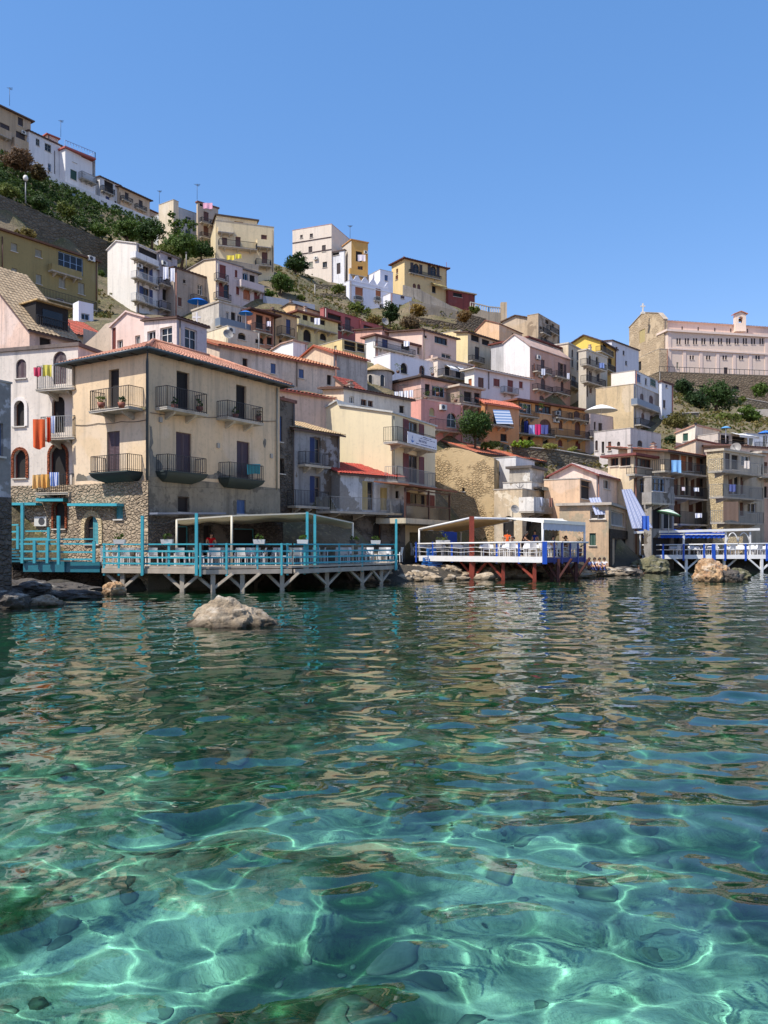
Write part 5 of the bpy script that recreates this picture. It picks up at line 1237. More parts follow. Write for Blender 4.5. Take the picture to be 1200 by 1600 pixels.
BARK = plain('bark', (92, 76, 60), .95, var=.3)
def bush(name, label, px, py, D, wpx, hpx, rgb, cat='bush', group=None, trunk=True, dens=1.0, part='crown'):
    """px,py: base centre"""
    rng = random.Random(int(px * 31 + py)); s = D / F
    base = P(px, py, D); w_, h_ = wpx * s, hpx * s; base.z = max(base.z, min(ground(base.x, base.y) - .25, base.z + .3 * h_))
    root = thing(name, base, label, cat, group)
    mb = MB(); size = max(.05, min(.4, D * .0017))
    n = int(max(22, min(220, wpx * hpx * .07)) * dens)
    c = base + Vector((0, 0, h_ * (.55 if trunk else .42)))
    nl = 2 + int(wpx / 22)
    for i in range(nl):
        off = Vector((rng.uniform(-.55, .55) * w_ / 2, rng.uniform(-.3, .3) * w_ / 2, rng.uniform(-.16, .22) * h_)) if i else Vector()
        f_ = rng.uniform(.5, .75) if i else .8
        leafball(mb, c + off, w_ / 2 * f_, w_ / 2 * f_, h_ / 2 * f_, n // nl + 4, 16, size, rng)
    mb.build(part, leafmat(rgb), root)
    if trunk:
        mb = MB(); tp = c + Vector((rng.uniform(-.1, .1) * w_, 0, 0)); r = max(.05, w_ * .03)
        mb.tube([base - Vector((0, 0, 1.2)), base.lerp(tp, .5) + Vector((w_ * .03, 0, 0)), tp], [r * 1.3, r, r * .6], 7)
        for i in range(5):
            e = c + Vector((rng.uniform(-.4, .4) * w_, rng.uniform(-.3, .3) * w_, rng.uniform(-.1, .4) * h_))
            mb.tube([base.lerp(tp, .45), base.lerp(tp, .5).lerp(e, .5) + Vector((0, 0, h_ * .05)), e], [r * .6, r * .4, r * .15], 5, caps=False)
        mb.build('trunk', BARK, root)
    return root
G1, G2, G3, G4, G5, G6 = (78, 104, 42), (58, 84, 40), (104, 118, 58), (46, 70, 36), (128, 118, 70), (104, 66, 60)
for a in [
    ('shrub', 'reddish flowering creeper bush under the tan corner apartments', 22, 268, 122, 60, 36, (112, 88, 66)), ('shrub', 'reddish brown shrub in front of the white ridge house', 58, 282, 127, 40, 30, (104, 90, 58)),
    ('shrub', 'pale green shrub beside the street lamp on the retaining wall', 12, 312, 107, 44, 30, G3), ('shrub', 'dark green shrub hanging over the long retaining wall', 62, 328, 111.5, 36, 30, G2),
    ('shrub', 'pale bushy shrub in middle of the green slope', 104, 342, 117, 34, 30, G3), ('shrub', 'low olive shrub growing before the retaining wall', 40, 372, 98, 46, 20, G5),
    ('shrub', 'bright green shrub at lower end of the retaining wall', 155, 372, 122, 40, 26, G1), ('shrub', 'small shrub between olive house and white house', 158, 432, 110, 12, 12, G1),
    ('tree', 'leafy green tree above the tall white house', 196, 382, 119, 56, 36, G1), ('tree', 'dense green tree behind the lilac grey house', 238, 384, 116, 52, 46, G2),
    ('tree', 'broad green tree below the pale ivy tower', 282, 412, 113, 66, 48, G1), ('tree', 'dark green tree left of the slim tan tower', 314, 412, 115.5, 44, 40, G2), ('shrub', 'light green shrub above the narrow lilac house', 262, 400, 109.5, 40, 22, G3),
    ('tree', 'dark broad tree beside the square white block', 462, 432, 135, 52, 34, G2), ('tree', 'bright fig green tree right of cream apartments', 438, 462, 112, 48, 36, G1), ('shrub', 'pale green bush on the bare middle slope', 530, 458, 130.5, 22, 18, G3),
    ('shrub', 'low green bush above the sheet fence', 418, 464, 109.6, 28, 14, G1), ('shrub', 'small round bush at right end of sheet fence', 470, 470, 112.5, 18, 12, G3),
    ('tree', 'dark upright tree below the scalloped white villa', 608, 516, 119, 32, 50, G4), ('shrub', 'green scrub bush under the scalloped villa', 560, 500, 124, 46, 24, G3), ('shrub', 'dry brown bush left of the dark upright tree', 585, 512, 118, 36, 22, G5),
    ('shrub', 'dry yellow bush on the rock below the villa annexe', 655, 496, 136.5, 34, 24, (150, 128, 72)), ('shrub', 'leafless grey bush on the rock face', 640, 525, 125, 40, 36, (128, 112, 92)),
    ('shrub', 'rusty dry bush on the terrace wall', 726, 502, 133, 30, 24, (126, 100, 62)), ('shrub', 'green bush beside the rusty bush', 742, 492, 139, 24, 18, G3),
    ('tree', 'round leafy tree between pink house and orange house', 742, 704, 79, 62, 68, (62, 90, 38)), ('shrub', 'low green bush at the foot of the round leafy tree', 768, 702, 80, 34, 18, G3),
    ('shrub', 'bright green clipped bush on the garden wall', 818, 700, 83, 50, 15, (120, 150, 52)), ('shrub', 'pale grassy bush on the garden wall', 858, 702, 85, 32, 13, (150, 156, 90)), ('shrub', 'small weed tuft at right end of garden wall', 893, 706, 87, 20, 9, (140, 146, 84)),
    ('tree', 'dark tree at foot of the church ramp', 1072, 640, 150, 40, 34, G4), ('tree', 'largest dark green tree on the slope below the church', 1120, 664, 130, 76, 54, G2), ('tree', 'green tree left of the largest dark tree', 1094, 666, 127, 44, 44, G4),
    ('shrub', 'pale green bush in front of the largest dark tree', 1134, 674, 118, 64, 24, G3), ('shrub', 'green bush at the right garden wall', 1174, 668, 120, 46, 30, G1), ('shrub', 'green bush at right end of the church terrace', 1192, 622, 170, 34, 26, G1),
    ('shrub', 'small bush on the church ramp wall', 1160, 630, 160, 16, 14, G3), ('shrub', 'brownish shrub under the narrow white house', 1054, 690, 102, 48, 40, (98, 96, 52)), ('shrub', 'dark shrub beside the bracketed white house', 1046, 708, 94, 26, 24, G4),
]:
    bush(a[0], a[1], a[2], a[3], a[4], a[5], a[6], a[7], cat='tree' if a[0] == 'tree' else 'bush', dens=1.25, trunk=a[0] == 'tree')
# ivy on the pale tower
rng = random.Random(5); root = thing('ivy', P(272, 372, 119), 'green ivy climbing the corner of the pale wall tower', 'ivy'); mb = MB()
for px, py, r in ((268, 372, 1.3), (272, 358, 1.1), (270, 345, .8), (276, 366, 1.1), (290, 350, 1.0), (300, 352, .9), (283, 349, .9), (268, 335, .5)):
    leafball(mb, P(px, py, 119.3), r * 1.2, .5, r, 12, 14, .2, rng)
mb.build('leaves', leafmat(G1), root)
# scrub covering the steep slope below the ridge road
top, bot = SLOPE_TOP, SLOPE_BOT
rng = random.Random(11); mb = MB()
for k_ in range(1500):
    u = rng.random() * 3.999; i = int(u); f_ = u - i; v = rng.random()
    a = Vector(top[i]).lerp(Vector(top[i + 1]), f_); b_ = Vector(bot[i]).lerp(Vector(bot[i + 1]), f_)
    A, B = P(*a), P(*b_); p = A.lerp(B, v)
    p.z += .35 + .9 * max(-.5, mnoise.noise(p * .22)); 
    r = rng.uniform(.5, 1.1)
    leafball(mb, p, r, r, r * .7, 3, 9, rng.uniform(.16, .28), rng)
sc = mb.build('hillside_scrub', leafmat((66, 90, 40))); sc['kind'] = 'stuff'
# thin scrub over the other open slopes
for nm, rgb, f_, seed in (('slope_scrub', (96, 104, 54), 1.0, 3), ('dry_scrub', (132, 122, 80), 1.2, 4)):
    rng = random.Random(seed); mb = MB()
    for (x0, x1, y0, y1, D0, D1, n) in ((425, 540, 430, 475, 138, 112, 130), (540, 680, 490, 530, 126, 114, 190), (640, 760, 480, 520, 150, 126, 130), (1035, 1200, 640, 690, 140, 98, 330), (1040, 1210, 612, 640, 160, 150, 140), (750, 930, 690, 702, 89, 82, 90), (60, 175, 420, 480, 100, 84, 120), (930, 1060, 690, 740, 100, 80, 120)):
        for k_ in range(int(n * f_)):
            v = rng.random(); px = rng.uniform(x0, x1); D = D0 + (D1 - D0) * v
            x = (px - CX) / F * D; z = ground(x, D); r = rng.uniform(.25, .75)
            leafball(mb, (x, D, z + r * .25), r, r, r * .6, 3, 7, .17, rng)
    sc = mb.build(nm, leafmat(rgb)); sc['kind'] = 'stuff'
# ------------------------------------------------------------------ sky, sun, camera
SUN_EL, SUN_AZ = R(55), math.atan2(-.81, -.59)      # direction to the sun: left and behind the camera
sv = Vector((-.81 * math.cos(SUN_EL), -.585 * math.cos(SUN_EL), math.sin(SUN_EL)))
w = bpy.data.worlds.new('World'); SC.world = w; w.use_nodes = True
nt = w.node_tree
sky = nt.nodes.new('ShaderNodeTexSky'); sky.sky_type = 'NISHITA'; sky.sun_disc = False
sky.sun_elevation = SUN_EL; sky.sun_rotation = math.atan2(sv.x, sv.y)
sky.air_density = 1.0; sky.dust_density = .35; sky.ozone_density = 2.2; sky.altitude = 0
hs = nt.nodes.new('ShaderNodeHueSaturation'); hs.inputs['Saturation'].default_value = 1.32
bg = nt.nodes['Background']; bg.inputs[1].default_value = .15
nt.links.new(sky.outputs[0], hs.inputs['Color']); tint = mixc(nt, 1.0, hs.outputs[0], (1.58, 1.08, .98), 'MULTIPLY'); flat = mixc(nt, .4, tint, (.74, 1.6, 3.5)); nt.links.new(flat, bg.inputs[0])
sd = bpy.data.lights.new('sun', 'SUN'); so = bpy.data.objects.new('sun', sd); COL.objects.link(so)
sd.energy = 3.9; sd.angle = R(.5); sd.color = (1, .95, .87); sd.cycles.is_caustics_light = True
so.rotation_euler = (-sv).to_track_quat('-Z', 'Y').to_euler(); so.location = (-40, -30, 120)
cam = bpy.data.cameras.new('camera'); co = bpy.data.objects.new('camera', cam); COL.objects.link(co); SC.camera = co
co.location = (0, 0, EYE); co.rotation_euler = (math.pi / 2, 0, 0)
cam.sensor_fit = 'VERTICAL'; cam.sensor_height = 36; cam.lens = 36 * F / 1600; cam.shift_y = (HY - 800) / 1600
cam.clip_start = .1; cam.clip_end = 3000
SC.view_settings.view_transform = 'Standard'; SC.view_settings.look = 'None'; SC.view_settings.exposure = .64; SC.view_settings.gamma = 1
SC.render.engine = 'CYCLES'
SC.cycles.max_bounces = 8; SC.cycles.transparent_max_bounces = 12; SC.cycles.sample_clamp_indirect = 8
SC.cycles.use_denoising = True
# ------------------------------------------------------------------ restaurant decks
WOOD = plain('weathered_timber', (186, 172, 154), .85, var=.3); WOODD = plain('dark_timber', (96, 78, 66), .85, var=.3)
RUST = plain('rust_red_paint', (150, 62, 42), .7, var=.3); BLUE = plain('cobalt_blue_paint', (28, 84, 190), .45, var=.15); BLUED = plain('dark_blue_paint', (28, 48, 120), .5, var=.15)
WHT = plain('white_timber', (236, 234, 230), .6, var=.12)
def XY(px, D): return Vector(((px - CX) / F * D, D, 0))
def Z(v, z): return Vector((v.x, v.y, z))
def part_beam(parent, name, a, b, w_, h_, mat):
    m_ = MB(); m_.beam(a, b, w_, h_); return m_.build(name, mat, parent)
def deck_slab(parent, name, poly, z, th, mat):
    m_ = MB(); slab(m_, [Z(p, z) for p in poly], th); return m_.build(name, mat, parent)
def rail_run(parent, a, b, z, hs, mat, sec=(.045, .085), name='rail'):
    m_ = MB()
    for h_ in hs: m_.beam(Z(a, z + h_), Z(b, z + h_), sec[0], sec[1] if h_ < max(hs) else sec[1] * .8)
    return m_.build(name, mat, parent)
def pile(parent, px, D, zt, mat, bmat, L=1.0, d=None, w_=.17, br=(-1, 1)):
    p = XY(px, D); d = d or Vector((1, 0, 0))
    m_ = MB(); m_.beam(Z(p, -2.6), Z(p, zt), w_, w_); o = m_.build('pile', mat, parent)
    for s_ in br: 
        m_ = MB(); m_.beam(Z(p, .18) + d * s_ * .06, Z(p, zt) + d * s_ * L, .13, .13); m_.build('brace', bmat or mat, o)
    return o

# --- turquoise deck
ZD = 1.2
A, B_, C_, E_ = XY(160, 38.6), XY(309, 37.4), XY(456, 38.8), XY(620, 46.5)
teal = thing('restaurant_deck', Z(B_, ZD), 'long turquoise railed restaurant deck on pale timber piles below the yellow house', 'restaurant deck')
deck_slab(teal, 'deck_floor', [A, B_, C_, E_, XY(622, 53), XY(440, 50), XY(240, 42.6), XY(160, 43.4)], ZD, .1, WOOD)
for a, b, k in ((A, B_, 0), (B_ + Vector((.12, .05, 0)), C_, .03), (C_ + Vector((.1, .05, 0)), E_, .05)):
    part_beam(teal, 'edge_beam', Z(a, ZD - .22 - k), Z(b, ZD - .22 - k), .12, .22, WOOD)
    rail_run(teal, a, b, ZD, (.13, .42, .72, 1.05), TEAL)
for px, D in ((163, 38.7), (186, 38.5), (222, 38.2), (264, 37.9), (313, 37.5), (354, 37.9), (402, 38.4), (440, 38.7), (449, 38.9), (476, 39.9), (497, 40.8), (530, 42.2), (566, 43.8), (618, 46.3)):
    tall = {222: 807, 308: 802, 480: 800, 492: 804, 618: 811}.get(px)
    p = XY(px, D - .08); m_ = MB(); m_.beam(Z(p, ZD - .45), Z(p, ZD + 1.1), .1, .1); m_.build('post', TEAL, teal)
for px, D, py in ((222.5, 38.0, 806), (307, 37.2, 802), (480, 40.0, 800), (492, 40.6, 804), (619, 46.2, 811)):
    p = XY(px, D - .1); m_ = MB(); m_.beam(Z(p, ZD - .4), Z(p, EYE + (HY - py) / F * D), .13, .13); m_.build('tall_post', TEAL, teal)
dl, dr = (B_ - A).normalized(), (E_ - C_).normalized()
for px, D, d, L in ((192, 38.4, dl, .95), (285, 37.7, dl, .95), (333, 37.6, dl, 1.0), (379, 38.1, dl, .9), (441, 38.8, dl, .85), (511, 41.4, dr, 1.2), (566, 43.9, dr, 1.2), (596, 45.3, dr, 1.0)):
    pile(teal, px, D + .15, ZD - .33, WOOD, WOOD, L, d, .2)
for px, D, d in ((230, 40.8, dl), (330, 41.5, dl), (400, 43, dl), (452, 44, dl), (505, 45.5, dr), (548, 47.5, dr), (595, 49, dr)):
    pile(teal, px, D, ZD - .2, WOODD, WOODD, .9, d, .18)
for k in range(5):
    f_ = (k + .5) / 5; a = A.lerp(B_, f_); part_beam(teal, 'joist', Z(a, ZD - .18) + Vector((0, .1, 0)), Z(a + Vector((0, 4.4, 0)), ZD - .18), .12, .14, WOODD)
# canopy of the turquoise deck
CREAM = plain('cream_paint', (222, 212, 190), .6)
cn = thing('shade_canopy', Z(XY(362, 39), ZD), 'cream shade cloth canopy on pale frame over the turquoise deck', 'canopy')
fz = lambda py, D: EYE + (HY - py) / F * D
cf = [Z(XY(276, 38.8), fz(812, 38.8)), Z(XY(362, 38.9), fz(806, 38.9)), Z(XY(480, 40.3), fz(802, 40.3)), Z(XY(551, 43.4), fz(817, 43.4))]
cb = [Z(XY(286, 43.5), fz(818, 43.5)), Z(XY(366, 46), fz(815, 46)), Z(XY(470, 49), fz(812, 49)), Z(XY(548, 50), fz(822, 50))]
for i in range(3):
    m_ = MB(); m_.grid(lambda u, v: cf[i].lerp(cf[i + 1], u).lerp(cb[i].lerp(cb[i + 1], u), v) + Vector((0, 0, -.16 * abs(math.sin(v * math.pi * 3)) - .05 * math.sin(u * 9))), 14, 18)
    m_.build('shade_cloth', cloth((232, 216, 180)), cn)
    part_beam(cn, 'frame_beam', cf[i], cf[i + 1], .06, .07, CREAM)
    part_beam(cn, 'frame_beam', cb[i], cb[i + 1], .08, .1, WOOD)
for i in range(4):
    part_beam(cn, 'rafter', cf[i], cb[i], .06, .07, CREAM)
    m_ = MB(); m_.tube([Z(cf[i], ZD), Z(cf[i], cf[i].z)], .055, 8); m_.build('canopy_post', CREAM if i != 2 else TEAL, cn)
# --- lower turquoise platform at left
pl = thing('platform', Z(XY(95, 39), .95), 'turquoise walled platform with railings and steps left of the long deck', 'platform')
a, b = XY(37, 39.6), XY(157, 38.9)
deck_slab(pl, 'platform_floor', [a, b, XY(157, 43.4), XY(30, 44)], 1.35, .12, WOODD)
for x0, x1 in ((37, 103), (103, 157)):
    p0, p1 = XY(x0, 39.55 - (x0 - 37) * .005), XY(x1 - .6, 39.5 - (x1 - 37) * .005)
    m_ = MB(); m_.beam(Z(p0, 1.15), Z(p1, 1.15), .08, .52); m_.build('fascia_panel', TEALD, pl)
rail_run(pl, XY(31, 39.4), XY(90, 39.1), 1.42, (.12, .48, .85, 1.05), TEAL); rail_run(pl, XY(95, 39.0), XY(147, 38.7), 1.42, (.1, .45, .85, 1.08), TEAL)
rail_run(pl, XY(10, 41.5), XY(29, 41), 2.0, (.5, .9, 1.25), TEAL); rail_run(pl, XY(40, 42.5), XY(75, 42), 1.75, (.8, 1.2), TEAL)
for px, D, py, pb in ((35, 39.4, 786, 880), (91.5, 38.9, 806, 882), (54, 39.2, 845, 880), (74, 39.1, 845, 880), (147, 38.6, 846, 879), (28, 40.8, 822, 858), (76, 42, 824, 850), (15, 41.3, 822, 858)):
    p = XY(px, D); m_ = MB(); m_.beam(Z(p, fz(pb, D)), Z(p, fz(py, D)), .13, .13); m_.build('post', TEAL, pl)
for i in range(5):
    m_ = MB(); c = XY(16 + i * 3.2, 41.2 - i * .2); m_.cbox(Z(c, 2.0 - i * .15), .9, .9, .08); m_.build('step', TEALD, pl)
gate = thing('gate', Z(XY(139, 43.2), 1.3), 'turquoise framed glazed door standing open at the stone arch', 'door')
for x0, x1 in ((121, 123), (134, 136), (151, 153)):
    D = 42.9; m_ = MB(); m_.beam(Z(XY(x0, D), 1.35), Z(XY(x0, D), fz(814, D)), .09, .09); m_.build('jamb', TEAL, gate)
m_ = MB(); m_.beam(Z(XY(120, 42.9), fz(815, 42.9)), Z(XY(154, 42.9), fz(813, 42.9)), .09, .09); m_.build('lintel', TEAL, gate)

# --- blue and white deck in the middle
ZB = 1.48
a, b, c = XY(648, 54.6), XY(850, 48.6), XY(914, 50.6)
bd = thing('restaurant_deck', Z(b, ZB), 'white edged restaurant deck with cobalt blue posts on rust red piles', 'restaurant deck')
deck_slab(bd, 'deck_floor', [a, b, c, XY(914, 57.5), XY(660, 62)], ZB, .1, WOOD)
part_beam(bd, 'white_fascia', Z(XY(655, 54.3), ZB - .16), Z(b, ZB - .16), .08, .36, WHT)
part_beam(bd, 'blue_fascia', Z(b, ZB - .18) + Vector((.1, 0, 0)), Z(c, ZB - .18), .08, .3, BLUED)
part_beam(bd, 'blue_fascia', Z(c, ZB - .18), Z(XY(914, 57), ZB - .18), .08, .3, BLUED)
m_ = MB(); m_.tube([Z(a, ZB + .82), Z(b, ZB + .92)], .055, 8); m_.tube([Z(b, ZB + .92), Z(c + Vector((.2, 0, 0)), ZB + .9)], .055, 8); m_.tube([Z(c, ZB + .9), Z(XY(914, 57), ZB + .9)], .055, 8); m_.build('hand_rail', WHT, bd)
for h_ in (.28, .55):
    m_ = MB()
    for p, q in ((a, b), (b, c)):
        for i in range(4):
            u, v = p.lerp(q, i / 4), p.lerp(q, (i + 1) / 4)
            m_.tube([Z(u, ZB + h_ + .05), Z(u.lerp(v, .5), ZB + h_ - .03), Z(v, ZB + h_ + .05)], .018, 5)
    m_.build('rope', WHT, bd)
for px, wd in ((650, .1), (676, .1), (706, .11), (776, .12), (811, .13), (851, .28), (866, .1), (878, .11), (891, .1), (903, .1), (914, .12)):
    D = 54.6 + (48.6 - 54.6) * (px - 648) / 202 if px <= 851 else 48.6 + (px - 850) * 2 / 64
    p = XY(px, D - .08); m_ = MB(); m_.beam(Z(p, ZB - .42), Z(p, ZB + .95), wd, .1); m_.build('post', BLUE if px < 860 else BLUED, bd)
dd = (b - a).normalized()
for px, D, br, L in ((740, 52.0, (-1, 1), 1.05), (786, 50.6, (-1,), 1.1), (835, 49.1, (-1,), 1.3), ):
    pile(bd, px, D + .2, ZB - .3, RUST, RUST, L, dd, .2, br)
for px, D in ((805, 54), (818, 53.5), (862, 51), (872, 49.2), (900, 50.4), (700, 57), (760, 56.5), (886, 54)):
    pile(bd, px, D, ZB - .1, plain('dark_red_timber', (84, 44, 38), .8, var=.3), None, .9, dd, .2)
p = XY(737, 52.0); m_ = MB(); m_.beam(Z(p, -1.5), Z(p, fz(807, 52)), .3, .26); m_.build('mooring_post', RUST, bd)
# tan awning and white awning
aw = thing('awning', Z(XY(690, 55), ZB), 'sloping tan awning on white tubes over left half of the blue deck', 'awning')
q = [Z(XY(655, 54.4), fz(827, 54.4)), Z(XY(737, 52.3), fz(809, 52.3)), Z(XY(806, 60), fz(812, 60)), Z(XY(720, 61), fz(830, 61))]
m_ = MB(); m_.grid(lambda u, v: q[0].lerp(q[1], u).lerp(q[3].lerp(q[2], u), v) + Vector((0, 0, -.09 * abs(math.sin(v * math.pi * 4)))), 10, 24); m_.build('awning_cloth', cloth((222, 186, 132)), aw)
for i in range(4): 
    m_ = MB(); m_.tube([q[i], q[(i + 1) % 4]], .07, 8); m_.build('awning_bar', WHT, aw)
for i in (0, 3): m_ = MB(); m_.tube([Z(q[i], ZB), q[i]], .06, 8); m_.build('awning_post', WHT, aw)
aw2 = thing('awning', Z(XY(880, 49), ZB), 'white awning with scalloped valance over right end of the blue deck', 'awning')
q = [Z(XY(848, 48.7), fz(817, 48.7)), Z(XY(913, 50.6), fz(821, 50.6)), Z(XY(880, 58), fz(812, 58)), Z(XY(790, 58.5), fz(810, 58.5))]
m_ = MB(); m_.grid(lambda u, v: q[0].lerp(q[1], u).lerp(q[3].lerp(q[2], u), v), 8, 6); m_.build('awning_cloth', cloth((240, 236, 222)), aw2)
part_beam(aw2, 'front_bar', q[0] + Vector((0, -.1, .1)), q[1] + Vector((0, -.1, .1)), .14, .2, cloth((246, 242, 226)))
m_ = MB(); m_.grid(lambda u, v: q[0].lerp(q[1], u) + Vector((0, -.12 + .02 * math.sin(u * 40), -v * (.38 + .06 * abs(math.sin(u * 40))))), 60, 2); m_.build('valance', cloth((206, 208, 214)), aw2)
for x in (q[0], q[1]): m_ = MB(); m_.tube([Z(x, ZB), x], .075, 8); m_.build('awning_post', WHT, aw2)
part_beam(aw2, 'rear_bar', q[3], q[2], .12, .14, WHT)
m_ = MB(); m_.tube([q[3], Z(XY(738, 52.3), fz(810, 52.3))], .07, 8); m_.build('link_bar', WHT, aw2)
# blue panel, crates, dish
bp = thing('doorway_panel', Z(XY(697, 62.4), ZB), 'plain cobalt blue door panel in the shade under the tan awning', 'door panel')
m_ = MB(); D = 62.6; m_.box(Z(XY(681, D), 1.3), XY(714, D) - XY(681, D), (0, .08, 0), (0, 0, fz(829, D) - 1.3)); m_.build('leaf', BLUE, bp)
m_ = MB(); m_.box(Z(XY(681, D), 1.3) + Vector((-.1, -.02, 0)), (.1, 0, 0), (0, .1, 0), (0, 0, fz(829, D) - 1.3)); m_.build('jamb', BLUED, bp)
def crate_mesh():
    m_ = MB()
    for x in (-.29, .26): m_.cbox((x + .015, 0, .16), .03, .4, .32)
    for y in (-.2, .17): m_.cbox((0, y + .015, .05), .52, .03, .09); m_.cbox((0, y + .015, .2), .52, .03, .07); m_.cbox((0, y + .015, .3), .52, .03, .05)
    m_.cbox((0, 0, .015), .52, .34, .03); return m_
crate0 = None
for i, (px, D, z, r_) in enumerate(((666, 54.0, .7, .1), (675.5, 53.9, .62, .2), (684, 53.9, .7, 0), (668, 54.0, 1.06, .3), (676, 53.9, .98, 0), (685, 53.9, 1.06, .2), (674, 54.0, 1.34, .15), (674, 54.0, 1.68, .3))):
    lab = ['lowest blue crate at left of the crate stack by the deck end', 'lowest blue crate in middle of the crate stack by the deck end', 'lowest blue crate at right of the crate stack by the deck end', 'second layer blue crate at left of the crate stack', 'second layer blue crate in middle of the crate stack', 'second layer blue crate at right of the crate stack', 'third blue crate up in the middle column of the crate stack', 'topmost blue crate of the crate stack by the deck end'][i]
    if crate0 is None:
        crate0 = crate_mesh().build('crate', plain('blue_plastic', (40, 110, 186), .4)); o = crate0
    else: o = crate0.copy(); COL.objects.link(o)
    o.location = Z(XY(px, D), z); o.rotation_euler.z = r_; tag(o, lab, 'crate', 'blue plastic crates by the deck end', 'thing')
def dish(px, py, D, r, label, rz=.3):
    o = thing('satellite_dish', P(px, py, D), label, 'satellite dish'); m_ = MB(); n_ = 14; c = P(px, py, D)
    ax = Vector((math.sin(rz), -math.cos(rz), .35)).normalized(); u = ax.orthogonal().normalized(); v = ax.cross(u)
    m_.grid(lambda s_, t: c + (u * math.cos(s_ * 6.2832) + v * math.sin(s_ * 6.2832)) * r * t + ax * r * .3 * t * t, 16, 4); m_.build('reflector', plain('dish_grey', (150, 146, 140), .5), o)
    m_ = MB(); m_.tube([c - v * r * .9, c + ax * r * .9], .02 * max(1, D / 50), 5); m_.tube([c, c - ax * .3, c - ax * .3 - Vector((0, 0, 1.0))], .03 * max(1, D / 60), 5); m_.build('arm', IRON(), o)
dish(804, 796, 58.8, .33, 'grey satellite dish over the arcade behind the white awning')
dish(601, 503, 100, .0 + .5, 'white satellite dish on the terracotta red house terrace', .6)
dish(1150, 700, 78, .5, 'white satellite dish on the roof behind the right balconies', -.6)
dish(356, 523, 77, .5, 'satellite dish on the cream flat roofed house wall', .5)
# --- right deck with blue canopy
ZR = 1.36
a, b = XY(1003, 68), XY(1235, 66)
rd_ = thing('restaurant_deck', Z(a, ZR), 'white restaurant deck on white piles under a blue canopy at right', 'restaurant deck')
deck_slab(rd_, 'deck_floor', [a, b, XY(1235, 71), XY(1003, 71)], ZR, .1, WOOD)
part_beam(rd_, 'white_fascia', Z(a, ZR - .15), Z(b, ZR - .1), .08, .34, WHT)
m_ = MB(); m_.tube([Z(a, ZR + .85), Z(b, ZR + 1.0)], .06, 8); m_.build('hand_rail', WHT, rd_)
m_ = MB(); m_.tube([Z(a, ZR + .45), Z(b, ZR + .5)], .03, 6); m_.build('mid_rail', WHT, rd_)
for px in (1011.5, 1036, 1068, 1100, 1115, 1133, 1165, 1198):
    D = 68 - (px - 1003) * .0086; p = XY(px, D - .07); m_ = MB(); m_.beam(Z(p, ZR - .45), Z(p, ZR + .95), .28 if px == 1115 else .13, .12); m_.build('post', BLUE, rd_)
for px, D, br in ((1072, 67.4, (-1, 1)), (1190, 66.2, (-1, 1)), (1131, 67.3, (1,))): pile(rd_, px, D + .2, ZR - .3, WHT, WHT, 1.05, Vector((1, 0, 0)), .2, br)
for px, D in ((1018, 69.5), (1050, 70), (1110, 69.8), (1158, 69), (1176, 69.5)): pile(rd_, px, D, ZR - .1, WOODD, None, .9, None, .2)
cb_ = thing('canopy', Z(XY(1068, 68), ZR), 'long blue awning canopy on white frame over the right deck', 'canopy')
zc = fz(831, 68)
part_beam(cb_, 'front_beam', Z(XY(990, 68.1), fz(832, 68.1)), Z(XY(1187, 66.3), fz(827, 66.3)), .14, .2, WHT)
for px in (1000, 1068, 1134, 1172):
    D = 68 - (px - 1003) * .0086; p = XY(px, D + .05); m_ = MB(); m_.beam(Z(p, ZR), Z(p, zc), .16 if px == 1068 else .12, .14); m_.build('canopy_post', WHT, cb_)
for x0, x1 in ((1004, 1067), (1069, 1133)):
    p0, p1 = XY(x0, 68.15), XY(x1, 67.6)
    m_ = MB(); m_.grid(lambda u, v: Z(p0.lerp(p1, u), zc + .02) + Vector((0, -.05 + 3.2 * v, .25 * v + .03 * math.sin(u * 20))), 12, 6); m_.build('canopy_cloth', cloth((46, 92, 196)), cb_)
    m_ = MB(); m_.grid(lambda u, v: Z(p0.lerp(p1, u), zc - .06) + Vector((0, -.12 + .03 * math.sin(u * 50), -(.42 + .07 * abs(math.sin(u * 36))) * v)), 60, 2); m_.build('valance', cloth((46, 92, 196)), cb_)
    m_ = MB(); m_.beam(Z(p0, zc - .22) + Vector((0, -.2, 0)), Z(p1, zc - .22) + Vector((0, -.2, 0)), .05, .07); m_.build('valance_bar', WHT, cb_)
for x0, x1 in ((1136, 1153), (1153, 1171)):
    p0, p1 = XY(x0, 66.8), XY(x1, 66.6); n_ = 10; m_ = MB()
    m_.tube([Z(p0.lerp(p1, i / n_), ZR + 1.1 + (zc - ZR - 1.2) * math.sin(math.pi * i / n_) ** .6) for i in range(n_ + 1)], .05, 6); m_.build('arched_truss', WHT, cb_)

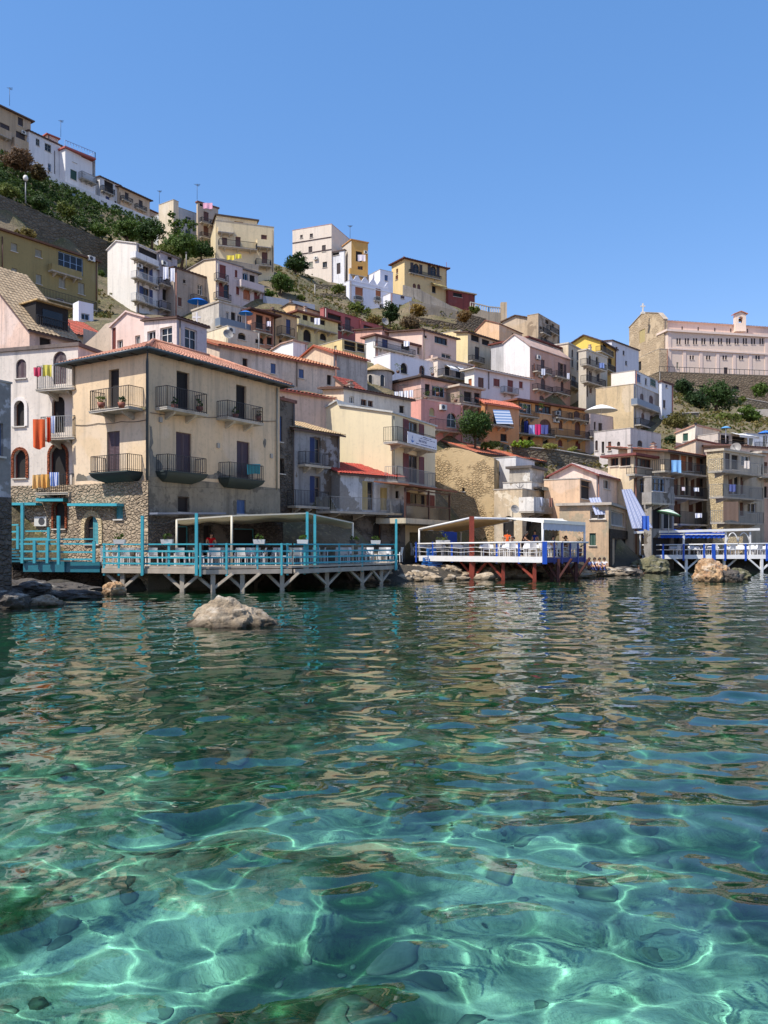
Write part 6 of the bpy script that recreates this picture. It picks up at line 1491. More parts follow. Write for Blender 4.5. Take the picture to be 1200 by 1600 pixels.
# ------------------------------------------------------------------ chairs and tables
def make_chair(name, label, group, mat):
    t = thing(name, (0, 0, 0), label, 'chair', group)
    m_ = MB(); m_.cbox((0, 0, .45), .44, .44, .04); m_.build('seat', mat, t)
    m_ = MB(); m_.grid(lambda u, v: Vector((-.21 + .42 * u, .21 + .08 * v - .04 * math.sin(u * math.pi), .5 + .38 * v)), 6, 3); m_.grid(lambda u, v: Vector((-.21 + .42 * u, .235 + .08 * v - .04 * math.sin(u * math.pi), .5 + .38 * v)), 6, 3); m_.build('backrest', mat, t)
    for x in (-.19, .19):
        for y in (-.19, .2):
            m_ = MB(); m_.beam((x * 1.08, y * 1.08, 0), (x, y, .44 if y < 0 else .6), .04); m_.build('leg', mat, t)
    return t
def make_table(name, label, group, ctop, mat):
    t = thing(name, (0, 0, 0), label, 'table', group)
    m_ = MB(); m_.cbox((0, 0, .73), .82, .82, .04); m_.build('tabletop', mat, t)
    for x in (-.34, .34):
        for y in (-.34, .34): m_ = MB(); m_.beam((x, y, 0), (x, y, .71), .05); m_.build('leg', mat, t)
    return t
def make_cloth(label, group, rgb):
    m_ = MB(); n_ = 20
    def fn(u, v):
        x, y = (u - .5) * 1.36, (v - .5) * 1.36; k = .43
        ox, oy = max(0, abs(x) - k), max(0, abs(y) - k); d = math.hypot(ox, oy)
        return Vector((math.copysign(min(abs(x), k + ox * .22 + .02 * math.sin(y * 14) * (ox > 0)), x), math.copysign(min(abs(y), k + oy * .22 + .02 * math.sin(x * 14) * (oy > 0)), y), .757 - .9 * max(ox, oy) - .1 * min(ox, oy)))
    m_.grid(fn, n_, n_); o = m_.build('tablecloth', cloth(rgb)); return tag(o, label, 'tablecloth', group, 'thing')
rng = random.Random(21)
sets = [
 ('turquoise', ZD, [(180, 40.2), (207, 40.0), (246, 39.8), (288, 39.4), (336, 39.6), (385, 40.0), (424, 40.4), (465, 41.4), (500, 43.0), (535, 44.6), (572, 46.0), (602, 47.6), (345, 42.4), (412, 43.4), (480, 45.2)], (232, 230, 226), None),
 ('blue', ZB, [(662, 56.6), (686, 55.8), (712, 55.2), (760, 53.6), (797, 52.6), (830, 51.6), (866, 51.2), (893, 52.2), (722, 58.5), (790, 56.8), (880, 54.6)], (238, 238, 238), (240, 240, 242)),
 ('right', ZR, [(1022, 69.2), (1050, 69.2), (1083, 68.8), (1112, 68.7), (1140, 68.2), (1160, 68.1), (1180, 68), (1200, 68)], (238, 238, 238), (240, 240, 242))]
desc = {'turquoise': 'on the turquoise railed deck', 'blue': 'on the deck with cobalt blue posts', 'right': 'on the deck under the blue canopy'}
for key, z, spots, rgb, crgb in sets:
    mat = plain('chair_paint_' + key, rgb, .5)
    ch0 = make_chair('chair', 'white chair ' + desc[key], 'white chairs ' + desc[key], mat); tb0 = make_table('table', 'small square white table ' + desc[key], 'tables ' + desc[key], rgb, mat)
    cl0 = make_cloth('white cloth over a table ' + desc[key], 'tablecloths ' + desc[key], crgb) if crgb else None
    first = {'c': True, 't': True, 'l': True}
    def put(k, src, loc, rz):
        if first[k]: src.location = loc; src.rotation_euler = (0, 0, rz); first[k] = False
        elif src.type == 'MESH': o = src.copy(); COL.objects.link(o); o.location = loc; o.rotation_euler = (0, 0, rz)
        else: dup(src, loc, rz)
    for px, D in spots:
        p = Z(XY(px, D), z); r_ = rng.uniform(-.3, .3)
        put('t', tb0, p, r_)
        if cl0: put('l', cl0, p, r_)
        for k_ in range(4):
            if rng.random() < .22: continue
            a_ = r_ + k_ * math.pi / 2; d = Vector((math.sin(a_), -math.cos(a_), 0)) * -1
            # chair's back is at +y locally
            q = p + Vector((-math.sin(a_), math.cos(a_), 0)) * rng.uniform(.62, .78)
            put('c', ch0, q, a_ + rng.uniform(-.2, .2))
# ------------------------------------------------------------------ flower boxes and potted plants
def pot(px, py, D, label, w_=.5, h_=.22, rgb=(226, 224, 220), leaf=G1, lh=.3, name='flower_box', z=None):
    base = P(px, py, D)
    if z is not None: base.z = z
    o = thing(name, base, label, 'planter'); m_ = MB()
    if name == 'flower_box': m_.prism([base + Vector(v) for v in ((-w_ / 2, -.1, 0), (w_ / 2, -.1, 0), (w_ / 2 + .03, -.13, h_), (-w_ / 2 - .03, -.13, h_))], (0, .24, 0))
    else: w2 = min(w_, .5); m_.lathe(base, [(.01, 0), (w2 * .3, 0), (w2 * .42, h_), (w2 * .36, h_ + .005), (.01, h_ - .03)], 10)
    m_.build('pot', plain('planter', rgb, .6), o); m_ = MB(); rg = random.Random(int(px * 7)); leafball(m_, base + Vector((0, 0, h_ + lh * .4)), w_ * .5, .2, lh * .6, 9, 10, .07, rg); m_.build('foliage', leafmat(leaf), o)
for px, D, lab in ((187, 38.4, 'small white flower box at left end of the turquoise rail'), (261, 37.9, 'white flower box on the turquoise rail beside the tall post'), (405, 38.3, 'white flower box on the turquoise rail below the canopy middle'), (473, 39.7, 'white flower box left of the two tall turquoise posts'), (554, 43.2, 'dark flower box on the turquoise rail near its right end'), (587, 44.8, 'last flower box at right end of the turquoise rail')):
    pot(px, 850, D, lab, z=ZD + 1.06, rgb=(70, 66, 64) if 'dark' in lab else (226, 224, 220))
pot(692, 850, 53.6, 'big bushy plant on the white rail of the blue deck', .9, .2, (226, 224, 220), G3, .9, z=ZB + .86)
for px, py, D, lab, lf in ((158, 637, 38.9, 'potted succulent on the upper left balcony of the yellow house', G3), (190, 637, 38.9, 'tall cactus pot at right of the upper left balcony', G2), (273, 640, 40.9, 'bushy pot in left corner of the upper corner balcony', G2), (312, 643, 42.5, 'low planter in right corner of the upper corner balcony', G1), (368, 654, 45.3, 'leafy pot in left corner of the upper right balcony', G1), (404, 657, 47.2, 'red pot at right of the upper right balcony', G5)):
    pot(px, py, D - .25, lab, .45, .25, (150, 84, 60), lf, .45, 'flower_pot')
for px, py, D, lab, w_ in ((665, 625, 80.3, 'flowering pot on left of the pink terrace balcony', 1.1), (684, 617, 80.8, 'flowering basket in middle of the pink terrace balcony', 1.0), (712, 628, 81.2, 'large flowering plant at right of the pink terrace balcony', 1.8), (845, 642, 88.3, 'white flowers on the glazed balcony of the mustard house', .9), (820, 643, 88.6, 'pink flowers on the left balcony of the mustard house', .9), (622, 583, 88.8, 'spiky agave pot on the white arched house terrace', 1.2), (676, 587, 88.8, 'leafy pots at right of the white arched house terrace', 1.2)):
    pot(px, py, D, lab, w_, .25, (112, 78, 62), G3 if 'agave' in lab else G1, w_ * .8, 'flower_pot')
for px, D, lab in ((757, 57.5, 'dark leafy shrub in a pot at back of the blue deck'), (905, 52, 'green plant in a pot at right end of the blue deck'), (888, 55, 'second dark plant at right end of the blue deck')):
    pot(px, 850, D, lab, .9, .5, (120, 80, 60), G2, 1.3, 'potted_shrub', z=ZB)
# ------------------------------------------------------------------ washing
def hang(px0, px1, py0, py1, D, rgb, label, name='towel', rgb2=None, sc=6, axis=0, D1=None, wav=.06, cat='laundry'):
    a, b = P(px0, py0, D), P(px1, py0, D1 or D); h_ = (py1 - py0) * D / F; rg = random.Random(int(px0 * 3 + py0)); ph = rg.uniform(0, 6)
    n = Vector((-(b - a).y, (b - a).x, 0)).normalized(); m_ = MB()
    fn = lambda k: (lambda u, v: a.lerp(b, u) + n * (wav * math.sin(u * 11 + ph) * (.3 + v) + k) - Vector((0, 0, h_ * v * (1 - .05 * math.sin(u * 5 + ph)))))
    m_.grid(fn(0), 14, 8); m_.grid(fn(.012), 14, 8)
    o = m_.build(name, cloth(rgb, rgb2, sc, axis=axis)); return tag(o, label, cat, None, 'thing')
hang(52, 64, 574, 588, 42.5, (206, 80, 104), 'pink towel on the top balcony line of the off-white house'); hang(67, 81, 570, 588, 42.5, (220, 206, 100), 'yellow towel on the top balcony line of the off-white house')
hang(51, 70, 655, 700, 42.3, (226, 104, 60), 'large orange bath sheet hanging from the middle balcony line'); hang(73, 79, 652, 690, 42.4, (214, 74, 40), 'narrow red orange towel next to the large orange sheet'); hang(79.5, 86, 650, 677, 42.4, (196, 206, 236), 'pale blue striped towel on the middle balcony', rgb2=(236, 236, 240), sc=4)
hang(51, 64, 742, 763, 42.3, (240, 190, 120), 'apricot towel on the lowest balcony, left of two'); hang(64.5, 77, 741, 762, 42.3, (236, 176, 96), 'apricot orange towel on the lowest balcony, right of two'); hang(77, 92, 738, 759, 42.4, (90, 130, 210), 'blue and white patterned towel on the lowest balcony', rgb2=(236, 236, 240), sc=5)
hang(385, 407, 725, 741, 45.0, (74, 160, 170), 'turquoise towel over the lower right balcony of the yellow house', D1=46.2)
hang(826, 835, 664, 678, 88.2, (160, 170, 220), 'pale blue sheet on the mustard house balcony, left of three'); hang(836, 845.5, 663, 679, 88.2, (206, 56, 110), 'bright pink sheet on the mustard house balcony'); hang(846, 857, 664, 678, 88.2, (104, 112, 170), 'grey blue patterned cloth on the mustard house balcony', rgb2=(60, 66, 120), sc=5); hang(819, 825, 658, 676, 88.2, (50, 60, 120), 'dark blue cloth at left end of the mustard house balcony')
for i, x in enumerate((616, 624, 631.5, 639)): hang(x, x + 6.5, 612 - i * .8, 624 - i, 80.5, (244, 244, 246), ['leftmost white cloth on the pink terrace washing line', 'second white cloth from left on the pink terrace line', 'third white cloth from left on the pink terrace line', 'rightmost white cloth on the pink terrace washing line'][i])
hang(317, 332, 317, 326, 121, (240, 180, 200), 'pink towel on top of the slim tan tower'); hang(354, 366, 399, 406, 110.6, (236, 214, 90), 'yellow sheet on the terrace under the cream apartments, left', name='sheet'); hang(368, 377, 397, 404, 110.6, (226, 210, 84), 'bright yellow cloth on the terrace under the cream apartments')
hang(255, 263, 417, 436, 99.0, (240, 240, 246), 'white pennant like cloth at left on the lilac house balcony'); hang(266, 273, 419, 440, 99.0, (240, 240, 246), 'white cloth at right on the lilac house balcony'); hang(491, 500, 497, 507, 97.5, (238, 238, 244), 'white towel over the pale yellow house balcony'); hang(417, 423, 502, 510, 90.4, (238, 232, 240), 'white cloth on the shaded orange balcony')
hang(559, 571, 398, 408, 146.5, (238, 226, 230), 'white washing at the golden tower window'); hang(1049, 1064, 719, 738, 69.0, (140, 190, 236), 'sky blue towel on the top loggia of the stone apartments'); hang(1065, 1070, 761, 767, 69.2, (236, 226, 230), 'white cloth on the middle loggia rail, left'); hang(1084, 1092, 762, 768, 69.0, (226, 226, 232), 'white shirt on the middle loggia rail, right'); hang(1086, 1097, 802, 809, 69, (244, 240, 240), 'white cloth on the lowest loggia rail')
hang(631, 640, 533, 541, 93.6, (244, 244, 246), 'white cloth on the line of the glass bay house')
# striped curtain, striped blind, straw screen
for (x0, x1, y0, y1, D, lab, nm, xo) in ((971, 987, 765, 826, 58.6, 'tall blue and white striped curtain hung over a shore terrace', 'striped_curtain', .62), (920, 938, 778, 808, 60.6, 'small blue striped blind on the peach house terrace', 'striped_blind', .35)):
    a, b = P(x0, y0, D), P(x1, y0 - 1, D + .2); h_ = (y1 - y0) * D / F; m_ = MB()
    if nm == 'striped_blind': h_ *= .9
    m_.grid(lambda u, v: a.lerp(b, u) + Vector((xo * v + (.75 * u * v if xo > .5 else 0), -.55 * v + .04 * math.sin(u * 26), -h_ * v)), 30, 10)
    o = m_.build(nm, cloth((222, 224, 232), (128, 142, 190), 16)); tag(o, lab, 'curtain', None, 'thing')
hang(1003, 1014, 806, 828, 57.6, (70, 110, 200), 'plain blue hem cloth beside the tall striped curtain', name='blue_cloth', cat='curtain')
hang(1130, 1154, 784, 814, 69.4, (140, 118, 104), 'straw screen on the lowest right balcony', name='straw_screen', wav=.01, cat='screen', rgb2=(104, 86, 74), sc=12)
a, b = P(770, 640, 82.6), P(796, 641, 83.6); m_ = MB(); m_.grid(lambda u, v: a.lerp(b, u) + Vector((.3 * v, -.7 * v, -1.55 * v)), 20, 6); o = m_.build('striped_blind', cloth((120, 150, 190), (206, 214, 226), 5, axis=1)); tag(o, 'grey blue striped blind on the orange house window', 'blind', None, 'thing')
# parasols
def parasol(px, py, D, r, label, rgb, rgb2=None, drop=1.6, tilt=0, sc=6):
    o = thing('parasol', P(px, py, D) - Vector((0, 0, drop)), label, 'parasol'); c = P(px, py, D); m_ = MB()
    def fn(u, v):
        q = Vector((math.cos(u * 6.2832) * r * v, math.sin(u * 6.2832) * r * v, r * .38 * (1 - v ** 1.5))); q.rotate(Matrix.Rotation(tilt, 3, 'Y')); return c + q
    m_.grid(fn, 24, 6); m_.build('canopy', cloth(rgb, rgb2, sc, axis=1), o); m_ = MB(); m_.tube([c - Vector((0, 0, drop)), c + Vector((0, 0, r * .36))], .03 * max(1, D / 60), 6); m_.build('pole', WHT, o)
parasol(1045, 803, 66, 1.0, 'green and white striped parasol by the small panel house', (240, 240, 232), (106, 150, 110), tilt=.25, sc=3)
parasol(384, 490, 87.5, .8, 'bright blue parasol on the concrete walled terrace', (70, 140, 230)); parasol(309, 472, 94, 1.2, 'blue tarpaulin parasol left of the concrete walled house', (40, 120, 226), drop=1.2)
parasol(1134, 669, 86.8, .55, 'light blue parasol on the cluttered terrace', (110, 176, 226)); parasol(1196, 677, 89, .8, 'blue parasol at the right edge terrace', (70, 130, 220)); parasol(939, 642, 93, 1.9, 'white parasol on the pale pink low house roof', (238, 236, 230), drop=1.2)
# ------------------------------------------------------------------ street lamp, cross, poles
lp = thing('street_lamp', P(40, 318, 107.5), 'lone street lamp standing on the dark retaining wall', 'street lamp'); c = P(40, 318, 107.5)
m_ = MB(); m_.tube([c, P(40, 284, 107.5)], [.09, .06], 8); m_.build('pole', plain('lamp_grey', (150, 150, 150), .5), lp); m_ = MB(); m_.lathe(P(40, 283, 107.5), [(.05, 0), (.3, .15), (.34, .45), (.2, .75), (.02, .8)], 10); m_.build('lamp_head', plain('lamp_globe', (230, 226, 214), .4), lp)
cr = thing('cross', P(307.5, 508, 59.5), 'white cross on the roof edge of the pale pink house', 'cross'); m_ = MB(); c = P(307.5, 509, 59.5); m_.beam(c, c + Vector((0, 0, 1.0)), .12); m_.beam(c + Vector((-.3, 0, .62)), c + Vector((.3, 0, .62)), .11); m_.build('bars', WHT, cr)
for px, y0, y1, D, lab in ((492, 480, 442, 118, 'thin lamp pole on the bare middle slope'), (291, 418, 395, 109, 'utility pole behind the grey beige house'), (1087, 690, 662, 86, 'thin white chimney pole on the cream house with green shutter')):
    o = thing('pole', P(px, y0, D), lab, 'pole'); m_ = MB(); m_.tube([P(px, y0, D), P(px, y1, D)], .07, 6); m_.build('shaft', plain('pole_grey', (170, 164, 154), .6), o); m_ = MB(); m_.cbox(P(px, y1, D), .25, .25, .2); m_.build('pole_cap', IRON(), o)
for px, py, D, h_, lab in ((15, 165, 132, 3, 'tv aerial on the tan corner apartments'), (95, 214, 143, 3, 'tv aerial behind the ridge house terrace'), (249, 318, 160, 2.6, 'tv aerial on the last ridge house'), (308, 312, 121.5, 2.4, 'aerial rod on the slim tan tower'), (547, 374, 149, 2.6, 'tv aerial on the golden tower'), (630, 628, 61.5, 1.4, 'tv aerial above the cream house eave'), (535, 545, 84, 2.4, 'aerial beside the pale yellow house')):
    o = thing('aerial', P(px, py, D), lab, 'aerial'); c = P(px, py, D); r_ = .012 * D / 50; m_ = MB(); m_.tube([c, c + Vector((0, 0, h_))], r_, 5); m_.build('mast', IRON(), o)
    m_ = MB()
    for k_ in range(4): m_.tube([c + Vector((-.5 + .1 * k_, .2 * k_, h_ - .05)), c + Vector((.5 - .1 * k_, .2 * k_, h_ - .05))], r_ * .7, 4)
    m_.tube([c + Vector((0, -.1, h_ - .05)), c + Vector((0, .7, h_ - .05))], r_ * .8, 4); m_.build('antenna', IRON(), o)
o = thing('cable', P(222, 808, 38), 'loose cable strung from the turquoise post to the canopy', 'cable'); m_ = MB(); a, b = Z(XY(222.5, 37.9), fz(808, 38)), cf[0]; m_.tube([a.lerp(b, i / 10) - Vector((0, 0, .25 * math.sin(math.pi * i / 10))) for i in range(11)], .014, 5); m_.build('wire', IRON(), o)
# ------------------------------------------------------------------ rocks
ROCKM = stonemat((176, 156, 128), (150, 134, 112), 1.1, .9, .05)
def rockmat(key, a, b_):
    if key in MATS: return MATS[key]
    m, t, bs = newmat(key); n1 = noise(t, 1.6, 8, .65); n2 = noise(t, 7, 8, .7); n3 = noise(t, 1.0, 5, .6, sc=(1, 1, 4))
    o = mixc(t, ramp(t, n1, [(.38, 0.0), (.62, 1.0)]), k3(lin(a), .8), k3(lin(b_), .8))
    o = mixc(t, ramp(t, n2, [(.5, 0.0), (.7, .75)]), o, k3(lin((84, 74, 64)), .7))
    o = mixc(t, ramp(t, n3, [(.55, 0.0), (.68, .6)]), o, k3(lin((226, 216, 198)), .8))
    pos = nd(t, 'ShaderNodeNewGeometry').outputs['Position']; sp = nd(t, 'ShaderNodeSeparateXYZ'); t.links.new(pos, sp.inputs[0])
    mr = nd(t, 'ShaderNodeMapRange'); mr.inputs[1].default_value = .0; mr.inputs[2].default_value = .26; mr.inputs[3].default_value = 1; mr.inputs[4].default_value = 0; t.links.new(sp.outputs[2], mr.inputs[0])
    o = mixc(t, mr.outputs[0], o, k3(lin((74, 60, 38)), .6))      # wet weed at the waterline
    t.links.new(o, bs.inputs['Base Color']); bs.inputs['Roughness'].default_value = .85
    ad = nd(t, 'ShaderNodeMath', operation='ADD'); t.links.new(n2, ad.inputs[0]); t.links.new(n1, ad.inputs[1]); bump(t, bs, ad.outputs[0], .8, .12)
    MATS[key] = m; return m
def rock_mesh(seed, sub=4, sx=1, sy=1, sz=1, spiky=.5, peak=0):
    bm = bmesh.new(); bmesh.ops.create_icosphere(bm, subdivisions=sub, radius=1)
    o_ = Vector((seed * 7.3, seed * 3.1, seed * 1.7))
    for v in bm.verts:
        d = v.co.normalized(); n_ = mnoise.fractal(d * 1.1 + o_, .9, 2.1, 6) ; rd2 = 1 - abs(mnoise.noise(d * 1.9 + o_ * 2)) * 1.0; f2 = mnoise.fractal(d * 5 + o_, .8, 2.2, 4)
        k = .72 + spiky * .5 * n_ + .3 * rd2 + .06 * f2; v.co = Vector((d.x * sx, d.y * sy, d.z * sz)) * k
        if peak and d.z > 0:
            v.co.x = v.co.x * (1 - peak * d.z) - .12 * sx * d.z; v.co.y *= 1 - peak * d.z; v.co.z *= 1 + .5 * peak
    me = bpy.data.meshes.new('boulder'); bm.to_mesh(me); bm.free()
    for p in me.polygons: p.use_smooth = False
    return me
def boulder(px, py, D, rx, ry, rz, sink, seed, label, mat, rot=0, name='boulder', sub=5, spiky=.5, peak=0):
    me = rock_mesh(seed, sub, rx, ry, rz, spiky, peak); me.materials.append(mat); o = bpy.data.objects.new(name, me); COL.objects.link(o)
    p = P(px, py, D); o.location = (p.x, p.y, sink); o.rotation_euler.z = rot; return tag(o, label, 'rock', None, 'thing')
RA, RB, RC = rockmat('pale_rock', (196, 176, 148), (160, 140, 112)), rockmat('dark_rock', (96, 88, 80), (72, 66, 60)), rockmat('tan_rock', (214, 178, 132), (176, 132, 92))
boulder(366, 975, 22.2, 1.25, .9, .62, .02, 3, 'grey tan boulder rising alone from water before the turquoise deck', RA, .3, peak=.5)
boulder(335, 975, 22.6, .9, .6, .3, -.1, 9, 'low weedy rock ledge left of the lone boulder', rockmat('weed_rock', (120, 96, 62), (90, 74, 50)))
boulder(1112, 908, 49, 1.35, 1.1, 1.2, .15, 5, 'big tan boulder in the water before the right deck', RC, .8)
boulder(1138, 908, 48.6, .8, .7, .75, .05, 12, 'dark wet rock leaning on the big tan boulder', RB); boulder(1150, 893, 52, 1.0, .8, .6, .1, 15, 'greenish rock right of the big tan boulder', rockmat('green_rock', (130, 124, 90), (100, 98, 70)))
boulder(70, 948, 29.5, .75, .6, .38, .0, 21, 'small pale rock at left in front of the dark rocks', RA); boulder(178, 928, 35.6, .5, .4, .5, .1, 23, 'little sandy rock at foot of the first deck pile', RC)
boulder(8, 930, 28.6, .9, 1.2, .75, -.05, 31, 'dark boulder at the foot of the grey house edge', RB); boulder(95, 915, 36.5, 2.0, 1.4, .4, .05, 33, 'dark sloping slab of rock below the platform', RB, .2); boulder(40, 905, 35, 1.5, 1.8, .6, .15, 35, 'dark smooth rock slope left below the platform', RB, .6)
boulder(125, 930, 33.5, 1.0, .8, .35, .0, 37, 'low wet rock in front of the dark slab', RB); boulder(1013, 890, 64, 1.7, 1.2, 1.0, .2, 41, 'rounded olive rock left under the right deck', rockmat('green_rock', (130, 124, 90), (100, 98, 70)))
boulder(945, 893, 58, 1.6, 1.2, .5, .1, 43, 'flat rock shelf where bathers sit', RA); boulder(975, 893, 60, 1.4, 1.2, .5, .1, 44, 'dark flat rock right of the bathers', RB); boulder(895, 897, 55, 1.5, 1.3, .55, .1, 45, 'sandy rock between the blue deck and the bathers', RC)
protos = [rock_mesh(60 + i, 3, 1, .8, .65, .6) for i in range(5)]
for m_ in protos: m_.materials.append(RA)
rng = random.Random(77)
for i in range(110):
    px = rng.uniform(555, 800) if i < 80 else rng.uniform(800, 900); f_ = (px - 560) / 240
    Ds = 47.5 + (52.5 - 47.5) * f_ if px < 800 else 52.5 + (px - 800) * .03; D = Ds + rng.uniform(-.8, 3.5); s_ = rng.uniform(.2, .7) * (1.25 if i % 9 == 0 else 1)
    o = bpy.data.objects.new('shore_rock', rng.choice(protos)); COL.objects.link(o); x = (px - CX) / F * D
    o.location = (x, D, .05 + max(0, D - Ds) * .2); o.scale = (s_, s_, s_ * .8); o.rotation_euler = (rng.uniform(-.3, .3), rng.uniform(-.3, .3), rng.uniform(0, 6)); tag(o, 'pale weathered rock in the rubble bank below the decks', 'rock', 'rocks of the rubble bank', 'thing')
# ------------------------------------------------------------------ people
def person(loc, rz, label, J, shirt, trousers, hair, skin=(206, 156, 124), long_hair=False, bare=False):
    """J: joint positions in metres, x right, y front(-), z up; one skinned body, clothes and hair as children"""
    root = thing('person', loc, label, 'person'); root.rotation_euler = (0, 0, rz)
    V = lambda k: Vector(J[k])
    verts, edges, rad, ix = [], [], [], {}
    def add(k, p, r, par=None):
        ix[k] = len(verts); verts.append(tuple(p)); rad.append(r)
        if par is not None: edges.append((ix[par], ix[k]))
    add('pelvis', V('pelvis'), .125); add('belly', V('pelvis').lerp(V('chest'), .5), .115, 'pelvis'); add('chest', V('chest'), .135, 'belly'); add('neck', V('neck'), .05, 'chest')
    hd = V('head'); add('jaw', V('neck').lerp(hd, .5), .062, 'neck'); add('head', hd, .092, 'jaw'); add('crown', hd + (hd - V('neck')).normalized() * .08, .07, 'head')
    for s_ in 'lr':
        add('sh' + s_, V('sh' + s_), .062, 'chest'); add('el' + s_, V('el' + s_), .042, 'sh' + s_); add('wr' + s_, V('wr' + s_), .027, 'el' + s_)
        d = (V('wr' + s_) - V('el' + s_)).normalized(); side = d.cross(Vector((0, 1, 0))).normalized() if abs(d.y) < .9 else Vector((1, 0, 0))
        add('pa' + s_, V('wr' + s_) + d * .06, .03, 'wr' + s_)
        for i, (o_, L) in enumerate(((-.028, .075), (-.01, .09), (.01, .085), (.027, .065))): add(f'f{i}' + s_, V('wr' + s_) + d * (.07 + L) + side * o_, .008, 'pa' + s_)
        add('th' + s_, V('wr' + s_) + d * .07 + side * -.055, .009, 'wr' + s_)
        add('hp' + s_, V('hp' + s_), .085, 'pelvis'); add('kn' + s_, V('kn' + s_), .056, 'hp' + s_); add('an' + s_, V('an' + s_), .037, 'kn' + s_); add('to' + s_, V('an' + s_) + Vector((0, -.15, -.035)), .03, 'an' + s_)
    me = bpy.data.meshes.new('body'); me.from_pydata(verts, edges, []); o = bpy.data.objects.new('body', me); COL.objects.link(o)
    md = o.modifiers.new('skin', 'SKIN'); 
    for i, sv_ in enumerate(me.skin_vertices[0].data): sv_.radius = (rad[i], rad[i]); sv_.use_root = (i == 0)
    ss = o.modifiers.new('sub', 'SUBSURF'); ss.levels = 1; ss.render_levels = 1
    dg = bpy.context.evaluated_depsgraph_get(); me2 = bpy.data.meshes.new_from_object(o.evaluated_get(dg)); bpy.data.objects.remove(o)
    mats = [plain('skin', skin, .6), cloth(shirt) if not bare else plain('skin', skin, .6), cloth(trousers)]
    o = bpy.data.objects.new('body', me2); COL.objects.link(o); o.parent = root; me2.materials.clear()
    for m_ in mats: me2.materials.append(m_)
    ch_, pe = V('chest'), V('pelvis'); up = (ch_ - pe).normalized()
    for p in me2.polygons:
        c = p.center; h_ = (c - pe).dot(up); arm = min((c - V('el' + s_)).length for s_ in 'lr') < .2 or min((c - V('wr' + s_)).length for s_ in 'lr') < .24
        leg = min((c - V('kn' + s_)).length for s_ in 'lr') < .32 or min((c - V('an' + s_)).length for s_ in 'lr') < .25
        hdn = (c - V('head')).length < .17
        p.material_index = 0 if hdn or arm or (leg and bare) else (2 if h_ < .04 or leg else 1); p.use_smooth = True
    m_ = MB(); hc = hd + (hd - V('neck')).normalized() * .04
    m_.grid(lambda u, v: hc + Vector((math.cos(u * 6.2832) * .107 * math.sin(v * 1.75), (math.sin(u * 6.2832) * .115 * math.sin(v * 1.75)) + .02, .115 * math.cos(v * 1.75) - (.10 * v * v if math.sin(u * 6.28) > 0 else 0))), 14, 7)
    if long_hair: m_.tube([hc + Vector((0, .08, 0)), hc + Vector((0, .13, -.15)), hc + Vector((0, .12, -.3))], [.08, .08, .03], 8)
    for v in range(len(m_.v)): m_.v[v] = tuple(Vector(m_.v[v]))
    hm = m_.build('hair', plain('hair', hair, .6)); hm.parent = root
    m_ = MB(); nz = hd + Vector((0, -.095, -.0)); m_.prism([nz + Vector((-.012, 0, -.015)), nz + Vector((.012, 0, -.015)), nz + Vector((0, .01, .03))], (0, -.022, -.004)); q = m_.build('nose', plain('skin', skin, .6)); q.parent = root
    for s_ in (-1, 1): m_ = MB(); m_.cbox(hd + Vector((s_ * .034, -.088, .02)), .022, .012, .01); q = m_.build('eye', plain('eye_dark', (40, 30, 26), .4)); q.parent = root
    m_ = MB(); m_.cbox(hd + Vector((0, -.086, -.045)), .045, .012, .009); q = m_.build('mouth', plain('lips', (160, 84, 76), .6)); q.parent = root
    return root
STAND = dict(pelvis=(0, 0, .93), chest=(0, .0, 1.28), neck=(0, 0, 1.48), head=(0, -.02, 1.62), shl=(-.19, 0, 1.4), shr=(.19, 0, 1.4), ell=(-.25, .02, 1.13), elr=(.25, .02, 1.13), wrl=(-.24, -.1, .88), wrr=(.24, -.1, .88), hpl=(-.09, 0, .86), hpr=(.09, 0, .86), knl=(-.1, -.02, .48), knr=(.1, -.02, .48), anl=(-.1, 0, .07), anr=(.1, 0, .07))
BEND = dict(STAND, chest=(0, -.14, 1.25), neck=(0, -.24, 1.42), head=(.02, -.32, 1.53), shl=(-.19, -.18, 1.36), shr=(.19, -.18, 1.36), ell=(-.23, -.28, 1.12), elr=(.24, -.26, 1.1), wrl=(-.14, -.48, 1.02), wrr=(.14, -.48, 1.0))
SIT = dict(pelvis=(0, 0, .52), chest=(0, .02, .87), neck=(0, .0, 1.06), head=(0, -.03, 1.2), shl=(-.19, 0, .99), shr=(.19, 0, .99), ell=(-.24, -.08, .74), elr=(.24, -.08, .74), wrl=(-.14, -.3, .72), wrr=(.14, -.3, .72), hpl=(-.1, -.05, .5), hpr=(.1, -.05, .5), knl=(-.12, -.44, .5), knr=(.12, -.44, .5), anl=(-.12, -.42, .08), anr=(.12, -.42, .08))
ROCKSIT = dict(SIT, pelvis=(0, 0, .12), chest=(0, .06, .46), neck=(0, .05, .64), head=(0, .02, .78), shl=(-.19, .05, .57), shr=(.19, .05, .57), ell=(-.27, .02, .32), elr=(.27, .02, .32), wrl=(-.15, -.26, .3), wrr=(.15, -.26, .3), hpl=(-.1, -.05, .1), hpr=(.1, -.05, .1), knl=(-.14, -.36, .38), knr=(.14, -.36, .38), anl=(-.14, -.62, .06), anr=(.14, -.62, .06))
person(Z(XY(329, 41.0), ZD), .3, 'person in a red shirt standing under the cream shade canopy', BEND, (206, 30, 40), (50, 50, 60), (40, 30, 26))
person(Z(XY(793, 54.2), ZB), 2.8, 'person in an orange top standing behind a table on the blue deck', STAND, (230, 100, 50), (60, 60, 70), (36, 28, 24))
person(Z(XY(816, 53.6), ZB), 1.2, 'dark dressed person with long hair leaning on the blue deck', BEND, (40, 34, 36), (40, 36, 40), (34, 26, 22), long_hair=True)
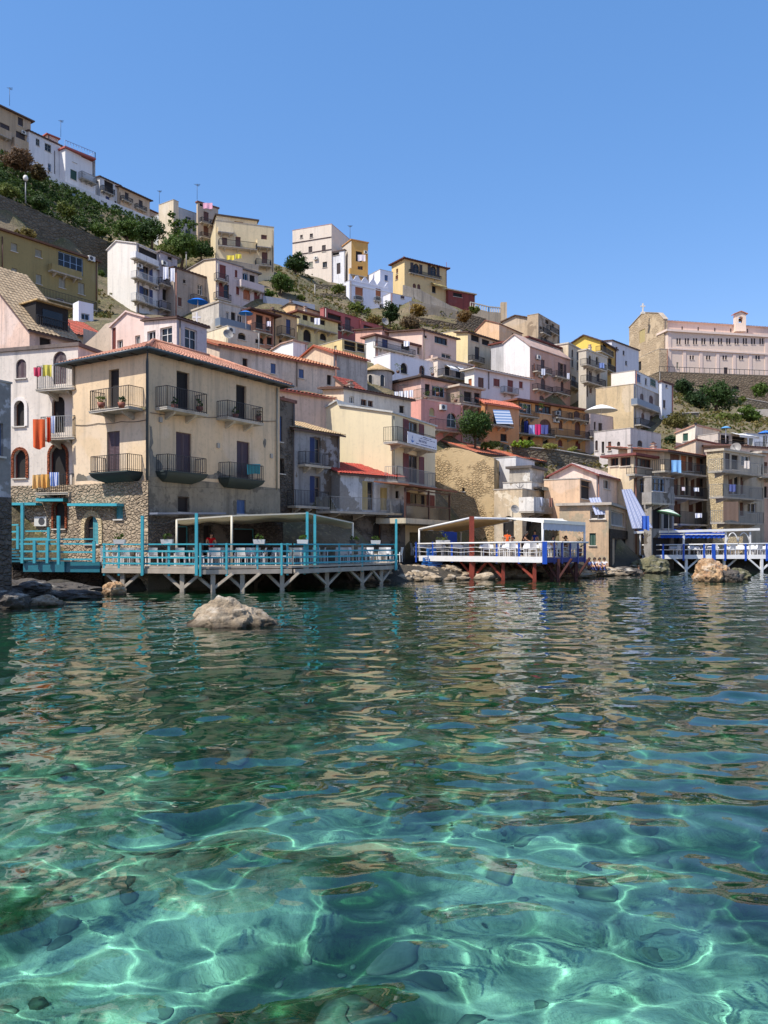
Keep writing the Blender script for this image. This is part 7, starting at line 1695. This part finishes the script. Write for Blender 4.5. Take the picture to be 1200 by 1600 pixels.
person(Z(XY(836, 55.4), ZB), -.8, 'person in a blue shirt standing at back of the blue deck', STAND, (44, 66, 140), (50, 50, 60), (40, 30, 24))
person(Z(XY(801, 54.6), ZB), .2, 'child seated between the orange top and dark dressed people', SIT, (200, 190, 180), (60, 60, 70), (40, 30, 24))
person(Z(XY(864, 50.9), ZB), .4, 'person in pale blue shirt seated right of the awning post', SIT, (190, 200, 220), (60, 64, 80), (50, 40, 34))
person(Z(XY(884, 51.4), ZB), -.4, 'person in light trousers seated under the white awning', SIT, (60, 56, 60), (176, 170, 160), (60, 46, 36))
for px, D, rz, lab, sh in ((921, 56.9, .3, 'bather in blue seated leftmost on the shore rock', (110, 130, 190)), (929, 57.2, -.2, 'bather in white and blue seated in middle of the shore rock', (220, 224, 236)), (937, 57.0, .1, 'bather in a pale top seated right of the middle bather', (226, 214, 206)), (944, 57.4, -.5, 'bather in white seated rightmost on the shore rock', (236, 232, 230))):
    person(Z(XY(px, D), .42), rz, lab, ROCKSIT, sh, (70, 80, 130), (60, 44, 34))
person(Z(XY(998, 61.5), -1.1), .2, 'bare chested swimmer standing chest deep beside the olive rock', dict(STAND, wrl=(-.22, -.24, 1.2), wrr=(.26, -.2, 1.16)), (200, 150, 120), (40, 60, 120), (60, 44, 34), bare=True)

hang(840, 848, 777, 790, 61.2, (196, 200, 214), 'pale cloth over the shabby white house balcony, left'); hang(858, 864, 778, 792, 61.4, (150, 110, 96), 'brownish cloth over the shabby white house balcony, right')
hang(1140, 1150, 757, 768, 69.2, (90, 100, 150), 'dark blue towel on the middle right balcony rail'); hang(1163, 1172, 720, 732, 69.3, (216, 206, 196), 'cream towel on the top right balcony rail')
hang(846, 852, 576, 586, 101.6, (200, 206, 220), 'pale cloth on the upper left balcony of the salmon house'); hang(886, 890, 583, 592, 101, (210, 214, 224), 'white cloth on the upper right balcony of the salmon house'); hang(936, 944, 567, 575, 106, (120, 140, 190), 'blue cloth on the tall beige grey house balcony')
# ------------------------------------------------------------------ sea surface and sea bed
rg = np.random.default_rng(3)
def waves(x, y, spac):
    z = np.zeros_like(x)
    for L, a, n in ((3.0, .011, 5), (1.5, .0125, 8), (.9, .0098, 12), (.55, .0046, 16), (.35, .0013, 14)):
        for i in range(n):
            l = L * rg.uniform(.75, 1.3); th = rg.normal(R(80), .7); k = 2 * math.pi / l
            fade = np.clip((l / spac - 2.5) / 3, 0, 1)
            if l < .75: fade = fade * np.clip(1 - (y - 7) / 16, .35, 1)
            ph = k * (x * math.cos(th) + y * math.sin(th)) + rg.uniform(0, 6.28)
            z += a * rg.uniform(.5, 1.2) / math.sqrt(n) * 1.4 * np.sin(ph + .35 * np.sin(ph)) * fade
    return z * (.72 + .28 * np.exp(-(y / 12.0) ** 2))        # calmer towards the lee of the shore
NR, NC = 900, 560
ys = .6 * np.exp(np.linspace(0, math.log(95 / .6), NR)); u_ = np.linspace(-1, 1, NC)
Y = np.repeat(ys[:, None], NC, 1); X = u_[None, :] * (Y * .72 + 4)
sp = np.maximum(np.gradient(ys)[:, None] * .45 + 0 * X, (Y * .72 + 4) * 2 / NC)
Zw = waves(X, Y, sp)
mb = MB(); mb.v = np.stack([X, Y, Zw], -1).reshape(-1, 3).tolist(); idx = np.arange(NR * NC).reshape(NR, NC)
mb.f = [tuple(q) for q in np.stack([idx[:-1, :-1], idx[:-1, 1:], idx[1:, 1:], idx[1:, :-1]], -1).reshape(-1, 4).tolist()]
mb.m = [0] * len(mb.f); mb.sm = [True] * len(mb.f)
m, t, b = newmat('sea_water'); b.inputs['Base Color'].default_value = (.36, .88, .74, 1); b.inputs['Specular IOR Level'].default_value = 1.0; b.inputs['Transmission Weight'].default_value = 1; b.inputs['Roughness'].default_value = 0; b.inputs['IOR'].default_value = 1.47
wn = nd(t, 'ShaderNodeTexNoise', Scale=1.0, Detail=3, Roughness=.5); mp = nd(t, 'ShaderNodeMapping'); mp.inputs['Scale'].default_value = (2.2, 4.2, 1); t.links.new(nd(t, 'ShaderNodeNewGeometry').outputs['Position'], mp.inputs[0]); t.links.new(mp.outputs[0], wn.inputs['Vector'])
bn = nd(t, 'ShaderNodeBump', Strength=.03, Distance=.05); t.links.new(wn.outputs['Fac'], bn.inputs['Height']); t.links.new(bn.outputs[0], b.inputs['Normal'])
sea = mb.build('sea_water', m); sea['kind'] = 'structure'; sea.cycles.is_caustics_caster = True
# bed
NX2, NY2 = 260, 320
gy = .3 + 80 * np.linspace(0, 1, NY2) ** 1.8; gu = np.linspace(-1, 1, NX2)
GY2 = np.repeat(gy[:, None], NX2, 1); GX2 = gu[None, :] * (GY2 * .75 + 6)
def bedz(x, y):
    n1 = mnoise.fractal((x * .32, y * .32, 4.1), .9, 2.1, 5); n2 = mnoise.noise((x * .9, y * .9, 1.3)); n3 = mnoise.fractal((x * 2.6, y * 2.6, 7.7), .8, 2.1, 3)
    return -1.6 - .012 * y + .42 * n1 + .2 * max(0, n2) + .05 * n3
GZ2 = np.array([[bedz(x, y) for x, y in zip(a, c)] for a, c in zip(GX2, GY2)])
mb = MB(); mb.v = np.stack([GX2, GY2, GZ2], -1).reshape(-1, 3).tolist(); idx = np.arange(NX2 * NY2).reshape(NY2, NX2)
mb.f = [tuple(q) for q in np.stack([idx[:-1, :-1], idx[:-1, 1:], idx[1:, 1:], idx[1:, :-1]], -1).reshape(-1, 4).tolist()]
mb.m = [0] * len(mb.f); mb.sm = [True] * len(mb.f)
m, t, b = newmat('sea_bed')
n1 = noise(t, .38, 6, .62); n2 = noise(t, 2.4, 7, .7); n3 = noise(t, 11, 4, .6)
o = mixc(t, ramp(t, n2, [(.36, 0.0), (.64, 1.0)]), (.20, .28, .22), (.62, .68, .55))
o = mixc(t, ramp(t, n1, [(.47, 0.0), (.56, 1.0)]), o, mixc(t, n2, (.012, .04, .022), (.06, .13, .06)))
pos = nd(t, 'ShaderNodeNewGeometry').outputs['Position']; spx = nd(t, 'ShaderNodeSeparateXYZ'); t.links.new(pos, spx.inputs[0])
mr = nd(t, 'ShaderNodeMapRange'); mr.inputs[1].default_value = 5; mr.inputs[2].default_value = 11.5; t.links.new(spx.outputs[1], mr.inputs[0])
o = mixc(t, mr.outputs[0], o, mixc(t, ramp(t, n2, [(.3, 0.0), (.75, 1.0)]), (.006, .040, .020), (.045, .14, .065)))   # weed beds further out
t.links.new(o, b.inputs['Base Color']); b.inputs['Roughness'].default_value = .95; b.inputs['Specular IOR Level'].default_value = .1
bump(t, b, n3, .9, .06)
bedmat = m
bed = mb.build('sea_bed', m); bed['kind'] = 'structure'; bed.cycles.is_caustics_receiver = True; terr.cycles.is_caustics_receiver = True

rs = random.Random(31); mb = MB(); shapes = [rock_mesh(90 + i, 2, 1, .85, .6, .6) for i in range(5)]
for _ in range(900):
    y = 1.2 + 13 * rs.random() ** 1.3; x = rs.uniform(-1, 1) * (y * .62 + 1.5)
    if mnoise.noise((x * .35, y * .35, 9.0)) < -.05 and rs.random() < .8: continue
    r = rs.choice((.03, .04, .05, .07, .09, .13)) * rs.uniform(.8, 1.3); me_ = rs.choice(shapes); rot = Matrix.Rotation(rs.uniform(0, 6.28), 3, 'Z'); n0 = len(mb.v); z = bedz(x, y)
    mb.v += [tuple(rot @ (v.co * r) + Vector((x, y, z + r * .15))) for v in me_.vertices]; mb.f += [tuple(n0 + i for i in p.vertices) for p in me_.polygons]
mb.m = [0] * len(mb.f); mb.sm = [True] * len(mb.f)
for me_ in shapes: bpy.data.meshes.remove(me_)
m, t, b = newmat('bed_stones'); q1 = noise(t, 1.9, 3, .6); q2 = noise(t, 14, 5, .7)
o = mixc(t, ramp(t, q1, [(.35, 0.0), (.65, 1.0)]), (.03, .06, .04), (.26, .30, .24)); o = mixc(t, ramp(t, q2, [(.45, 0.0), (.7, .7)]), o, (.06, .11, .06)); t.links.new(o, b.inputs['Base Color']); b.inputs['Roughness'].default_value = .95
st_ = mb.build('sea_bed_stones', m); st_['kind'] = 'stuff'; st_.cycles.is_caustics_receiver = True
